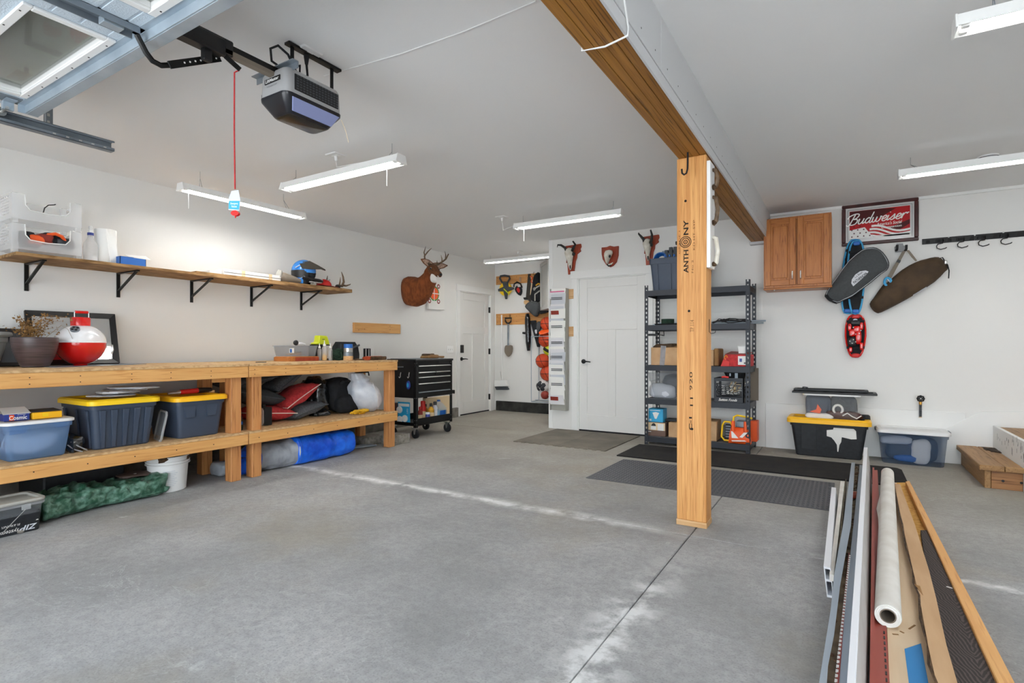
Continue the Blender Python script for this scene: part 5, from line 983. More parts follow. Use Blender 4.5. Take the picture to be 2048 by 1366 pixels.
ob('glove_palm', MB().blob((-4.62, 5.47, zt_+.022), (.09, .13, .022), .35, 10, seed=2, flat=-.02), 'cardboard_d', lg); ob('dark_glove', MB().blob((-4.64, 5.46, zt_+.048), (.06, .09, .016), .4, 14, seed=5), 'bark', lg)
for j in range(4): ob('glove_finger', MB().tube([(-4.55, 5.52+.02*j, zt_+.02), (-4.53+.005*j, 5.57+.02*j, zt_+.02), (-4.54, 5.61+.012*j, zt_+.012)], [.012, .011, .009], 8), 'cardboard_d', lg)
zt = zbot+.013
def bottle(px, X, r, h, mat, cap, label, lab=None, grp='bottles on the lower tray of the tool cart', neck=.4):
    c = V((X, PX(px, 830, X).y, zt)); t = thing('bottle', label, 'bottle', c, grp)
    ob('bottle_body', MB().lathe([(r*.94, 0), (r, .006), (r, h*.66), (r*neck, h*.80), (r*neck, h*.84)], 18, c), mat, t)
    ob('cap', MB().lathe([(r*neck*1.12, h*.82), (r*neck*1.12, h*.96), (r*neck*.9, h), (.001, h)], 14, c), cap, t)
    if lab: ob('paper_label', MB().lathe([(r*1.01, h*.15), (r*1.01, h*.5)], 18, c, False), lab, t)
bottle(840, -4.56, .035, .20, 'dark_red', 'red', 'dark red bottle nearest the near corner post of the cart', 'cream'); bottle(846, -4.62, .04, .26, 'red', 'red', 'tall red topped bottle behind the small blue labelled one', 'cream', neck=.7)
bottle(851, -4.66, .035, .21, 'amber', 'black_plastic', 'amber bottle with black cap behind the blue labelled one'); bottle(855.5, -4.48, .03, .13, 'purple_blue', 'white_plastic', 'short blue labelled bottle with white top in front', 'label_w', neck=.9)
bottle(862, -4.53, .042, .23, 'amber', 'black_plastic', 'amber yellow bottle in the middle of the cart tray', 'cream'); bottle(870, -4.56, .035, .24, 'paper3', 'dark_gray', 'gray spray can beside the blue jug', 'paper2', neck=.6)
y0, y1 = PX(876, 830, -4.5).y, PX(897, 830, -4.5).y
jg = thing('washer_fluid_jug', 'clear jug of blue washer fluid on the cart tray', 'jug', (-4.58, (y0+y1)/2, zt)); T = M.Translation((-4.58, (y0+y1)/2, zt))
ob('jug_body', MB(T).rr([(0, .07, .085, .02), (.01, .075, .092, .02), (.14, .075, .092, .02), (.20, .045, .055, .02), (.235, .02, .02, .01)], 4), 'clear_hazy', jg); ob('fluid', MB(T).rr([(.004, .068, .085, .02), (.12, .071, .088, .02)], 4), 'cyan', jg)
ob('jug_handle', MB(T).tube([(0, -.02, .225), (0, -.05, .225), (0, -.085, .19), (0, -.088, .13)], .011, 8), 'white_plastic', jg); ob('cap', MB(T).lathe([(.022, .232), (.022, .255), (.001, .256)], 14), 'blue', jg); ob('blue_label', MB(T).box(.0755, .077, -.06, .05, .03, .12), 'blue', jg)
solo('carton', 'flat tan carton standing behind the bottles on the cart', 'box', MB().box(-4.86, -4.80, PX(852, 830, -4.8).y, PX(900, 830, -4.8).y, zt, zt+.26), 'cream', bev=.003)
x0, x1 = PY(798, 820, CY0+.05).x, PY(823, 820, CY0+.05).x; xm = (x0+x1)/2
pk = thing('puck_light_pack', 'blue package with three round white puck lights on the cart', 'package', (xm, CY0+.05, zt))
Tp = FR((xm, CY0+.035, zt+.01), (1, .05, 0), (-.12, .12, 1)); hw_ = (x1-x0)/2
ob('blue_card', MB(Tp).box(-hw_, hw_*.85, 0, .26, -.006, 0), 'cyan', pk, .002); ob('white_header', MB(Tp).box(-hw_*.9, hw_*.75, .205, .24, 0, .001), 'label_w', pk)
for (a, b) in ((-.05, .17), (-.045, .05), (.035, .065)): ob('puck_light', MB(Tp@M.Translation((a-.02, b-.01, 0))).lathe([(.042, 0), (.044, .008), (.040, .02), (.02, .024), (.001, .024)], 20), 'white_enamel', pk)
text('lettering', 'LED', 'label_w', pk, Tp@M.Translation((.05, .15, .001))@M.Rotation(PI/2, 4, 'Z'), .06, .02)
x0, x1 = PY(783, 800, CY0+.06).x, PY(796, 800, CY0+.06).x
cx_ = thing('figurine_box', 'dark box with cream and red round shapes behind the puck lights', 'box', ((x0+x1)/2, CY0+.08, zt)); ob('box_body', MB().box(x0-.02, x1, CY0+.03, CY0+.10, zt, zt+.25), 'maroon', cx_, .002)
for a in range(2):
    for b in range(3): ob('round_shape', MB(fy(x0+.02+a*.035, CY0+.03, zt+.06+b*.065)).lathe([(.018, 0), (.014, .008), (.001, .010)], 12), ('cream', 'cream', 'red')[b], cx_)
# ------------------------------------------------------------------ left wall
q = lwp([(704.9, 645), (797, 649), (797, 667.5), (704.9, 665)])
wbk_ = thing('wall_board', 'short bare wood board screwed to the left wall above the bench', 'board', (XL, 5.2, 1.31)); ob('board', MB(fx(XL, 0, 0)).prism(q, 0, .04, 'z'), 'fir_y', wbk_, .003)
m = MB(fx(XL+.0405, 0, 0))
for (a, b) in ((.75, .8), (.75, .3), (.2, .25), (.08, .12)): m.cb((q[0][0]+(q[1][0]-q[0][0])*a, 1.33+.1*b, 0), (.008, .008, .002))
ob('screw', m, 'nail', wbk_)['kind'] = 'stuff'
c = PX(900, 699, XL)
ou = thing('wall_switch', 'white outlet and switch plate on the wall left of the white door', 'switch plate', (XL, c.y, c.z-.06)); ob('cover_plate', MB(fx(XL, c.y, c.z)).box(-.085, .085, -.058, .058, 0, .006), 'white_enamel', ou, .003)
for k in (-.05, 0, .05): ob('toggle', MB(fx(XL+.006, c.y+k, c.z)).box(-.006, .006, -.012, .012, 0, .008), 'white_plastic', ou, .002)
q = lwp([(856, 562), (887, 560), (887, 620), (855, 618)], XL+.03)
at = thing('archery_target', 'white paper archery target with orange and green rings under the deer', 'target', (XL+.01, (q[0][0]+q[1][0])/2, q[2][1])); Ta = fx(XL, 0, 0)
ob('target_block', MB(Ta).prism(q, .004, .05, 'z'), 'label_w', at, .003)
Qc = lwp([(868.5, 587)], XL+.05)[0]
def disc(mb, c, rx, ry, d0, d1, n=24, a0=0, a1=2*PI): return mb.prism([(c[0]+rx*math.cos(a0+(a1-a0)*i/n), c[1]+ry*math.sin(a0+(a1-a0)*i/n)) for i in range(n+(a1-a0 < 6))]+([(c[0], c[1])] if a1-a0 < 6 else []), d0, d1, 'z')
ob('green_ring', disc(MB(Ta), Qc, .115, .115, .0505, .051), 'target_green', at)
for k in range(4): ob('orange_quarter', disc(MB(Ta), (Qc[0]+(.006, -.006, -.006, .006)[k], Qc[1]+(.006, .006, -.006, -.006)[k]), .088, .088, .051, .0516, 8, k*PI/2, (k+1)*PI/2), 'orange', at)
ob('white_cross', MB(Ta).box(Qc[0]-.007, Qc[0]+.007, Qc[1]-.115, Qc[1]+.115, .0512, .0519).box(Qc[0]-.115, Qc[0]-.007, Qc[1]-.007, Qc[1]+.007, .0512, .0519).box(Qc[0]+.007, Qc[0]+.115, Qc[1]-.007, Qc[1]+.007, .0512, .0519), 'label_w', at)['kind'] = 'stuff'
for (a, b) in ((.10, .115), (.10, -.115), (-.11, -.12)):
    s = ob('corner_spot', disc(MB(Ta), (Qc[0]+a, Qc[1]+b), .036, .036, .0505, .0512, 16), 'dark_red', at)
    ob('spot_center', disc(MB(Ta), (Qc[0]+a, Qc[1]+b), .018, .018, .0513, .0519, 12), 'label_w', s)
# deer shoulder mount
def dpt(px, py, X): return PX(px, py, X)
dr = thing('deer_mount', 'whitetail buck shoulder mount on the left wall beside the white door', 'deer mount', dpt(815, 584, XL))
def orings(spec):
    R = []
    for (c, nrm, ry, rz_) in spec:
        n = V(nrm).normalized(); u = V((0, 0, 1)); s = u.cross(n).normalized(); u = n.cross(s)
        sq = lambda x: math.copysign(abs(x)**.82, x)
        R.append([V(c)+s*(ry*sq(math.cos(2*PI*i/24))*(1+.12*math.sin(2*PI*i/24)))+u*(rz_*sq(math.sin(2*PI*i/24))) for i in range(24)])
    return R
B0 = dpt(817, 583, XL+.003); hv = V((.80, -.30, -.40)).normalized()
poll = dpt(862, 537, -4.89)
body = [(B0, (1, 0, 0), .155, .20), (B0+V((.05, 0, 0)), (1, 0, .02), .165, .212), (B0+V((.13, .005, -.01)), (1, 0, .05), .168, .215), (B0+V((.21, .01, -.005)), (1, 0, .25), .15, .195), (B0+V((.29, .01, .045)), (.9, 0, .55), .125, .16), (B0+V((.35, .01, .11)), (.8, 0, .75), .105, .13), (B0+V((.40, .012, .18)), (.6, 0, .85), .09, .108), (poll+V((-.005, .0, -.055)), (.45, -.05, .8), .075, .085), (poll+V((.01, 0, .0)), (.5, -.1, .7), .055, .06), (poll+V((.015, 0, .025)), (.5, -.1, .7), .02, .02)]
m = MB(); m.rings(orings(body)); ob('body', m, 'skin_deer', dr, ang=180)
hd_ = [(poll+V((-.01, 0, -.015)), hv, .05, .06), (poll+hv*.04, hv, .068, .078), (poll+hv*.10+V((0, 0, -.012)), hv, .066, .08), (poll+hv*.15+V((0, 0, -.012)), hv, .052, .066), (poll+hv*.21+V((0, 0, -.006)), hv, .036, .046), (poll+hv*.26, hv, .031, .036), (poll+hv*.285, hv, .026, .029), (poll+hv*.298, hv, .012, .012)]
ob('head', MB().rings(orings(hd_)), 'deer_face', dr, ang=180)
sd_v = hv.cross(V((0, 0, 1))).normalized(); up_v = sd_v.cross(hv)
ob('nose', MB().ell(poll+hv*.288+up_v*.010, (.020, .024, .019), 12, 8), 'black_plastic', dr); ob('muzzle_patch', MB().ell(poll+hv*.262-up_v*.018, (.028, .03, .02), 12, 8), 'fur_white', dr)
ob('throat_patch', MB().blob(poll+hv*.06+V((.055, -.03, -.115)), (.06, .055, .065), .15, 14, seed=3, sq=.9), 'fur_white', dr, ang=180)
for s in (-1, 1):
    ec = poll+hv*.10+sd_v*(.058*s)+up_v*.026
    ob('eye_ring', MB().ell(ec, (.019, .019, .017), 10, 6), 'fur_white', dr); ob('eye', MB().ell(ec+sd_v*.006*s+hv*.004, (.0155, .0155, .0145), 12, 8), 'black_plastic', dr)
    tip = dpt(842, 518, -4.92) if s < 0 else dpt(896, 531, -4.84)
    base = poll+sd_v*(.055*s)+up_v*.03-hv*.0
    ax = (tip-base); L_ = ax.length; ax.normalize(); w_ = ax.cross(V((.85, -.5, .1))).normalized(); fr_ = w_.cross(ax)
    if fr_.dot(V((.85, -.5, 0))) < 0: fr_ = -fr_
    ear = [base+ax*(L_*u)+w_*(wd_*sg) for u, wd_, sg in ((0, .018, 1), (.25, .042, 1), (.5, .050, 1), (.78, .035, 1), (1, .004, 1), (1, .004, -1), (.78, .035, -1), (.5, .050, -1), (.25, .042, -1), (0, .018, -1))]
    e = ob('ear', MB().slab(ear, -fr_*.012), 'deer_face', dr, .003, ang=60)
    cen = base+ax*L_*.5; ob('inner_ear', MB().slab([cen+(p-cen)*.78+fr_*.0015 for p in ear], -fr_*.001), 'ear_in', e)
    ab = poll+sd_v*(.035*s)+up_v*.055
    beam_ = [ab]+([dpt(*p) for p in ((858, 530, -4.88), (850, 520, -4.93), (849, 512, -4.93), (856, 503, -4.86), (863, 496.5, -4.78))] if s < 0 else [dpt(*p) for p in ((874, 530, -4.86), (884, 524, -4.86), (892, 518, -4.80), (897, 508, -4.74))])
    an = ob('antler', MB().tube(beam_, [.016, .015, .013, .011, .008, .003][:len(beam_)], 8), 'antler', dr)
    tines = [[(850, 512.5, -4.93), (848, 505, -4.95), (851.5, 493, -4.95)], [(860, 531, -4.87), (858, 527, -4.85), (859, 520, -4.84)]] if s < 0 else [[(884, 523, -4.86), (884, 518, -4.87), (882, 510, -4.88)], [(891, 517, -4.81), (891.5, 510, -4.83), (889.5, 502, -4.84)], [(875, 529, -4.86), (874, 526, -4.85), (874, 521, -4.84)]]
    for tn in tines: ob('tine', MB().tube([dpt(*p) for p in tn], [.010, .008, .002], 6), 'antler', an)
# ------------------------------------------------------------------ alcove
def trace(nm, pts, Y, th, mat, par, bev=0, lab=None): return ob(nm, MB().prism(bwp(pts, Y), Y-th, Y, 'y'), mat, par, bev, label=lab)
def puff(pts, Y, th, seed=0, amp=.008, n=5, back=.35):
    P = bwp(pts, Y); cx = sum(p[0] for p in P)/len(P); cz = sum(p[1] for p in P)/len(P); R = []
    for (s, d) in ((.55, -.06*back), (.85, .0), (.965, .14), (1, .35), (.985, .55), (.93, .74), (.82, .88), (.62, .97), (.3, 1.0)):
        R.append([(cx+(a-cx)*s, Y-th*d-amp*noise.noise(V((a*9+seed, b*9, d*3)))*(d > .1), cz+(b-cz)*s) for a, b in P])
    return MB().rings(R)
def dens(pts, k=3):
    n = len(pts); out = []
    for i in range(n):
        p0, p1, p2, p3 = (V(pts[(i+j-1) % n]+(0,) if len(pts[0]) == 2 else pts[(i+j-1) % n]) for j in range(4))
        for j in range(k):
            t = j/k; v = .5*((2*p1)+(p2-p0)*t+(2*p0-5*p1+4*p2-p3)*t*t+(3*p1-p0-3*p2+p3)*t**3); out.append((v.x, v.y))
    return out
YR = YA-.02
for k, (ya_, yb_, lb) in enumerate(((553, 570, 'upper wood hook board in the alcove carrying the tape reel'), (628, 650, 'lower wood hook board in the alcove carrying the shovel'))):
    q = bwp([(992, ya_), (992, yb_)], YR); t = thing('hook_board', lb, 'board', (-4.5, YR, q[1][1]), 'alcove hook boards')
    ob('board', MB().box(q[0][0], -3.50, YR, YA, q[1][1], q[0][1]), 'fir_x', t, .003)
    m = MB()
    for j in range(5):
        for z in (.25, .75): m.cb((q[0][0]+.03+j*.2, YR-.001, q[1][1]+(q[0][1]-q[1][1])*z), (.008, .002, .008))
    ob('screw', m, 'nail', t)['kind'] = 'stuff'
Z6 = lambda pts, sx, ox, oy: [(ox+a/sx, oy+b/sx) for a, b in pts]
zz2 = lambda *pts: Z6(pts, 6.829, 970, 520)
Yr = YR-.03
c = bwp([(1012.5, 578.5)], Yr)[0]
rl_ = thing('tape_reel', 'yellow and gray open reel measuring tape hung on the upper board', 'tape measure', (c[0], Yr, c[1]-.14))
ob('yellow_tape', MB(fy(c[0], Yr, c[1])).lathe([(.118, 0), (.118, .045), (.03, .046)], 28), 'yellow_lid', rl_, .002)
trace('cross_frame', dens(zz2((240, 310), (255, 365), (180, 400), (185, 430), (255, 430), (280, 535), (305, 535), (320, 430), (400, 400), (398, 375), (325, 365), (320, 310)), 1), Yr-.045, .012, 'dark_gray', rl_, .002)
ob('reel_handle', MB().tube([(a, Yr-.03, b) for a, b in bwp(dens(zz2((245, 310), (215, 255), (225, 222), (280, 215), (340, 225), (350, 255), (320, 310)), 1), Yr)], [(.018, .016)]*7, 8, loop=True), 'dark_gray', rl_)
ob('crank', MB().tube([(a, Yr-.062, b) for a, b in bwp(zz2((282, 398), (355, 470)), Yr)], .010, 8), 'lime', rl_)
em = thing('ear_muffs', 'black ear muffs and red patterned gloves hung beside the tape reel', 'ear muffs', PY(1036, 592, YR-.03))
ob('headband', MB().tube([(a, YR-.03, b) for a, b in bwp(zz2((405, 370), (410, 330), (450, 305), (500, 330), (518, 380)), YR)], [(.014, .01)]*5, 6), 'black_plastic', em)
ob('glove', puff(dens(zz2((420, 400), (450, 350), (500, 370), (515, 430), (495, 490), (450, 460)), 2), YR-.005, .06, 3), 'black_fab', em); ob('red_pattern', puff(dens(zz2((430, 400), (460, 375), (480, 420), (460, 450)), 2), YR-.062, .008, 4), 'red', em); ob('white_pattern', puff(dens(zz2((445, 350), (480, 345), (490, 365), (455, 370)), 2), YR-.055, .012, 6), 'label_w', em)
ob('carabiner', MB().tube([(a, YR-.012, b) for a, b in bwp(zz2((478, 300), (478, 235), (492, 235), (490, 300)), YR)], .004, 6), 'steel', em)
sw = thing('hand_saw', 'dark bladed hand saw with wooden grip hanging in the alcove', 'saw', PY(1056, 610, YR-.03))
trace('blade', zz2((590, 190), (625, 190), (630, 420), (628, 580), (560, 520)), YR-.025, .006, 'gunmetal', sw)
trace('grip', dens(zz2((545, 555), (600, 555), (615, 590), (590, 615), (545, 600)), 2), YR-.015, .028, 'pale_x', sw, .003); trace('guard', zz2((532, 515), (575, 510), (590, 545), (545, 545)), YR-.012, .03, 'black_plastic', sw, .002)
bs2 = thing('bow_saw', 'orange handled saw hung behind the straps in the alcove', 'saw', PY(1066, 560, YR-.02)); ob('saw_frame', MB().tube([(a, YR-.03, b) for a, b in bwp(zz2((630, 225), (660, 240), (640, 300), (690, 330), (700, 280)), YR)], .012, 6), 'orange', bs2); ob('saw_blade', MB().tube([(a, YR-.03, b) for a, b in bwp(zz2((640, 230), (655, 300), (640, 400), (635, 480)), YR)], [(.012, .004)]*4, 6), 'cream', bs2)
ob('blade_hook', MB().tube([(a, YR-.03, b) for a, b in bwp(zz2((690, 215), (670, 195), (675, 170), (690, 170)), YR)], .004, 6), 'black_metal', bs2)
ht = thing('harness', 'tangle of black straps hanging from the upper alcove board', 'harness', PY(1073, 600, YR-.04))
ob('strap_mass', puff(dens(zz2((690, 240), (720, 190), (760, 180), (770, 400), (765, 560), (700, 570), (645, 540), (665, 400)), 2), YR-.01, .10, 7, .03), 'black_fab', ht, ang=180)
ob('gray_strap', MB().tube([(a, YR-.12, b) for a, b in bwp(zz2((690, 560), (690, 470), (755, 420)), YR-.1)], [(.012, .004)]*3, 6).tube([(a, YR-.12, b) for a, b in bwp(zz2((680, 400), (720, 370), (760, 350)), YR-.1)], [(.012, .004)]*3, 6), 'mail_gray', ht); ob('steel_ring', MB().tube([(a, YR-.125, b) for a, b in bwp(dens(zz2((670, 390), (690, 380), (695, 405), (678, 415)), 2), YR-.1)], .005, 6, loop=True), 'steel', ht); ob('yellow_strap', MB().tube([(a, YR-.12, b) for a, b in bwp(zz2((700, 350), (735, 325), (765, 335)), YR-.1)], [(.014, .004)]*3, 6), 'amber', ht)
sh_ = thing('stuff_sack', 'dark gray drooping stuff sack hanging below the straps', 'bag', PY(1075, 633, YR-.1)); ob('sack_body', puff(dens(zz2((580, 640), (620, 585), (690, 565), (760, 590), (770, 690), (730, 775), (690, 760), (630, 700)), 2), YR-.06, .14, 9, .02), 'dgray_fab', sh_, ang=180); ob('sack_neck', puff(dens(zz2((740, 700), (860, 690), (880, 710), (770, 740)), 2), YR-.08, .06, 5), 'black_fab', sh_)
# lower board tools
sv = thing('shovel', 'small spade with gray D handle hanging on the lower alcove board', 'shovel', PY(1018, 712, YR-.03))
ob('d_grip', MB().tube([(a, YR-.025, b) for a, b in bwp(zz2((285, 795), (370, 795), (365, 840), (335, 865), (305, 860), (288, 830)), YR)], .014, 8, loop=True), 'black_plastic', sv)
ob('shaft', MB().tube([(a, YR-.025, b) for a, b in bwp(zz2((328, 870), (328, 1040), (326, 1130), (330, 1170)), YR)], [.015, .016, .014, .02], 10), 'galv_dark', sv)
trace('blade', dens(zz2((283, 1170), (330, 1165), (380, 1170), (378, 1250), (355, 1300), (322, 1322), (290, 1290), (272, 1240)), 2), YR-.01, .02, 'taupe', sv, .004); ob('hang_hook', MB().tube([(a, YR-.012, b) for a, b in bwp(zz2((338, 790), (338, 745), (352, 745), (352, 790)), YR)], .004, 6), 'black_metal', sv)
br_ = thing('broom', 'white broom with long white handle hanging upside up in the alcove', 'broom', PY(1005, 780, YR-.03))
ob('broom_handle', MB().tube([(a, YR-.03, b) for a, b in bwp([(1005, 630), (1006.5, 759)], YR)], .012, 8), 'white_enamel', br_); z3 = lambda *p: Z6(p, 9.107, 970, 690)
trace('broom_head', z3((205, 640), (410, 635), (420, 700), (440, 745), (205, 755), (198, 700)), YR-.005, .06, 'white_enamel', br_, .004); trace('bristles', z3((205, 755), (415, 755), (445, 805), (435, 815), (232, 815)), YR-.008, .05, 'dark_gray', br_)
solo('thin_rod', 'short thin metal rod standing behind the broom head', 'rod', MB().tube([(a, YR-.015, b) for a, b in bwp(z3((287, 480), (315, 650)), YR)], .005, 6), 'steel')
sl = thing('rolled_sleeve', 'long black knobbly rolled case hanging on the lower alcove board', 'case', PY(1056, 702, YR-.04))
P = bwp(zz2((582, 735), (585, 800), (588, 900), (595, 1000), (598, 1120), (600, 1240)), YR-.04)
ob('case_body', MB().tube([(a, YR-.05, b) for a, b in P], [.03, .048, .05, .052, .05, .03], 14), 'black_bag', sl, ang=180); ob('side_knob', MB().tube([(a, YR-.05, b) for a, b in bwp(zz2((520, 995), (560, 1000)), YR-.04)], [.018, .02], 8), 'black_rubber', sl)
bl = thing('scabbard', 'black tapered tool scabbard beside the rolled case in the alcove', 'scabbard', PY(1074, 692, YR-.03)); trace('sheath', zz2((630, 830), (700, 825), (720, 900), (755, 1185), (725, 1190), (690, 1060)), YR-.01, .04, 'black_fab', bl, .006); trace('tool_head', dens(zz2((720, 860), (760, 840), (775, 900), (750, 970), (720, 960)), 2), YR-.03, .04, 'dark_gray', bl, .004); trace('pink_print', dens(zz2((680, 960), (705, 950), (712, 1000), (690, 1005)), 2), YR-.0505, .001, 'paper3', bl)
# balls in the wire rack
YBall = YA-.17
rk = thing('ball_rack', 'tall narrow wire ball rack in the alcove full of balls', 'rack', PY(1088, 802, YBall)); m = MB()
xa, xb = PY(1077, 740, YBall+.12).x, -3.56; za, zb_ = PY(1088, 803, YBall).z, PY(1088, 673, YBall).z
fr4 = [(xa, YBall-.13), (xb, YBall-.13), (xb, YBall+.13), (xa, YBall+.13)]
for x, y in fr4+[((xa+xb)/2, YBall-.13)]: ob('upright_wire', MB().tube([(x, y, za), (x, y, zb_)], .006, 6), 'galv', rk)
for z in (za, zb_): ob('ring_wire', MB().tube([(x, y, z) for x, y in fr4], .006, 6, loop=True), 'galv', rk)
for z in (za+.02, za+.7): ob('floor_wire', MB().tube([(xa, YBall, z), (xb, YBall, z)], .005, 6).tube([((xa+xb)/2, YBall-.13, z), ((xa+xb)/2, YBall+.13, z)], .005, 6), 'galv', rk)
def ball(px, py, r, mat, label, dy=0, seams=True, nm='basketball', cat='ball'):
    c = PY(px, py, YBall+dy); t = thing(nm, label, cat, (c.x, c.y, c.z-r), 'balls in the alcove rack' if nm == 'basketball' else None)
    ob('ball_shell', MB().ell(c, r, 28, 16), mat, t)
    if seams:
        m = MB()
        for ax in ((0, 0, 1), (.9, .2, .4), (.5, -.8, .2)):
            n = V(ax).normalized(); u = n.cross(V((.3, .5, .8))).normalized(); v = n.cross(u); m.tube([c+(u*math.cos(a)+v*math.sin(a))*r*.999 for a in [i*PI/16 for i in range(32)]], .004, 4, loop=True)
        ob('seam', m, 'black_rubber', t)
    return t
ball(1095, 648, .12, 'basketball', 'basketball sitting above the rack, topmost in the column', .03); ball(1091, 680, .12, 'basketball', 'basketball just inside the rack top behind the wires', -.0)
ball(1086, 722, .12, 'basketball', 'basketball in the middle of the wire rack', 0); ball(1095, 747, .12, 'basketball', 'basketball half hidden by the letter rack above the soccer ball', .01)
sc = ball(1086, 772, .112, 'white_plastic', 'black and white soccer ball low in the wire rack', -.02, False, 'soccer_ball'); c = PY(1086, 772, YBall-.02)
for a, b in ((-.6, -.7), (.5, -.6), (0, .1), (-.2, .8), (.8, .3), (-.9, .2)):
    n = V((a*.8, -1, b*.8)).normalized(); ob('dark_patch', MB(FR(c+n*.108, n.cross(V((0, .2, 1))), n.cross(n.cross(V((0, .2, 1)))))).lathe([(.042, -.004), (.034, .003), (.001, .007)], 6), 'navy_d', sc)
ball(1090, 790, .07, 'dark_red', 'small dark red ball at the bottom of the rack', -.06, False, 'rubber_ball'); bb2 = ball(1097, 700, .09, 'lime', 'yellow green and black ball at the right of the rack', .03, False, 'toy_ball'); c = PY(1097, 700, YBall+.03)
ob('black_band', MB(M.Translation(c)@M.Rotation(.5, 4, 'Y')).lathe([(.088, -.025), (.0915, 0), (.088, .025)], 24, (0, 0, 0), False), 'black_rubber', bb2)
solo('orange_frisbee', 'bright orange disc wedged between the two upper basketballs', 'disc', MB(FR(PY(1090, 664, YBall-.05), (1, 0, .1), (0, 1, .5))).lathe([(.10, 0), (.105, .01), (.09, .025), (.001, .03)], 24), 'orange')
# gray cabinet on the partition side of the alcove
ca, cb2 = PY(1082.5, 600, YA-.12), PY(1098.5, 600, YA-.55)
gc = thing('wall_cabinet', 'gray painted wall cabinet with its shaker door seen edge on in the alcove', 'cabinet', (-3.6, 7.75, 1.88)); zc0, zc1 = PY(1082.5, 622, ca.y).z, PY(1082.5, 528, ca.y).z
ob('carcass', MB().slab([(ca.x, ca.y, zc0), (cb2.x, cb2.y, zc0), (-3.482, cb2.y, zc0), (-3.482, YA-.001, zc0), (ca.x+.02, YA-.001, zc0)], (0, 0, zc1-zc0)), 'cab_gray', gc)
u = (cb2-ca); u.z = 0; L_ = u.length; Tc = FR((ca.x, ca.y, zc0), u, (0, 0, 1)); Hc = zc1-zc0
dd = ob('door', MB(Tc).box(.004, L_-.004, .004, Hc-.004, .001, .012), 'cab_gray', gc)
for (a, b, c_, d_) in ((.004, .06, .004, Hc-.004), (L_-.06, L_-.004, .004, Hc-.004), (.06, L_-.06, .004, .065), (.06, L_-.06, Hc-.065, Hc-.004)): ob('door_rail', MB(Tc).box(a, b, c_, d_, .012, .022), 'cab_gray', dd, .002)
# ------------------------------------------------------------------ letter rack, skulls
YM = 6.535; x0, x1 = PY(1100, 700, YM).x, PY(1131.5, 700, YM).x; z0, z1 = PY(1115, 821, YM).z, PY(1115, 577, YM).z
ml = thing('letter_rack', 'tall gray letter rack stuffed with mail at the partition corner', 'letter rack', ((x0+x1)/2, YM+.05, z0))
ob('rack_body', MB().box(x0, x1, YM+.03, YB-.02, z0, z1).box(x1-.006, x1, YM-.005, YM+.03, z0, z1).box(x0, x0+.006, YM-.005, YM+.03, z0, z1), 'mail_gray', ml, .002)
for (a, b) in ((578, 598), (653, 673)):
    p, q_ = PY(1137, b, YB-.02), PY(1147, a, YB-.02); ob('wood_cleat', MB().box(x0+.05, q_.x, YB-.02, YB-.001, p.z, q_.z), 'pale_x', ml, .002)
random.seed(5); pcs = ['white_paper', 'paper2', 'paper3', 'white_paper']; N8 = 8; stp = (z1-z0-.10)/N8
for k in range(N8):
    zb2 = z1-.03-(k+1)*stp
    ob('pocket_front', MB().slab([(x0+.004, YM+.004, zb2), (x1-.004, YM+.004, zb2), (x1-.004, YM-.012, zb2+.085), (x0+.004, YM-.012, zb2+.085)], (0, .004, 0)), 'mail_gray', ml)
    for j in range(3):
        dx = random.uniform(-.008, .008); h_ = stp*(1.02-.16*j)+random.uniform(-.01, .015); yb3 = YM+.014-.008*j; sk = random.uniform(-.02, .02)
        lt = solo('letter', '%s, %s pocket down the letter rack' % (['letter standing at the back', 'letter in the middle', 'letter at the front'][j], ['first', 'second', 'third', 'fourth', 'fifth', 'sixth', 'seventh', 'lowest'][k]), 'letter',
            MB().slab([(x0+.008+dx, yb3, zb2+.012), (x1-.012+dx, yb3, zb2+.012), (x1-.012+dx+sk, yb3-.022, zb2+h_+.012), (x0+.008+dx+sk, yb3-.022, zb2+h_+random.uniform(.0, .02))], (0, .0015, 0)), pcs[(k+j) % 4], 'mail in the letter rack')
        if j == 2 and k in (1, 7): ob('red_print', MB().slab([(x0+.02+dx, yb3-.014, zb2+h_*.5), (x1-.10+dx, yb3-.014, zb2+h_*.5), (x1-.10+dx, yb3-.0225, zb2+h_*.9), (x0+.02+dx, yb3-.0225, zb2+h_*.9)], (0, .001, 0)), 'dark_red', lt)
        if j == 1 and k == 0: ob('pink_edge', MB().slab([(x0+.01, yb3-.024, zb2+h_-.006), (x1-.014, yb3-.024, zb2+h_-.006), (x1-.014, yb3-.024, zb2+h_+.006), (x0+.01, yb3-.024, zb2+h_+.006)], (0, .001, 0)), 'pink', lt)
        if j == 2 and k not in (1, 7):
            m = MB()
            for q in range(2): m.slab([(x0+.03, yb3-.0235, zb2+h_-.05-.02*q), (x1-.04, yb3-.0235, zb2+h_-.05-.02*q), (x1-.04, yb3-.024, zb2+h_-.04-.02*q), (x0+.03, yb3-.024, zb2+h_-.04-.02*q)], (0, .001, 0))
            ob('print', m, 'dark_gray', lt)['kind'] = 'stuff'
zk = lambda *p: Z6(p, 6.827, 1100, 450)
SKP = [(218, 290), (430, 258), (437, 300), (420, 330), (430, 360), (380, 400), (375, 450), (355, 500), (340, 620), (355, 660), (255, 680), (245, 520), (228, 520), (240, 420), (215, 380)]
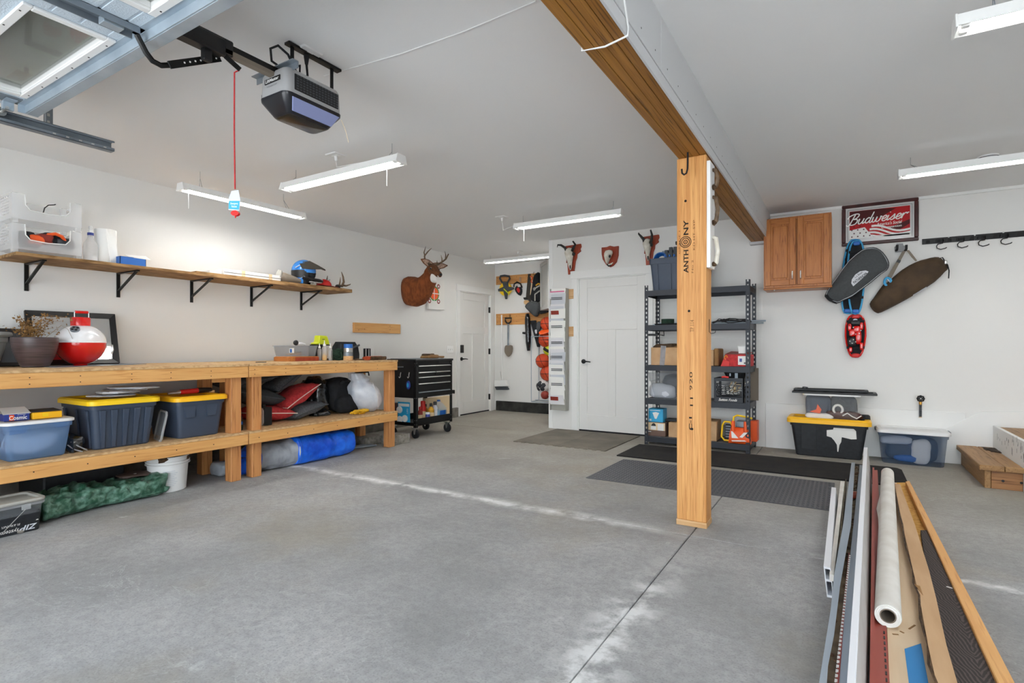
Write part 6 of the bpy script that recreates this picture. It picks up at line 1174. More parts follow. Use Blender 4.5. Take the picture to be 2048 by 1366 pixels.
def skullp(label, dx, dy, horns):
    pts = [(a+dx, b+dy) for a, b in SKP]; q = bwp(zk(*pts), YB)
    t = thing('skull_plaque', label, 'skull mount', (q[0][0], YB, q[10][1]), 'horned skull mounts')
    ob('plaque_board', MB().prism(q, YB-.022, YB-.001, 'y'), 'plaque', t, .004)
    P = lambda a, b, d: PY(*zk((a+dx, b+dy))[0], YB-d)
    R = []
    for (a, b, w, d) in ((282, 322, 18, .09), (278, 345, 44, .12), (276, 390, 56, .13), (278, 430, 50, .12), (277, 480, 36, .09), (276, 530, 26, .07), (276, 575, 20, .05), (275, 612, 8, .035)):
        l, r, c_ = P(a-w, b, .05), P(a+w, b, .05), P(a, b, .02)
        R.append([V(((l.x+r.x)/2+(r.x-l.x)/2*math.cos(i*PI/8), YB-.022-d*.5+d*.5*math.sin(i*PI/8), l.z)) for i in range(16)])
    sk = ob('skull', MB().rings(R), 'bone', t, ang=180)
    for sg in (-1, 1): ob('eye_socket', MB().ell(P(278+sg*44, 395, .085), (.020, .026, .024), 10, 6), 'horn', sk)
    ob('nasal_cavity', MB().ell(P(275, 570, .072), (.008, .012, .03), 8, 6), 'horn', sk)
    for h in horns: ob('horn', MB().tube([P(a, b, d) for a, b, d in h], [.020, .018, .014, .010, .004][:len(h)], 8), 'horn', t)
skullp('antelope skull with hooked horn on a red wood plaque nearest the letter rack', 0, 0, ([(232, 370, .11), (205, 310, .13), (150, 275, .14), (105, 272, .14), (98, 305, .14)], [(305, 350, .11), (325, 300, .15), (345, 268, .14), (312, 222, .13)]))
skullp('antelope skull with upright horns on a red wood plaque above the shelf tote', 1062, -125, ([(232, 370, .11), (215, 320, .13), (175, 275, .14), (148, 245, .14), (146, 228, .14)], [(310, 370, .11), (325, 320, .15), (330, 255, .15), (312, 195, .13)]))
q = bwp(zk((710, 310), (780, 305), (825, 285), (880, 298), (945, 288), (940, 420), (915, 510), (870, 560), (830, 580), (770, 540), (725, 470), (712, 400)), YB)
bp = thing('skull_plaque', 'small bear skull on a red wood shield above the white door', 'skull mount', (q[8][0], YB, q[8][1])); ob('shield_board', MB().prism(q, YB-.022, YB-.001, 'y'), 'plaque', bp, .005); PBr = lambda a, b, d: PY(*zk((a, b))[0], YB-d); R = []
for (a, b, w, d) in ((812, 345, 14, .05), (812, 362, 44, .10), (810, 395, 54, .12), (802, 430, 48, .12), (792, 465, 34, .10), (784, 500, 24, .07), (780, 528, 12, .04)):
    l, r = PBr(a-w, b, .05), PBr(a+w, b, .05); R.append([V(((l.x+r.x)/2+(r.x-l.x)/2*math.cos(i*PI/8), YB-.022-d*.5+d*.5*math.sin(i*PI/8), l.z)) for i in range(16)])
sk = ob('skull', MB().rings(R), 'bone', bp, ang=180); ob('eye_socket', MB().ell(PBr(815, 428, .125), (.016, .012, .02), 10, 6), 'horn', sk); ob('jaw_bone', MB().tube([PBr(a, b, .05) for a, b in ((795, 545), (830, 535), (860, 512))], [.010, .012, .006], 8), 'bone', bp); ob('jaw_bone', MB().tube([PBr(a, b, .06) for a, b in ((780, 540), (800, 560), (835, 545))], [.010, .010, .006], 8), 'horn', bp)
# ------------------------------------------------------------------ steel shelving unit
UX0, UX1, UY0, UY1 = -1.955, -.832, 6.11, 6.58; LV = [1.768, 1.373, .912, .528, .095]
su = thing('shelving_unit', 'black boltless steel shelving unit with five shelves behind the post', 'shelving', ((UX0+UX1)/2, (UY0+UY1)/2, 0))
def upost(x, y, sx, sy):
    m = MB(); w_ = .042; xa, xb = sorted((x, x+sx*w_)); ya, yb = sorted((y, y+sy*w_)); th = .002; N = 36; st = 1.83/N
    yy = y if sy > 0 else y-th
    for a, b in ((xa, xa+.013), (xb-.013, xb)): m.box(a, b, yy, yy+th, 0, 1.83)
    xx = x if sx > 0 else x-th
    for a, b in ((ya, ya+.013), (yb-.013, yb)): m.box(xx, xx+th, a, b, 0, 1.83)
    for k in range(N): m.box(xa+.013, xb-.013, yy, yy+th, k*st, k*st+.028).box(xx, xx+th, ya+.013, yb-.013, k*st, k*st+.028)
    ob('upright', m, 'shelf_steel', su)
upost(UX0, UY0, 1, 1); upost(UX1, UY0, -1, 1); upost(UX0, UY1, 1, -1); upost(UX1, UY1, -1, -1)
for z in LV:
    s = ob('shelf_deck', MB().box(UX0+.005, UX1-.005, UY0+.006, UY1-.006, z-.016, z-.002), 'shelf_deck', su)
    for (a, b, c_, d_) in ((UX0+.004, UX1-.004, UY0+.003, UY0+.006), (UX0+.004, UX1-.004, UY1-.006, UY1-.003), (UX0+.003, UX0+.006, UY0+.01, UY1-.01), (UX1-.006, UX1-.003, UY0+.01, UY1-.01)): ob('beam', MB().box(a, b, c_, d_, z-.062, z), 'shelf_steel', s)
ux = lambda px, Y=6.2: PY(px, 700, Y).x
def shbox(nm, label, px0, px1, Y, dep, z, h, mat, cat='box', bev=.003, grp=None):
    t = thing(nm, label, cat, ((ux(px0, Y)+ux(px1, Y))/2, Y+dep/2, z), grp); ob('box_body', MB().box(ux(px0, Y), ux(px1, Y), Y, Y+dep, z, z+h), mat, t, bev); return t, fy(ux(px0, Y), Y, z), ux(px1, Y)-ux(px0, Y)
zh = lambda py, px, Y: PY(px, py, Y).z
# top: navy tote with clamps and rope
x0, x1 = ux(1297, 6.16), ux(1418, 6.16)-.02; zt = LV[0]+.001; hh = zh(518, 1300, 6.16)-zt; cx = (x0+x1)/2; c = V((cx, 6.36, zt)); hx2 = (x1-x0)/2
nt = thing('storage_tote', 'open navy tote on top of the shelving unit', 'tote', c)
ob('tub', MB(M.Translation(c)).rr([(0, hx2*.86, .17, .03), (.01, hx2*.87, .172, .03), (hh-.065, hx2*.955, .195, .03), (hh-.064, hx2*.985, .20, .03), (hh-.004, hx2*.99, .203, .03), (hh-.004, hx2, .21, .03), (hh, hx2, .21, .03), (hh, hx2*.95, .19, .03), (.02, hx2*.84, .165, .03)], 5, False), 'navy', nt)
ob('tub_floor', MB(M.Translation(c)).box(-hx2*.84, hx2*.84, -.165, .165, .012, .02), 'navy', nt)
for k in range(4): f = -.75+.5*k; ob('rib', MB(M.Translation(c)).slab([(f*hx2*.9-.008, -.176, .01), (f*hx2*.9+.008, -.176, .01), (f*hx2*.93+.008, -.197, hh-.07), (f*hx2*.93-.008, -.197, hh-.07)], (0, -.007, 0)), 'navy', nt)
for k, px in enumerate((1333, 1342, 1351)):
    x = ux(px, 6.25); t = thing('bar_clamp', ['gray bar clamp nearest the blue rope in the top tote', 'gray bar clamp in the middle of the top tote', 'gray bar clamp nearest the post in the top tote'][k], 'clamp', (x, 6.25, zt+hh-.03), 'bar clamps in the top tote')
    zz = zt+hh; ob('jaw', MB().box(x-.022, x+.018, 6.24, 6.27, zz-.04, zz+.10+.03*(k > 0)), 'dark_gray', t, .004); ob('bar', MB().box(x-.06, x+.05, 6.28, 6.29, zz+.07, zz+.10), 'galv_dark', t); ob('blue_pad', MB().cb((x-.012, 6.232, zz+.03), (.02, .016, .025)), 'blue', t, .002)
zz = zt+hh; x = ux(1321, 6.25)
rp_ = thing('rope_coil', 'coil of blue rope spilling over the top tote', 'rope', (x, 6.27, zz-.04)); m = MB()
for k in range(7): m.tube([(x+(.075-.004*k)*math.cos(a), 6.24+.012*k, zz+.0+(.075-.003*k)*math.sin(a)) for a in [i*PI/9 for i in range(18)]], .008, 6, loop=True)
ob('rope_strands', m, 'blue', rp_)
solo('black_clip', 'small black clip on the camera side edge of the top tote', 'clip', MB().cb((ux(1354, 6.2), 6.2, zz+.16), (.03, .03, .04)), 'black_plastic', bev=.005)
# second shelf
z = LV[1]+.001; x = ux(1334, 6.25)
solo('black_tray', 'black ridged tray under the tape roll on the second shelf', 'tray', MB().rr([(z, .17, .09, .02, x+.05, 6.28), (z+.016, .19, .10, .02, x+.05, 6.28), (z+.018, .17, .085, .02, x+.05, 6.28)], 3), 'black_rubber')
tr_ = thing('tape_roll', 'dark green camouflage tape roll on the second shelf', 'tape', (x, 6.28, z+.019)); ob('roll', MB().lathe([(.072, 0), (.072, .052), (.04, .052), (.04, 0)], 26, (x, 6.28, z+.019), False), 'dgreen', tr_, .0); ob('core', MB().lathe([(.04, 0), (.04, .051), (.036, .051), (.036, 0)], 20, (x, 6.28, z+.019), False), 'cardboard_d', tr_)
for k in range(3): solo('metal_tube', ['lowest gray metal tube poking past the second shelf', 'middle gray metal tube poking past the second shelf', 'upper gray metal tube poking past the second shelf'][k], 'tube', MB().tube([(UX0-.01+.03*k, 6.46+.02*k, z+.012+.022*(k == 2)), (UX1+.07+.02*k, 6.44+.02*k, z+.012+.022*(k == 2))], .010, 8), 'galv', 'metal tubes on the second shelf')
cbz = thing('cable_bundle', 'tangled black cables lying on the second shelf', 'cables', (ux(1460, 6.25), 6.25, z)); random.seed(9)
for k in range(6):
    xs_ = [ux(1424, 6.2)+i*.055 for i in range(8)]; ob('cable', MB().tube([(a, 6.2+.02*k+random.gauss(0, .012), z+.008+.010*k*(i > 0)*(i < 7)*.6+random.uniform(0, .022)) for i, a in enumerate(xs_)], .0055, 6), 'black_rubber', cbz)
hr = thing('wire_basket', 'small black wire rack hooked below the second shelf', 'rack', (UX0+.06, 6.2, z-.13)); x = UX0+.02
ob('wire_frame', MB().tube([(x, 6.12, z-.065), (x+.015, 6.12, z-.11), (x+.03, 6.38, z-.12), (x+.02, 6.40, z-.065)], .004, 6).tube([(x+.11, 6.12, z-.065), (x+.13, 6.16, z-.11), (x+.13, 6.38, z-.12), (x+.12, 6.40, z-.065)], .004, 6), 'black_metal', hr)
for k in range(7): ob('cross_wire', MB().tube([(x+.016, 6.14+.035*k, z-.112), (x+.13, 6.14+.035*k, z-.112)], .003, 5), 'black_metal', hr)
ob('front_lip', MB().box(x+.02, x+.13, 6.12, 6.125, z-.125, z-.10), 'black_metal', hr)
# third shelf
z = LV[2]+.001
t, T, W_ = shbox('cardboard_box', 'open cardboard box with crumpled tape, left on the third shelf', 1302, 1362, 6.16, .30, z, zh(695, 1310, 6.16)-z, 'cardboard')
ob('tape_strip', MB(T).prism([(.10, 0), (.155, 0), (.175, .22), (.115, .225)], .0005, .002, 'z'), 'clear_bag', t); h_ = zh(695, 1310, 6.16)-z
ob('top_flap', MB(T).slab([(.06, h_, -.02), (W_, h_, -.02), (W_, h_+.03, -.12), (.10, h_+.035, -.12)], (0, -.004, 0)), 'cardboard_d', t); ob('crumpled_filling', MB(T).blob((.18, h_+.01, -.12), (.14, .03, .08), .5, 12, seed=4), 'bark', t)
t, T, W_ = shbox('cardboard_box', 'cardboard box beside the red boot box on the third shelf', 1405, 1427, 6.20, .32, z, zh(700, 1425, 6.2)-z, 'cardboard')
ob('brown_side', MB(T).box(W_, W_+.05, .0, zh(697, 1430, 6.2)-z, -.30, -.01), 'cardboard_d', t, .01)
zb2 = zh(729, 1441, 6.14)
rb = thing('boot_box', 'red boot box with slanted end and white label on the third shelf', 'box', (ux(1470, 6.14), 6.28, z)); xa, xm_, xb = ux(1441, 6.14), ux(1450, 6.14), ux(1500, 6.14); h1 = zh(709, 1460, 6.14)-z
ob('box_body', MB().prism([(xa, z), (xb, z), (xb, z+h1*.99), (xm_, z+h1), ], 6.14, 6.42, 'y'), 'red_fab', rb, .004); ob('lid_panel', MB().slab([(xm_, 6.14, z+h1+.001), (xb, 6.14, z+h1*.99+.001), (xb-.01, 6.40, z+h1+.02), (xm_+.02, 6.40, z+h1+.03)], (0, 0, .004)), 'dark_red', rb)
lb_ = ob('white_label', MB().box(ux(1476, 6.14), ux(1499, 6.14), 6.1385, 6.1395, z+.018, z+h1-.016), 'label_w', rb); xs_ = ux(1494, 6.14); ob('boot_picture', MB().box(xs_-.012, xs_+.008, 6.1375, 6.1384, z+.03, z+h1-.03).box(xs_-.03, xs_-.012, 6.1375, 6.1384, z+.03, z+.045), 'dark_gray', lb_)['kind'] = 'stuff'; ob('label_print', MB().box(ux(1479, 6.14), ux(1484, 6.14), 6.1375, 6.1384, z+.05, z+.085), 'purple_blue', lb_)
ob('gold_emblem', MB().tube([(ux(1452, 6.14)+.014*math.cos(a), 6.137, z+.095+.02*math.sin(a)) for a in [i*PI/6 for i in range(10)]], .003, 5), 'amber_lid', rb); ob('red_end', MB().prism([(xa, z+.002), (ux(1458, 6.14), z+.002), (ux(1458, 6.14)+.006, z+.05), (ux(1449, 6.14), z+.07)], 6.136, 6.1395, 'y'), 'red', rb)
x = ux(1485, 6.22); zc = z+h1+.012; cu_ = thing('white_cup', 'small square white cup standing on the red boot box', 'cup', (x, 6.22, zc)); ob('cup_body', MB().rr([(zc, .036, .036, .01, x, 6.22), (zc+.075, .042, .042, .012, x, 6.22), (zc+.075, .036, .036, .01, x, 6.22), (zc+.01, .03, .03, .01, x, 6.22)], 4), 'white_enamel', cu_)
ob('white_lid', MB().rr([(zc+.07, .043, .043, .012, x, 6.22), (zc+.08, .043, .043, .012, x, 6.22)], 4), 'white_plastic', cu_)
# fourth shelf
z = LV[3]+.001; x0, x1 = ux(1296, 6.15), ux(1400, 6.15); hh = zh(745, 1296, 6.15)-z; c = V(((x0+x1)/2, 6.34, z)); hx3 = (x1-x0)/2
gb_ = thing('clear_tote', 'gray clear open tote holding dark cloth on the fourth shelf', 'tote', c)
ob('tub', MB(M.Translation(c)).rr([(0, hx3*.80, .15, .03), (.008, hx3*.81, .152, .03), (hh*.66, hx3*.93, .18, .03), (hh*.67, hx3*.98, .19, .03), (hh-.006, hx3, .195, .03), (hh-.006, hx3+.01, .203, .03), (hh, hx3+.01, .203, .03)], 5, False), 'clear_gray', gb_); ob('tub_floor', MB(M.Translation(c)).box(-hx3*.8, hx3*.8, -.15, .15, .001, .006), 'clear_gray', gb_)
ob('dark_cloth', MB().blob((c.x+.04, 6.36, z+.15), (hx3*.72, .13, .13), .12, 5, seed=14, n=30, m=18, flat=-.14), 'navy_d', gb_, ang=180); ob('pale_cloth', MB().blob((c.x-.16, 6.27, z+.085), (.16, .09, .08), .2, 6, seed=15, flat=-.078), 'paper3', gb_, ang=180)
xa, xb = ux(1428, 6.13), ux(1488, 6.13); hc = zh(756, 1440, 6.13)-z; W2_ = xb-xa; D2_ = .30
mc = thing('milk_crate', 'black plastic milk crate full of cords on the fourth shelf', 'crate', ((xa+xb)/2, 6.28, z)); th = .01
def crate_face(T, W_, H_, hexes):
    m = MB(T); m.box(0, W_, 0, .055, -th, 0).box(0, W_, H_-.035, H_, -th, 0).box(0, .022, .055, H_-.035, -th, 0).box(W_-.022, W_, .055, H_-.035, -th, 0).box(.022, W_-.022, H_-.075, H_-.068, -th, 0)
    for k in range(5): zz = .055+(H_-.13)*k/5+.01; m.box(.022, W_*.26, zz, zz+.006, -th, 0).box(W_*.78, W_-.022, zz, zz+.006, -th, 0)
    r = .026
    for i in range(4):
        for j in range(4):
            cx2 = W_*.33+i*r*1.5; cz2 = .082+j*r*1.732+(r*.866 if i % 2 else 0)
            if cz2+r > H_-.07: continue
            m.tube([(cx2+r*math.cos(a), cz2+r*math.sin(a), -th/2) for a in [q*PI/3 for q in range(6)]], .003, 4, loop=True)
    return ob('crate_wall', m, 'navy_d', mc)
f1 = crate_face(fy(xa, 6.13, z), W2_, hc, True); crate_face(FR((xb, 6.13, z), (0, 1, 0), (0, 0, 1)), D2_, hc, True); crate_face(FR((xb, 6.13+D2_, z), (-1, 0, 0), (0, 0, 1)), W2_, hc, True); crate_face(FR((xa, 6.13+D2_, z), (0, -1, 0), (0, 0, 1)), D2_, hc, True)
ob('crate_floor', MB().box(xa+.01, xb-.01, 6.14, 6.12+D2_, z, z+.008), 'navy_d', mc); text('lettering', 'Sutton Foods', 'label_w', f1, fy((xa+xb)/2-.01, 6.129, z+.027), W2_*.62, .028, sh=.35, off=.015)
random.seed(12)
for k in range(9):
    cx2, cz2 = xa+.16+random.uniform(0, .14), z+.07+random.uniform(0, .13); r = random.uniform(.02, .035); a0 = random.uniform(0, 3); mt_ = 'label_w' if k % 3 else 'cream'
    solo('coiled_cord', ['pale coiled cord lowest in the milk crate', 'white cord loop in the milk crate front', 'white cord loop deeper in the crate'][min(2, k//3)]+[' toward its left', ' in its middle', ' toward its right'][k % 3], 'cord', MB().tube([(cx2+r*math.cos(a)*(1+.3*math.sin(a*2+k)), 6.165+.018*k+.01*math.sin(a*3), cz2+r*1.2*math.sin(a+a0)) for a in [i*PI/9 for i in range(18)]], .007, 6, loop=True), mt_)
x = ux(1471, 6.2); vc2 = thing('power_tool_case', 'black tool case with gray details on top of the milk crate', 'case', (x, 6.25, z+hc)); zz = z+hc+.001
ob('case_body', MB(M.Translation((x, 6.26, zz))).rr([(0, .09, .08, .02), (.055, .115, .10, .03), (.065, .11, .095, .03)], 4), 'black_plastic', vc2); ob('latch', MB(fy(x, 6.165, zz)).box(-.055, -.04, .02, .05, 0, .006).box(0, .03, .0, .055, 0, .008), 'galv_dark', vc2)['kind'] = 'stuff'; solo('red_strap', 'short red strap poking over the milk crate rim', 'strap', MB().tube([(x-.13, 6.15, zz+.008), (x-.10, 6.14, zz+.014), (x-.06, 6.15, zz+.006)], [(.010, .003)]*3, 6), 'red')
solo('cardboard_sheet', 'gray brown cardboard sheet standing behind the milk crate', 'cardboard', MB().box(ux(1489, 6.5), ux(1517, 6.5), 6.50, 6.51, z, z+.36), 'taupe')
# fifth shelf
z = LV[4]+.001
t, T, W_ = shbox('appliance_box', 'brown box with printed pictures on the lowest shelf', 1292, 1331, 6.165, .22, z, zh(844, 1300, 6.15)-z, 'brown_box'); hb_ = zh(844, 1300, 6.15)-z
ob('picture_panel', MB(T).box(.005, W_-.005, hb_*.42, hb_-.006, .0005, .0012), 'cream', t); ob('white_picture', MB(T).box(W_*.25, W_*.52, hb_*.46, hb_*.72, .0013, .002).box(W_*.60, W_-.02, hb_*.42, hb_*.9, .0013, .002), 'label_w', t)['kind'] = 'stuff'; ob('dome_picture', MB(T).prism([(W_*.27, hb_*.72), (W_*.52, hb_*.72), (W_*.48, hb_*.88), (W_*.40, hb_*.94), (W_*.32, hb_*.88)], .0013, .002, 'z'), 'black_plastic', t); ob('print_line', MB(T).box(.02, .06, hb_*.28, hb_*.33, .0005, .0012), 'label_w', t)
zb3 = z+hb_+.001; hbl = zh(817, 1300, 6.17)-zb3
t, T, W_ = shbox('blue_box', 'bright blue product box standing on the brown printed box', 1297, 1326, 6.17, .16, zb3, hbl, 'cyan'); ob('white_figure', MB(T).prism([(W_*.28, hbl*.70), (W_*.38, hbl*.42), (W_*.44, hbl*.25), (W_*.56, hbl*.25), (W_*.62, hbl*.42), (W_*.74, hbl*.70), (W_*.52, hbl*.76)], .0005, .0015, 'z'), 'label_w', t)
ob('corner_mark', MB(T).box(.012, .034, .012, .034, .0005, .0015), 'label_w', t); ob('header_line', MB(T).box(.012, W_-.03, hbl*.86, hbl*.9, .0005, .0015), 'label_w', t)
shbox('cardboard_box', 'plain cardboard box left of the post on the lowest shelf', 1337, 1376, 6.18, .24, z, zh(845, 1345, 6.18)-z, 'cardboard'); shbox('cardboard_box', 'plain cardboard box right of the post on the lowest shelf', 1384, 1433, 6.16, .26, z, zh(843, 1425, 6.16)-z, 'cardboard')
solo('laptop', 'closed dark device lying on the cardboard box left of the post', 'device', MB().box(ux(1332, 6.3), ux(1372, 6.3), 6.25, 6.41, zh(845, 1345, 6.18)+.003, zh(845, 1345, 6.18)+.024), 'navy_d', bev=.004)
yf = thing('tube_frame_light', 'yellow tube framed work light behind the orange bag', 'work light', (ux(1453, 6.2), 6.2, z)); xa, xb = ux(1443, 6.2), ux(1464, 6.2); zt2 = z+.215
ob('tube_frame', MB().tube([(a, 6.2, b) for a, b in ((xb, z+.015), (xa+.03, z+.015), (xa, z+.05), (xa+.01, zt2-.04), (xa+.03, zt2), (xb-.02, zt2), (xb, zt2-.03))], .010, 8), 'yellow_lid', yf); ob('lamp_head', MB().box(xa+.035, xb-.01, 6.21, 6.26, z+.03, zt2-.03), 'navy_d', yf, .006)
for k in range(5): ob('lamp_slat', MB().box(xa+.04, xb-.015, 6.205, 6.21, z+.05+.028*k, z+.058+.028*k), 'galv_dark', yf)
ob2 = thing('orange_bag', 'shiny orange tool bag with yellow handle at the right of the lowest shelf', 'bag', (ux(1479, 6.13), 6.16, z)); xa, xb = ux(1457, 6.115), ux(1500, 6.115); zt3 = z+.165
ob('bag_body', MB().rings([[(xa-.005+(xb-xa+.01)*i/6, 6.125, b) for i in range(7)]+[(xb-(xb-xa)*i/6, 6.24, b) for i in range(7)] for b in (z, )]+[[(xa+s_+(xb-xa-2*s_)*i/6, 6.11+o_+.006*math.sin(i*1.7+b*60), b) for i in range(7)]+[(xb-s_-(xb-xa-2*s_)*i/6, 6.24-o_, b) for i in range(7)] for b, s_, o_ in ((z+.04, .004, -.008), (z+.08, .008, 0), (z+.12, .012, .008), (zt3, .02, .03))]), 'orange', ob2, ang=60)
for x in (xa+.045, xb-.045): ob('handle_sleeve', MB().tube([(x, 6.12, z+.13), (x, 6.125, z+.24)], [.02, .017], 10), 'orange', ob2)
ob('yellow_handle', MB().tube([(xa+.045, 6.125, z+.23), (xa+.05, 6.13, z+.28), (xa+.085, 6.13, z+.30), (xb-.02, 6.13, z+.285), (xb+.02, 6.13, z+.275)], .010, 8), 'yellow_lid', ob2)
m = MB(); m.slab([(xa+.035, 6.104, z+.06), (xa+.10, 6.104, z+.062), (xa+.04, 6.112, z+.13), (xa+.025, 6.112, z+.135)], (0, -.002, 0)); ob('white_print', m, 'label_w', ob2); ob('white_band', MB().slab([(xa+.03, 6.100, z+.035), (xb-.05, 6.100, z+.045), (xb-.03, 6.100, z+.035), (xa+.04, 6.100, z+.024)], (0, -.002, 0)), 'label_w', ob2); ob('print_strip', MB().slab([(xa+.11, 6.104, z+.075), (xb-.06, 6.108, z+.125), (xb-.02, 6.108, z+.128), (xa+.14, 6.104, z+.07)], (0, -.004, 0)), 'label_w', ob2)  # white print shapes, with a white band low on the bag
solo('metal_toolbox', 'gray ribbed metal box behind the orange bag', 'box', MB().box(xa+.05, xb-.03, 6.27, 6.40, z, z+.22), 'galv_dark', bev=.004); solo('orange_carton', 'orange printed carton behind the right upright on the lowest shelf', 'box', MB().box(ux(1500, 6.35), ux(1514, 6.35), 6.35, 6.50, z, z+.22), 'orange', bev=.003)
# ------------------------------------------------------------------ right part of the back wall
YC = 6.34; x0, x1 = PY(1527.5, 500, YC).x, PY(1663, 500, YC).x; z0, z1 = PY(1595, 577, YC).z, PY(1595, 432, YC).z
oc_ = thing('oak_cabinet', 'honey oak two door wall cabinet right of the beam end', 'cabinet', ((x0+x1)/2, 6.5, z0))
ob('carcass', MB().box(x0, x1, YC+.02, YB, z0+.02, z1), 'oak_z', oc_, .002); ob('bottom_rail', MB().box(x0-.004, x1+.004, YC+.012, YB, z0, z0+.02), 'oak_x', oc_, .004); ob('face_frame', MB().box(x0, x1, YC, YC+.02, z0+.02, z0+.055).box(x0, x1, YC, YC+.02, z1-.03, z1).box(x0, x0+.03, YC, YC+.02, z0+.055, z1-.03).box(x1-.03, x1, YC, YC+.02, z0+.055, z1-.03), 'oak_z', oc_)
xm = (x0+x1)/2
for k, (a, b) in enumerate(((x0+.012, xm-.008), (xm+.008, x1-.012))):
    T = fy(a, YC, z0+.04); w_, h_ = b-a, z1-z0-.055; d = ob('door', MB(T).box(.05, w_-.05, .05, h_-.05, .0, .012), 'oak_z', oc_)
    for (p, q_, r_, s_, mm_) in ((0, .058, 0, h_, 'oak_z'), (w_-.058, w_, 0, h_, 'oak_z'), (.058, w_-.058, 0, .058, 'oak_x'), (.058, w_-.058, h_-.058, h_, 'oak_x')): ob('door_rail' if mm_ == 'oak_x' else 'door_stile', MB(T).box(p, q_, r_, s_, 0, .02), mm_, d, .003)
    ob('raised_panel', MB(T).rr([], ) if 0 else MB(T).slab([(.075, .075, .019), (w_-.075, .075, .019), (w_-.075, h_-.075, .019), (.075, h_-.075, .019)], (0, 0, -.006)), 'oak_z', d, .005)
    hxx = w_-.03 if k == 0 else .03; ob('door_pull', MB(T).tube([(hxx, .06, .02), (hxx, .065, .042), (hxx, .10, .046), (hxx, .135, .042), (hxx, .14, .02)], .006, 8), 'steel', d)
ob('hinge_knob', MB().ell((x0+.1, YC+.02, z0-.004), .008, 8, 5), 'steel', oc_)
# beer sign
sx0, sx1, sz0, sz1 = PY(1683.8, 450, YB).x, PY(1837, 440, YB).x, PY(1836.5, 481.4, YB).z, PY(1837, 395.2, YB).z
sgn = thing('beer_mirror_sign', 'red and silver framed beer mirror sign with a waving flag', 'sign', ((sx0+sx1)/2, YB, sz0)); T = fy(sx0, YB, sz0); W_, H_ = sx1-sx0, sz1-sz0; f = .034
for (a, b, c_, d_) in ((0, W_, 0, f), (0, W_, H_-f, H_), (0, f, f, H_-f), (W_-f, W_, f, H_-f)): ob('frame_rail', MB(T).box(a, b, c_, d_, 0, .028), 'maroon', sgn, .006)
ob('silver_border', MB(T).box(f, W_-f, f, H_-f, .004, .010), 'sign_silver', sgn); g = f+.034
ob('red_field', MB(T).box(g, W_-g, g+.02, H_-g, .010, .0115), 'sign_red', sgn); ob('dark_field', MB(T).prism([(g+.002, H_*.48), (W_*.5, H_*.62), (W_*.72, H_-g-.012), (W_*.55, H_-g-.002), (g+.002, H_-g-.002)], .0115, .0122, 'z'), 'sign_dark', sgn); ob('dark_field', MB(T).prism([(W_*.62, H_*.36), (W_-g-.002, H_*.52), (W_-g-.002, H_*.42), (W_*.75, H_*.28)], .0115, .0121, 'z'), 'sign_dark', sgn)
def smooth(p, k=5):
    p = [p[0]]+list(p)+[p[-1]]; out = []
    for i in range(1, len(p)-2):
        for j in range(k):
            t = j/k; out.append(tuple(.5*((2*p[i][q])+(p[i+1][q]-p[i-1][q])*t+(2*p[i-1][q]-5*p[i][q]+4*p[i+1][q]-p[i+2][q])*t*t+(3*p[i][q]-p[i-1][q]-3*p[i+1][q]+p[i+2][q])*t**3) for q in (0, 1)))
    return out+[p[-2]]
GL = {'B': (1.3, [[(.5, 1.95), (.28, 1.0), (.05, .05), (-.25, -.12), (-.4, .12)], [(-.45, 1.2), (-.35, 1.6), (.1, 1.9), (.6, 2.02), (1.0, 1.9), (1.02, 1.55), (.75, 1.15), (.35, 1.02)], [(.35, 1.02), (.9, .95), (1.05, .6), (.88, .15), (.45, -.04), (.1, .05)]]),
      'u': (.95, [[(-.1, .7), (.02, .97), (-.03, .3), (.1, .02), (.35, .12), (.55, .5), (.64, .97)], [(.64, .97), (.56, .3), (.66, .02), (.9, .3)]]), 'd': (1.0, [[(.62, .8), (.35, .98), (.06, .7), (0, .3), (.15, .02), (.4, .12), (.62, .55)], [(.85, 2.0), (.64, .7), (.58, .15), (.74, 0), (.98, .25)]]),
      'w': (1.3, [[(0, .97), (-.04, .3), (.1, .02), (.35, .14), (.52, .95)], [(.52, .95), (.47, .3), (.6, .02), (.88, .15), (1.03, .6), (1.02, .95), (1.25, .8)]]), 'e': (.72, [[(-.05, .35), (.4, .52), (.55, .8), (.4, .98), (.15, .85), (0, .4), (.12, .05), (.4, .02), (.72, .35)]]),
      'i': (.46, [[(0, .6), (.07, .95), (0, .3), (.1, .02), (.42, .35)], [(.16, 1.42), (.19, 1.5)]]), 's': (.74, [[(-.05, .3), (.3, .8), (.4, 1.02), (.46, .6), (.4, .15), (.15, 0), (0, .14)], [(.42, .12), (.72, .35)]]), 'r': (.8, [[(-.05, .4), (.12, .95), (.08, .3), (.04, 0)], [(.09, .45), (.3, .88), (.5, .98), (.62, .78), (.72, .95), (.85, .98)]])}
def script(s, par, mat, T, w_, h_, th):
    x = 0; m = MB(T); tot = sum(GL[q][0] for q in s); k = w_/tot
    for q in s:
        for st in GL[q][1]: m.tube([(( a+x+.28*b)*k-w_/2, b*h_-h_*.6, 0) for a, b in smooth(st)], [(.0008, th*(1.1 if i else .6)) for i in range(5*(len(st)-1)+1)], 6, up=(0, 0, 1))
        x += GL[q][0]
    return ob('lettering', m, mat, par)
script('Budweiser', sgn, 'label_w', T@M.Translation((W_*.475, H_*.61, .0130))@M.Rotation(.045, 4, 'Z'), W_*.76, H_*.125, .0052)
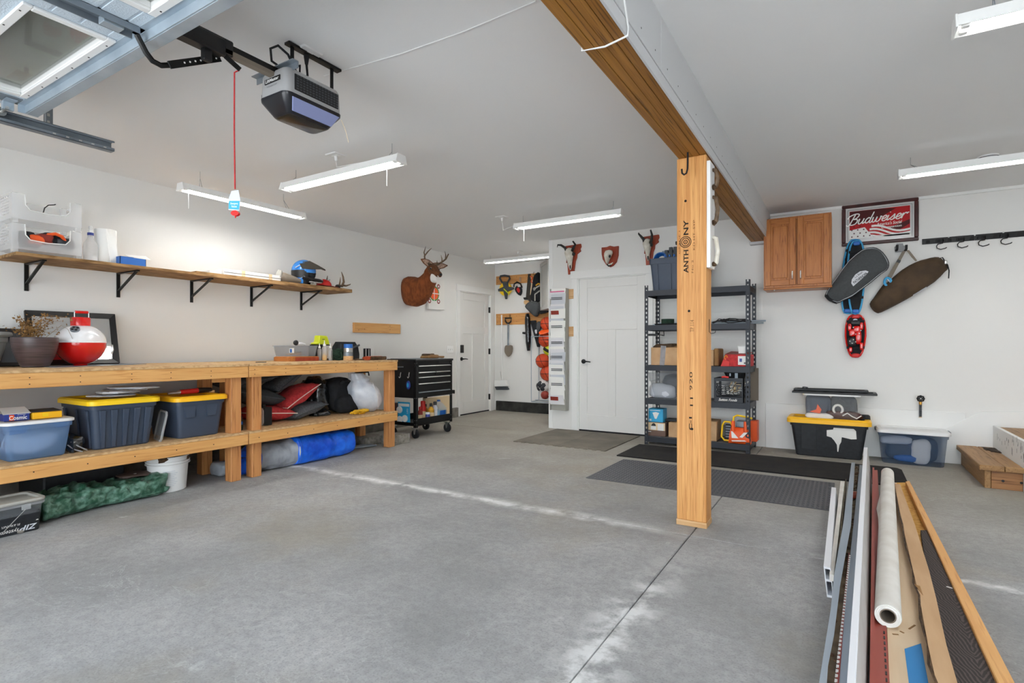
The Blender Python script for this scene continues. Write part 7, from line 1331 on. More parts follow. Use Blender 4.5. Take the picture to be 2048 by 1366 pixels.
text('small_lettering', "America's Social", 'label_w', sgn, T@M.Translation((W_*.63, H_*.475, .0128))@M.Rotation(.03, 4, 'Z'), W_*.33, H_*.075, sh=.3, off=.01); text('small_lettering', 'Companion', 'label_w', sgn, T@M.Translation((W_*.66, H_*.38, .0128))@M.Rotation(.03, 4, 'Z'), W_*.26, H_*.07, sh=.3, off=.01)
ob('white_canton', MB(T).prism([(g, g+.005), (W_*.42, g+.005), (W_*.31, H_*.43), (g, H_*.38)], .0125, .0132, 'z'), 'label_w', sgn)
m = MB(T)
for i in range(4):
    for j in range(4):
        cx2, cz2 = g+.02+i*.052+(.02 if j % 2 else 0), g+.025+j*.034
        if cx2 > W_*.40-(cz2-g)*.55: continue
        m.prism([(cx2+(.011 if k % 2 == 0 else .0045)*math.sin(k*PI/5), cz2+(.011 if k % 2 == 0 else .0045)*math.cos(k*PI/5)) for k in range(10)], .0132, .014, 'z')
ob('star', m, 'sign_dark', sgn)['kind'] = 'stuff'
for k in range(4):
    top = []; bot = []
    for i in range(13):
        u = i/12; xx = W_*(.33+.028*(3-k) if 0 else .325+.025*(3-k))+u*(W_*.56-.02*k*W_*0); zz = H_*(.415-.075*k)-u*H_*.16+.018*math.sin(u*7+.5)
        if zz < g+.004: zz = g+.004
        top.append((min(xx, W_-g), zz+.012)); bot.append((min(xx, W_-g), max(g+.002, zz-.008)))
    ob('flag_stripe', MB(T).prism(bot+top[::-1], .0122+.0001*k, .0134, 'z'), 'label_w', sgn)
for (a, b, c_, d_) in ((f+.016, W_-f-.016, H_-f-.022, H_-f-.018), (f+.016, f+.02, f+.016, H_-f-.02), (W_-f-.02, W_-f-.016, f+.016, H_-f-.02)): ob('etched_line', MB(T).box(a, b, c_, d_, .010, .0108), 'dark_gray', sgn)
# snowshoes, bags, hooks
zr = lambda *p: Z6(p, 5.256, 1640, 460)
def oval(px0, py0, px1, py1, wpx, Y, n=28, pinch=.75):
    (ax_, az), (bx_, bz) = bwp([(px0, py0), (px1, py1)], Y); l, r = bwp([((px0+px1)/2-wpx, (py0+py1)/2), ((px0+px1)/2+wpx, (py0+py1)/2)], Y); w_ = (r[0]-l[0])/2
    cx2, cz2 = (ax_+bx_)/2, (az+bz)/2; d = V((ax_-bx_, 0, az-bz)); L2 = d.length/2; d.normalize(); s = V((d.z, 0, -d.x)); out = []
    for i in range(n):
        a = 2*PI*i/n; cc = math.copysign(abs(math.cos(a))**.6, math.cos(a)); ss = math.copysign(abs(math.sin(a))**.75, math.sin(a)); out.append(V((cx2, Y, cz2))+d*(L2*ss)+s*(w_*cc*(1 if ss > 0 else pinch+(1-pinch)*(1+ss))))
    return out, V((cx2, Y, cz2)), d, s, w_, L2
def snowshoe(label, a, b, wpx, Y, frame_, deckm, capm, grp, binding):
    O, c, d, s, w_, L2 = oval(a[0], a[1], b[0], b[1], wpx, Y); t = thing('snowshoe', label, 'snowshoe', c-V((0, 0, L2)), grp)
    ob('tube_frame', MB().tube(O, .009, 8, loop=True, up=(0, 1, 0)), frame_, t); ob('deck', MB().slab([p+(c-p)*.06 for p in O], (0, .005, 0)), deckm, t)
    for sg in (1, -1): ob('end_strap', MB().blob(c+d*(L2*.93*sg)+V((0, -.006, 0)), (w_*.42, .014, .022), .05, 8), capm, t)
    for k in (-.55, .45, .7): ob('side_lacing', MB().tube([c+d*(L2*k)-s*w_*.9+V((0, -.008, 0)), c+d*(L2*k)+V((0, -.012, 0)), c+d*(L2*k)+s*w_*.9+V((0, -.008, 0))], [(.014, .004)]*3, 6), 'black_fab', t)
    return t, c, d, s, w_, L2
snowshoe('blue framed snowshoe hanging behind the gray bag, upper one', (1711, 479), (1695, 627), 19, YB-.05, 'snow_blue', 'black_fab', 'blue', 'pair of blue snowshoes', None); snowshoe('blue framed snowshoe hanging behind the gray bag, shifted down right', (1713, 482), (1711, 628), 17, YB-.085, 'snow_blue', 'black_fab', 'blue', 'pair of blue snowshoes', None)
pg_ = thing('snowshoe_bag', 'dark gray padded bag with white oval badge hung over the blue snowshoes', 'bag', PY(1672, 606, YB-.10)); out = dens(zr((50, 690), (90, 620), (160, 520), (300, 330), (440, 215), (520, 190), (590, 195), (660, 240), (715, 320), (725, 380), (700, 430), (640, 470), (520, 570), (400, 660), (330, 710), (240, 750), (170, 780), (100, 750), (60, 715)), 2)
YG = YB-.105; ob('bag_body', puff(out, YG, .13, 2, .012), 'dgray_fab', pg_, ang=180); out2 = bwp(out, YG); cxx = sum(p[0] for p in out2)/len(out2); czz = sum(p[1] for p in out2)/len(out2)
ob('reflective_piping', MB().tube([(cxx+(a-cxx)*.94, YG-.093, czz+(b-czz)*.94) for a, b in out2], .003, 5, loop=True), 'paper3', pg_)
ob('black_end', puff(dens(zr((50, 690), (90, 620), (120, 590), (85, 660), (110, 740), (180, 782), (100, 752), (60, 715)), 2), YG-.01, .09, 3, .004), 'black_fab', pg_, ang=180)
bd_ = bwp(zr((328, 560), (335, 520), (370, 470), (420, 435), (480, 425), (510, 437), (490, 470), (350, 592)), YG-.13); ob('white_badge', MB().prism(bd_, YG-.135, YG-.118, 'y'), 'paper3', pg_); p0, p1 = bwp(zr((350, 565), (490, 462)), YG-.13)
ang_ = math.atan2(p1[1]-p0[1], p1[0]-p0[0]); text('lettering', 'PATHFINDER', 'black_plastic', pg_, fy((p0[0]+p1[0])/2+.004, YG-.136, (p0[1]+p1[1])/2+.008)@M.Rotation(ang_, 4, 'Z'), .145, .026, off=.02); text('small_lettering', 'L.L.Bean', 'dark_gray', pg_, fy((p0[0]+p1[0])/2-.012, YG-.136, (p0[1]+p1[1])/2+.042)@M.Rotation(ang_, 4, 'Z'), .08, .018, off=.01)
ob('zip_pocket', MB().tube([(a, YG-.10, b) for a, b in bwp(zr((310, 355), (370, 310), (440, 255)), YG-.1)], .004, 5), 'black_plastic', pg_)
hk = thing('wall_hanger', 'gray plastic twin arm wall hanger under the beer sign', 'hook', PY(1800, 502, YB)); q = bwp(zr((805, 140), (875, 140), (875, 160), (895, 165), (895, 225), (790, 235), (785, 175), (805, 165)), YB-.02); ob('plate', MB().prism(q, YB-.02, YB-.001, 'y'), 'gray_plastic', hk, .003)
for px in (800, 895): p = PY(*zr((px, 215))[0], YB-.02); ob('arm', MB().tube([p, p+V((0, -.09, -.01)), p+V((0, -.12, .0)), p+V((0, -.13, .035))], .011, 8), 'black_rubber', hk)
bg = thing('camp_chair_bag', 'brown nylon carry bag hung by its shoulder strap from the wall hanger', 'bag', PY(1760, 625, YB-.06)); out = dens(zr((520, 780), (560, 720), (660, 580), (700, 560), (850, 430), (1000, 345), (1100, 315), (1200, 293), (1270, 310), (1340, 400), (1300, 450), (1200, 550), (1000, 680), (800, 790), (640, 870), (590, 875), (545, 840)), 2)
ob('bag_body', puff(out, YB-.012, .15, 8, .018), 'brown_bag', bg, ang=180)
ob('shoulder_strap', MB().tube([(a, YB-.12, b) for a, b in bwp(zr((890, 215), (830, 320), (770, 430), (715, 510)), YB-.1)], [(.022, .004)]*4, 6, up=(0, 1, 0)) if 0 else MB().slab([V((a, YB-.12, b)) for a, b in bwp(zr((865, 225), (900, 225), (745, 515), (705, 495)), YB-.1)], (0, .004, 0)), 'taupe', bg); ob('strap_end', MB().slab([V((a, YB-.12, b)) for a, b in bwp(zr((905, 215), (935, 215), (975, 265), (1020, 325), (1000, 332), (960, 290)), YB-.1)], (0, .004, 0)), 'taupe', bg)
ob('strap_buckle', MB().slab([V((a, YB-.125, b)) for a, b in bwp(zr((815, 312), (850, 325), (835, 352), (798, 338)), YB-.1)], (0, .008, 0)), 'black_plastic', bg); ob('white_print', MB().slab([V((a, YB-.115, b)) for a, b in bwp(zr((975, 665), (1110, 595), (1120, 605), (978, 690)), YB-.1)], (0, .02, 0)), 'paper3', bg)
ob('drawcord', MB().tube([(a, YB-.10, b) for a, b in bwp(zr((1260, 300), (1285, 290), (1310, 330), (1340, 370), (1355, 430), (1350, 510)), YB-.09)], .005, 6), 'black_fab', bg); ob('cord_lock', MB().blob(PY(*zr((1320, 340))[0], YB-.10), (.012, .012, .02), .1, 5), 'steel', bg)
cr_ = thing('carabiner', 'light blue carabiner clipped to the brown bag strap', 'carabiner', PY(1774, 570, YB-.13)); ob('clip', MB().tube([(a, YB-.135, b) for a, b in bwp(dens(zr((680, 530), (700, 505), (735, 515), (745, 550), (730, 580), (700, 585), (678, 560)), 2), YB-.12)], .012, 8, loop=True), 'snow_blue', cr_); ob('gate', MB().tube([(a, YB-.135, b) for a, b in bwp(zr((700, 505), (740, 560)), YB-.12)], .006, 6), 'paper3', cr_)
x0 = PY(1844, 480, YB).x; z0, z1 = PY(1844, 489.5, YB).z, PY(1844, 478.6, YB).z
hrl = thing('hook_rail', 'long black steel hook rail on the wall right of the beer sign', 'hook rail', (x0+.5, YB, z0))
xj = PY(1949, 470, YB).x
for (a, b) in ((x0, xj-.001), (xj+.001, x0+1.35)): ob('rail_strip', MB().box(a, b, YB-.012, YB-.001, z0, z1), 'black_metal', hrl, .001)
for k in range(9): xx = x0+.045+k*.083; ob('rail_tab', MB().slab([(xx-.018, YB-.012, z0+.008), (xx+.018, YB-.012, z0+.008), (xx+.012, YB-.024, z0+.035), (xx-.012, YB-.024, z0+.035)], (0, .003, 0)), 'black_plastic', hrl)
m = MB()
for xx, zz in ((PY(1897, 473, YB).x, z1), (xj, z1-.004), (PY(2006, 463, YB).x, z1)): m.cb((xx, YB-.013, zz), (.012, .004, .012))
ob('screw', m, 'steel', hrl)['kind'] = 'stuff'
for k, (px, lb) in enumerate(((1880, 'first black S hook from the sign on the hook rail'), (1922, 'second black S hook from the sign on the hook rail'), (1964, 'third black S hook from the sign on the hook rail'), (2009, 'fourth black S hook from the sign on the hook rail'))):
    x = PY(px, 480, YB-.03).x; zz = z0; y = YB-.03
    solo('s_hook', lb, 'hook', MB().tube([(x-.028, y, zz+.01), (x-.026, y, zz+.034), (x+.022, y-.005, zz+.036), (x+.026, y-.005, zz+.012), (x+.02, y-.005, zz-.006), (x-.015, y-.01, zz-.012), (x-.028, y-.012, zz-.03), (x-.024, y-.012, zz-.052), (x+.004, y-.012, zz-.066), (x+.04, y-.012, zz-.058), (x+.05, y-.012, zz-.05)], .0045, 6), 'black_metal', 'S hooks on the hook rail')
t, c, d, s, w_, L2 = snowshoe('small red snowshoe with black bindings hung below the blue pair', (1711, 630), (1711, 714), 20, YB-.05, 'red_gloss', 'black_fab', 'red', None, None)
for (a, b, r, mt_) in ((.0, .62, (.06, .02, .03), 'black_plastic'), (.012, .30, (.045, .03, .05), 'red_gloss'), (-.03, .15, (.04, .03, .05), 'red_gloss'), (.028, -.05, (.035, .03, .10), 'red_gloss'), (-.035, -.28, (.05, .045, .065), 'black_plastic'), (-.06, .42, (.022, .02, .05), 'red_gloss'), (.06, .45, (.02, .02, .05), 'red_gloss'), (.06, -.5, (.02, .015, .05), 'red_gloss'), (-.05, -.65, (.02, .015, .04), 'red_gloss')):
    ob('binding', MB().blob(c+d*(L2*b)+V((a*.85, -.03, 0)), tuple(q*.74 for q in r), .12, 14, seed=int(a*100)), mt_, t)
m = MB()
for a, b in ((-.04, .05), (.0, .08), (.03, .10), (-.05, -.25), (-.02, -.18), (.0, -.28), (-.03, -.35), (.045, .25), (-.02, .4)): m.ell(c+d*(L2*b)+V((a, -.075, 0)), .006, 6, 4)
ob('rivet', m, 'label_w', t)['kind'] = 'stuff'; ob('logo_disc', MB(fy(c.x-.002, YB-.058, c.z+L2*.72)).lathe([(.022, 0), (.022, .004), (.001, .005)], 16), 'paper3', t)
c = PY(1841, 797, YB-.06)
fa = thing('wall_faucet', 'brass hose faucet with black handwheel on the back wall', 'faucet', (c.x, YB-.06, PY(1840, 834, YB-.05).z)); zb4 = PY(1840, 834, YB-.05).z
ob('escutcheon', MB(fy(c.x, YB-.001, c.z)).lathe([(.02, 0), (.018, .006), (.012, .01), (.012, .05)], 16), 'brass', fa); hwm = MB(fy(c.x, YB-.075, c.z)); hwm.tube([(.026*math.cos(a)*(1+.08*math.cos(8*a)), .026*math.sin(a)*(1+.08*math.cos(8*a)), 0) for a in [i*PI/16 for i in range(32)]], .007, 6, loop=True)
for k in range(4): hwm.tube([(0, 0, 0), (.026*math.cos(k*PI/2), .026*math.sin(k*PI/2), 0)], .005, 5)
hwm.lathe([(.018, -.003), (.018, .004), (.001, .005)], 16); ob('handwheel', hwm, 'black_plastic', fa); ob('wheel_screw', MB(fy(c.x, YB-.083, c.z)).lathe([(.006, 0), (.001, .003)], 8), 'label_w', fa); ob('spout', MB().tube([(c.x, YB-.05, c.z), (c.x, YB-.055, c.z-.03), (c.x, YB-.055, c.z-.06)], [.013, .014, .012], 10), 'brass', fa)
ob('spring_sleeve', MB().lathe([(.013 if k % 2 else .010, -k*.007) for k in range(18)], 12, (c.x, YB-.055, c.z-.06)), 'dark_gray', fa); ob('hose_end', MB().lathe([(.012, c.z-.186-zb4), (.013, .0)], 12, (c.x, YB-.055, zb4)), 'amber', fa)
# totes at the back wall
x0, x1 = PZ(1591, 908, 0).x, PZ(1722, 918, 0).x; cX = (x0+x1)/2; c = V((cX+.005, 6.47, 0)); hbx = (x1-x0)/2/.86; hT = .40
bt2 = tote('storage_tote', 'black tote with yellow lid and white paint smear at the back wall', c, hbx, .155, .345, 'black_tote', 'amber_lid', .05, over=.035, taper=.86)
z0t = .40
T = fy(c.x, 6.47-.155*.93, 0)
ob('white_paint', MB(FR((c.x, 6.47-.141, .02), (1, 0, 0), (0, -.045, 1))).prism([(.045, .27), (.05, .29), (.22, .29), (.24, .27), (.245, .19), (.20, .185), (.12, .20), (.115, .15), (.10, .12), (.09, .05), (.082, .05), (.078, .12), (.055, .16), (.03, .19), (-.01, .20), (-.01, .26)], -.004, .004, 'z'), 'label_w', bt2); ob('side_panel', MB(FR((c.x, 6.47-.1405, .02), (1, 0, 0), (0, -.045, 1))).box(-.24, -.10, .05, .30, -.004, .004), 'black_tote', bt2, .002)
xa, xb = PY(1609, 845, 6.42).x, PY(1718, 845, 6.42).x; zl = .345+.031; cx2 = (xa+xb)/2; hbx2 = (xb-xa)/2; zt4 = PY(1660, 789, 6.40).z; hq = zt4-zl
cb3 = thing('clear_tote', 'clear tote of toys and cloth stacked on the black tote', 'tote', (cx2, 6.48, zl)); T = M.Translation((cx2, 6.48, zl))
ob('tub', MB(T).rr([(0, hbx2*.93, .105, .03), (.006, hbx2*.94, .107, .03), (hq-.02, hbx2, .12, .03), (hq-.02, hbx2+.012, .13, .03), (hq, hbx2+.012, .13, .03)], 5, False), 'clear', cb3); ob('tub_floor', MB(T).box(-hbx2*.93, hbx2*.93, -.105, .105, 0, .004), 'clear', cb3); ob('rim', MB(T).rr([(hq-.012, hbx2+.014, .132, .03), (hq+.004, hbx2+.014, .132, .03), (hq+.004, hbx2-.004, .112, .03), (hq-.012, hbx2-.004, .112, .03)], 5, False), 'white_plastic', cb3)
solo('folded_clothes', 'dark folded cloth at the left inside the clear stacked tote', 'cloth', MB(T).blob((-hbx2*.48, .02, .12), (hbx2*.48, .07, .12), .08, 5, seed=20, flat=-.115, sq=.4), 'navy'); solo('folded_clothes', 'greenish folded cloth high at the right inside the clear stacked tote', 'cloth', MB(T).blob((hbx2*.45, .03, .15), (hbx2*.48, .06, .09), .12, 6, seed=21, sq=.4), 'gray_fab')
solo('orange_book', 'orange folded card near the front of the clear stacked tote', 'card', MB(T).slab([(-hbx2*.8, -.09, .075), (-hbx2*.42, -.092, .06), (-hbx2*.35, -.09, .10), (-hbx2*.5, -.088, .155), (-hbx2*.55, -.088, .10)], (0, .004, 0)), 'orange'); solo('white_cloth', 'white crumpled cloth at the front bottom of the clear stacked tote', 'cloth', MB(T).blob((-hbx2*.42, -.07, .032), (.12, .03, .028), .3, 9, seed=22), 'label_w'); solo('tape_roll', 'white ring of tape near the front of the clear stacked tote', 'tape', MB(T).tube([(.06+.04*math.cos(a), -.085, .11+.045*math.sin(a)) for a in [i*PI/8 for i in range(16)]], .012, 6, loop=True), 'label_w')
solo('toy_shoes', 'maroon and white shoes at the right inside the clear stacked tote', 'shoes', MB(T).blob((hbx2*.45, -.05, .05), (.14, .045, .045), .3, 10, seed=23), 'maroon'); solo('white_laces', 'white lace loops over the shoes in the clear stacked tote', 'laces', MB(T).tube([(.10, -.098, .05), (.14, -.1, .08), (.18, -.1, .05), (.22, -.1, .03), (.26, -.098, .06)], .006, 5), 'label_w')
zf_ = zl+hq+.006; fa_, fb_ = PY(1584, 780, 6.36).x, PY(1755, 780, 6.36).x
for k, (dz, dx, lb) in enumerate(((0, 0, 'lower black picture frame lying on the clear stacked tote'), (.022, -.02, 'upper black picture frame lying on the clear stacked tote'))):
    t = thing('picture_frame', lb, 'picture frame', ((fa_+fb_)/2, 6.47, zf_+dz), 'black frames on the stacked tote'); xa, xb, ya, yb, zq = fa_+dx+.03*k, fb_+dx-.05*k, 6.35+.08*k, 6.60, zf_+dz
    for (a, b, c_, d_) in ((xa, xb, ya, ya+.03), (xa, xb, yb-.03, yb), (xa, xa+.03, ya+.03, yb-.03), (xb-.03, xb, ya+.03, yb-.03)): ob('frame_rail', MB().box(a, b, c_, d_, zq, zq+.02), 'black_plastic', t, .003)
    ob('frame_glass', MB().box(xa+.03, xb-.03, ya+.03, yb-.03, zq+.006, zq+.01), 'galv_dark', t)
solo('gray_clip', 'gray clip lying at the left end of the stacked frames', 'clip', MB(M.Translation((fa_+.12, 6.40, zf_+.055))@M.Rotation(.4, 4, 'Z')).cb((0, 0, 0), (.03, .09, .02)), 'dark_gray', bev=.006)
solo('dark_glove', 'black glove lying on the yellow lid right of the clear tote', 'glove', MB().blob((cX+hbx-.03, 6.5, zl+.03), (.05, .06, .03), .3, 14, seed=25, flat=-.028), 'black_fab')
xa, xb = PZ(1764, 922, 0).x, PZ(1884, 930, 0).x; c = V(((xa+xb)/2, 6.475, 0)); hh5 = .30
bt3 = tote('clear_tote', 'long blue tinted clear tote with white lid by the step', c, (xb-xa)/2/.90, .155, hh5, 'blue_clear', 'white_plastic', .03, over=.022, taper=.90); solo('toy_cloth', 'white quilted cloth inside the blue tinted clear tote', 'cloth', MB().blob((c.x+.06, 6.37, .13), (.075, .03, .115), .12, 8, seed=30), 'label_w'); solo('toy_cloth', 'pale cloth heap at the top left inside the blue tinted tote', 'cloth', MB().blob((c.x-.12, 6.40, .22), (.13, .05, .04), .25, 7, seed=31), 'paper3'); solo('toy_cloth', 'bright blue cloth low inside the blue tinted tote', 'cloth', MB().blob((c.x-.03, 6.38, .055), (.12, .035, .03), .2, 7, seed=32), 'blue'); solo('toy_cloth', 'dark navy heap filling the back of the blue tinted tote', 'cloth', MB().blob((c.x, 6.49, .14), (.205, .075, .115), .08, 5, seed=33, flat=-.115, sq=.45), 'navy')
for sx in (-1, 1): ob('lid_latch', MB().cb((c.x+sx*((xb-xa)/2/.90+.018), 6.475, hh5+.012), (.03, .10, .03)), 'blue_clear', bt3, .006)
# ------------------------------------------------------------------ steps
X0, Yf, zs = .955, 5.62, .185
st_ = thing('wooden_step', 'lower wooden box step of thick cedar boards at the right', 'step', (1.3, 6.1, 0))
for k in range(2): a = X0-.035+k*.155; ob('tread_board', MB().box(a, a+.151 if k == 0 else 1.184, Yf-.03, YB-.03, zs-.042, zs), 'cedar_y', st_, .004)
ob('front_board', MB().box(X0+.042, 1.184, Yf, Yf+.04, 0, zs-.043), 'cedar_x', st_, .003); ob('side_board', MB().box(X0, X0+.04, Yf, YB-.03, 0, zs-.043), 'cedar_y', st_, .003)
for px, py in ((2006, 962), (2043, 966)): p = PY(px, py, Yf); ob('bolt_hole', MB(fy(p.x, Yf, p.z)).lathe([(.010, .0005), (.006, .001), (.001, .001)], 10), 'black_plastic', st_)
p = PY(1986, 851, YB-.03); X2 = p.x; zu = p.z
ld2 = thing('landing_step', 'upper landing with scuffed white riser and wooden tread', 'step', (1.7, 6.2, 0)); ob('white_riser', MB().box(X2, X2+.03, 5.40, YB-.025, zs*.0, zu), 'trim_paint', ld2, .002); ob('tread_board', MB().box(X2+.031, X2+.45, 5.40, YB-.025, zu-.045, zu-.012), 'cedar_y', ld2, .003); ob('tread_board', MB().box(X2+.454, X2+.9, 5.40, YB-.025, zu-.045, zu-.012), 'cedar_y', ld2, .003)
random.seed(8); m = MB()
for k in range(26): y = random.uniform(5.6, 6.5); z_ = random.uniform(zs+.02, zu-.03); m.box(X2-.0006, X2, y, y+random.uniform(.003, .008), z_, z_+random.uniform(.015, .06))
ob('scuff_mark', m, 'dark_gray', ld2)['kind'] = 'stuff'
solo('dirt_patch', 'scattered dirt and debris in the corner of the lower step', 'dirt', MB().blob((X0+.22, 6.45, zs+.003), (.07, .13, .004), .8, 20, seed=3), 'soil')
# ------------------------------------------------------------------ mats
mg = thing('foam_mat', 'gray interlocking foam floor mat in front of the white door', 'mat', (-2.75, 6.0, 0)); gx0, gx1, gy0, gy1 = -3.33, -2.17, 5.47, 6.60
for i in range(2):
    for j in range(2):
        a, b = gx0+(gx1-gx0)*i/2, gx0+(gx1-gx0)*(i+1)/2; c_, d_ = gy0+(gy1-gy0)*j/2, gy0+(gy1-gy0)*(j+1)/2; pts = []
        nt_ = 11
        for k in range(nt_): w_ = (b-a-.006)/nt_; o_ = -.022 if k % 2 == 0 and j == 0 else 0; pts += [(a+.003+k*w_, c_+.002+o_), (a+.003+(k+1)*w_, c_+.002+o_)]
        pts += [(b-.003, d_-.002), (a+.003, d_-.002)]; ob('mat_tile', MB().prism(pts, .0005, .011, 'z'), 'mat_gray', mg, .001)
p = PZ(1222, 890, .0115); text('embossed_logo', 'Norsk', 'dark_gray', mg, FR((p.x, p.y, .0112), (0, 1, 0), (-1, 0, 0)), .12, .035)
bm_ = MB(); cr = [(-1.985, 5.285), (.34, 5.285), (.42, 5.31), (.45, 5.39), (.45, 6.0), (.42, 6.06), (.36, 6.08), (-1.99, 6.03)]
solo('runner_mat', 'black carpet runner mat along the back wall below the shelving', 'mat', bm_.prism(cr, .0005, .012, 'z'), 'mat_black', bev=.003)
dm = thing('diamond_mat', 'dark gray diamond plate rubber mat behind the timber post', 'mat', (-1, 4.7, 0)); ob('mat_base', MB().prism([(-1.872, 4.255), (-.06, 4.262), (-.06, 5.155), (-1.862, 5.16)], .0005, .006, 'z'), 'tread_gray', dm, .001); m = MB(); ii = 0
for i in range(59):
    for j in range(29):
        x, y = -1.85+i*.0303, 4.275+j*.0303; a = (PI/4 if (i+j) % 2 else -PI/4); u_, v_ = math.cos(a), math.sin(a)
        m.slab([(x+u_*.012, y+v_*.012, .0085), (x-v_*.0035, y+u_*.0035, .0085), (x-u_*.012, y-v_*.012, .0085), (x+v_*.0035, y-u_*.0035, .0085)], (0, 0, -.003))
ob('diamond_tread', m, 'tread_gray', dm)['kind'] = 'stuff'
# ------------------------------------------------------------------ lumber pile in front
def lum(nm, label, cat, fl_, fr_, nr_, nl_, zt, zb, mat, grp=None, bev=.001, zn=None):
    zn = zt if zn is None else zn
    q = [PZ(*fl_, zt), PZ(*fr_, zt), PZ(*nr_, zn), PZ(*nl_, zn)]
    t = thing(nm, label, cat, (q[2]+q[3])/2*V((1, 1, 0)).length*0 if 0 else V(((q[2].x+q[0].x)/2, (q[2].y+q[0].y)/2, zb)), grp)
    b = [V((p.x, p.y, zb)) for p in q]; m = MB(); m.add(q+b, [(0, 1, 2, 3), (7, 6, 5, 4), (0, 4, 5, 1), (1, 5, 6, 2), (2, 6, 7, 3), (3, 7, 4, 0)]); ob('board', m, mat, t, bev); return t, q
# white hollow vinyl rail with two chambers
p0, p1 = PZ(1654, 1194, 0), PZ(1668, 966+42, 0); dv = (p1-p0); dv.z = 0; Lv = 1.62; dv.normalize(); sd2 = V((dv.y, -dv.x, 0)); Tv = FR(p0, sd2, (-.02, 0, 1))
vr = thing('vinyl_rail', 'white hollow vinyl rail with two open chambers lying on edge', 'rail', p0); w_, h_ = .027, .135; tv = .004
Tn = FR(p0, sd2, V((-.10, 0, 1))); n_ = Tn.to_3x3()@V((0, 0, 1)); sgn_ = -1 if n_.dot(dv) > 0 else 1
for (a, b, c_, d_) in ((0, w_, 0, .010), (0, w_, .070, .080), (0, w_, h_-.010, h_), (0, tv, .010, .070), (w_-tv, w_, .010, .070), (0, tv, .080, h_-.010), (w_-tv, w_, .080, h_-.010)): ob('rail_wall', MB(Tn).box(a, b, c_, d_, -Lv if sgn_ > 0 else 0, 0 if sgn_ > 0 else Lv), 'pvc', vr)
lum('trim_channel', 'dirty white narrow vinyl channel between the rail and the gray flashing', 'trim', (1681, 962), (1690, 962), (1668, 1150), (1659, 1148), .12, .09, 'roll_paper')
lum('trim_channel', 'thin dirty white vinyl edge leaning on the gray flashing', 'trim', (1691, 958), (1693, 958), (1676, 1140), (1672, 1140), .13, .06, 'mud')
def strip(nm, label, cat, Lp, Rp, zl_, zr_, mat, th=.004):
    t = thing(nm, label, cat, PZ(*Lp[-1], 0)); k = len(Lp); m = MB(); R = []
    for i in range(k): a, b = PZ(*Lp[i], zl_[i] if isinstance(zl_, list) else zl_), PZ(*Rp[i], zr_[i] if isinstance(zr_, list) else zr_); R.append([a, b, b-V((0, 0, th)), a-V((0, 0, th))])
    m.rings(R); ob('strip', m, mat, t); return t
strip('flashing', 'wavy gray metal flashing along the left of the lumber pile', 'flashing', [(1703, 925), (1686, 1050), (1668, 1150), (1662, 1215), (1650, 1290), (1638, 1366), (1622, 1480)], [(1710, 925), (1702, 1050), (1689, 1120), (1680, 1172), (1668, 1270), (1656, 1330), (1646, 1480)], .16, .17, 'siding')
t, q = lum('bark_board', 'muddy bark covered board lying in the lumber pile', 'board', (1709, 932), (1717, 932), (1672, 1480), (1636, 1480), .10, .03, 'mud')
m = MB(); random.seed(2)
for k in range(60): u = random.random(); p = q[0].lerp(q[3], u).lerp(q[1].lerp(q[2], u), random.random()); m.ell(p+V((0, 0, .002)), (random.uniform(.004, .012), random.uniform(.006, .02), random.uniform(.003, .008)), 6, 4)
ob('bark_clump', m, 'bark', t)['kind'] = 'stuff'; solo('wood_chunk', 'small reddish wood chunk wedged between the flashing and siding', 'wood', MB().blob(PZ(1709, 990, .125), (.03, .035, .02), .4, 20, seed=6), 'plaque')
t, q = lum('vinyl_siding', 'long gray vinyl siding strip beside the white trim board', 'siding', (1719, 930), (1728, 930), (1697, 1480), (1662, 1480), .15, .101, 'siding'); a, b = PZ(1700, 1110, .153), PZ(1668, 1400, .153)
m = MB(); n = 0
for k in range(44): u = k/44; p = a.lerp(b, u); p2 = a.lerp(b, u+.012); m.slab([p+V((-.004, 0, 0)), p+V((.003, 0, 0)), p2+V((.003, 0, 0)), p2+V((-.004, 0, 0))], (0, 0, -.003))
ob('nail_slot', m, 'label_w', t)['kind'] = 'stuff'
lum('trim_strip', 'thin dark pink strip along the slotted edge of the siding', 'trim', (1697, 1105), (1699, 1105), (1669, 1480), (1660, 1480), .152, .05, 'dark_red')
# white board standing on edge
zt5 = .285; q = [PZ(1727.6, 894.5, zt5), PZ(1735, 894.5, zt5), PZ(1709, 1400, zt5), PZ(1691, 1400, zt5)]; b_ = [V((p.x+.03, p.y, .0)) for p in q]
wbd = thing('trim_board', 'wide white trim board standing on edge in the lumber pile', 'board', (q[2]+q[0])/2-V((0, 0, zt5))); m = MB(); m.add(q+b_, [(0, 1, 2, 3), (7, 6, 5, 4), (0, 4, 5, 1), (1, 5, 6, 2), (2, 6, 7, 3), (3, 7, 4, 0)]); ob('board', m, 'pvc', wbd, .001); ob('gray_face', MB().slab([q[1]+V((.0015, 0, -.004)), q[2]+V((.0015, 0, -.004)), b_[2]+V((.0015, 0, 0)), b_[1]+V((.0015, 0, 0))], (-.001, 0, 0)), 'pvc_face', wbd)  # grayer sheet over the right face of the white board
t, q = lum('red_siding', 'long brick red siding strip with a row of black slots', 'siding', (1745, 940), (1755, 940), (1786, 1480), (1738, 1480), .11, .06, 'red_board'); ob('raised_edge', MB().slab([q[0], q[0]+V((.012, 0, 0)), q[3]+V((.012, 0, 0)), q[3]], (0, 0, .022)), 'red_board', t); a, b = PZ(1768, 1262, .1115), PZ(1775, 1400, .1115); m = MB()
for k in range(11): p = a.lerp(b, k/11); p2 = a.lerp(b, (k+.5)/11); m.slab([p+V((-.0025, 0, 0)), p+V((.0025, 0, 0)), p2+V((.0025, 0, 0)), p2+V((-.0025, 0, 0))], (0, 0, -.002))
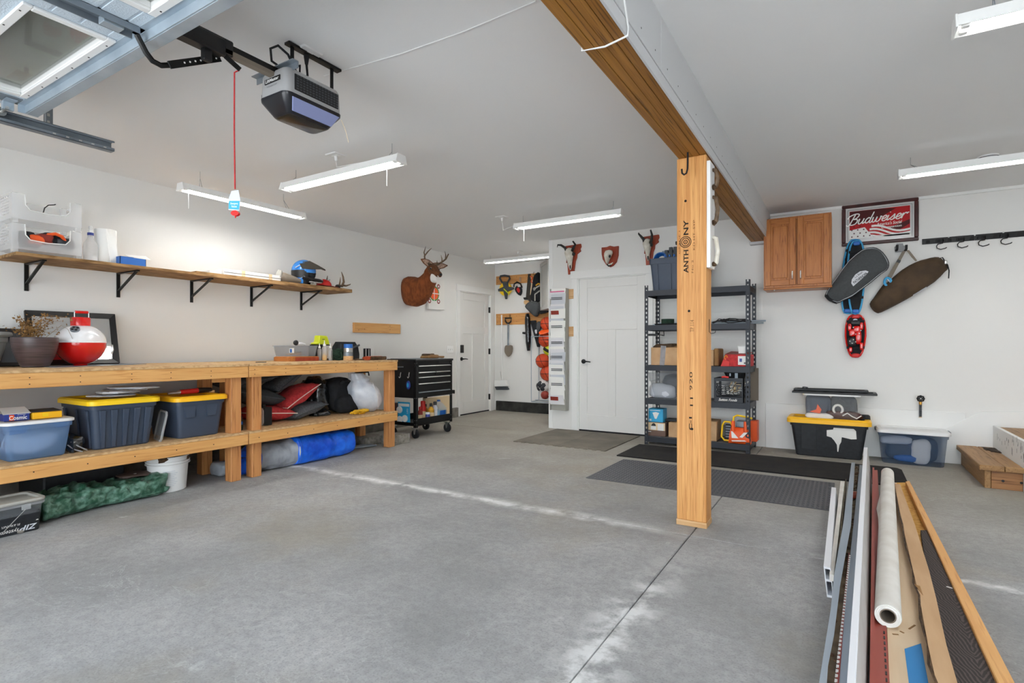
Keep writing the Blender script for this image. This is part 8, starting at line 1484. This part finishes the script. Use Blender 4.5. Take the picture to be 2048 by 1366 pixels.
ob('black_slot', m, 'black_plastic', t)['kind'] = 'stuff'
# plywood sheet, cardboard, strand board, deck board, stud
t, q = lum('plywood_sheet', 'pale beige plywood strip under the white roll with blue tape', 'plywood', (1762, 965), (1793, 965), (1893, 1480), (1783, 1480), .105, .065, 'birch_y'); tp = [PZ(1809, 1298, .1055), PZ(1842, 1287, .1055), PZ(1863, 1400, .1055), PZ(1822, 1400, .1055)]; ob('blue_tape', MB().slab(tp, (0, 0, .0006)), 'blue_tape', t); m = MB()
for (a, b, c_, d_) in ((1818, 1258, 1830, 1250), (1800, 1262, 1808, 1266), (1785, 1268, 1797, 1269)): m.bar(PZ(a, b, .106), PZ(c_, d_, .106), .006, .001)
ob('scratch', m, 'cardboard_d', t)['kind'] = 'stuff'
cb_t = thing('flattened_carton', 'long flattened brown carton with torn corrugated edge on the pile', 'cardboard', PZ(1850, 1200, .10)); R = []; Lp = [(1789, 968), (1805, 1050), (1826, 1140), (1838, 1190), (1856, 1290), (1873, 1366), (1900, 1480)]; Rp = [(1800, 968), (1830, 1050), (1858, 1140), (1872, 1195), (1893, 1290), (1915, 1366), (1950, 1480)]; m = MB()
R = []
for i in range(7): a, b = PZ(*Lp[i], .15-.008*(i % 2)), PZ(*Rp[i], .125); R.append([a, b, b-V((0, 0, .006)), a-V((0, 0, .006))])
ob('top_ply', m.rings(R), 'cardboard', cb_t); R = []
for i in range(7): a, b = PZ(*Lp[i], .15-.008*(i % 2)), PZ(*Rp[i], .125); a2 = a.lerp(b, .04); R.append([a2-V((.0, 0, .008)), b-V((0, 0, .010)), b-V((0, 0, .035)), a2-V((-.03, 0, .038+.006*(i % 2)))])
ob('lower_ply', MB().rings(R), 'cardboard_d', cb_t); m = MB()
for i in range(5): a = PZ(*Lp[i], .145); b = PZ(*Lp[i+1], .145); m.tube([a, a.lerp(b, .5)+V((-.008, 0, -.008)), b], .004, 5)
ob('torn_edge', m, 'bark', cb_t); ob('torn_flap', MB().slab([PZ(1829, 1168, .15), PZ(1840, 1172, .15), PZ(1846, 1190, .14)], (0, 0, -.003)), 'cardboard_d', cb_t)
lum('strand_board', 'narrow golden strand board strip showing beyond the deck board', 'board', (1791, 965), (1817, 965), (1960, 1260), (1880, 1260), .045, .012, 'osb_gold')
t, q = lum('deck_board', 'dark brown composite deck board with wavy grain', 'board', (1841, 1060), (1856, 1060), (2052, 1480), (1905, 1480), .070, .0455, 'deck_y'); p = PZ(1893, 1173, .0705); ob('white_mark', MB().bar(p, p+V((.02, -.01, 0)), .012, .001), 'label_w', t)
lum('wall_stud', 'long yellow pine stud lying on edge at the right of the pile', 'stud', (1811, 963), (1819, 961), (2090, 1480), (2048, 1480), .085, .0, 'fir_y', bev=.003)
# white roll
a, b = PZ(1776, 1255, .106), PZ(1775, 957, .106); rr2 = .041; dv = (b-a).normalized(); a = a+V((0, 0, rr2)); b = b+V((0, 0, rr2)); sdv = V((dv.y, -dv.x, 0))
wr = thing('paper_roll', 'long dirty white roll of house wrap lying on the plywood', 'roll', (a+b)/2-V((0, 0, rr2))); pts = [a.lerp(b, k/14) for k in range(15)]; m = MB(); Rg = []
for k, p in enumerate(pts):
    Rg.append([p+sdv*((rr2+(.016*max(0, 1-abs(k-8.2)/1.6) if 15 < j < 19 else 0)+.0015*noise.noise(V((k, j, 0))))*math.cos(2*PI*j/32))+V((0, 0, 1))*(rr2*math.sin(2*PI*j/32)) for j in range(32)])
ob('wrap', m.rings(Rg, cap=False), 'roll_paper', wr, ang=180); Tr = FR(a, sdv, (0, 0, 1)); fz = -1 if (Tr.to_3x3()@V((0, 0, 1))).dot(dv) > 0 else 1
ob('rolled_end', MB(Tr).lathe([(rr2, 0), (rr2*.98, .002*fz), (rr2*.90, -.002*fz), (rr2*.86, .002*fz), (rr2*.76, -.002*fz), (rr2*.70, .002*fz), (rr2*.6, 0)], 32, (0, 0, 0), False), 'white_paper', wr); ob('cardboard_core', MB(Tr).lathe([(rr2*.62, .001*fz), (rr2*.52, .001*fz), (rr2*.52, -.2*fz), (.001, -.2*fz)], 24, (0, 0, 0), False), 'taupe', wr)
ob('far_end', MB(FR(b, sdv, (0, 0, 1))).lathe([(rr2, 0), (.001, .001)], 24), 'white_paper', wr)
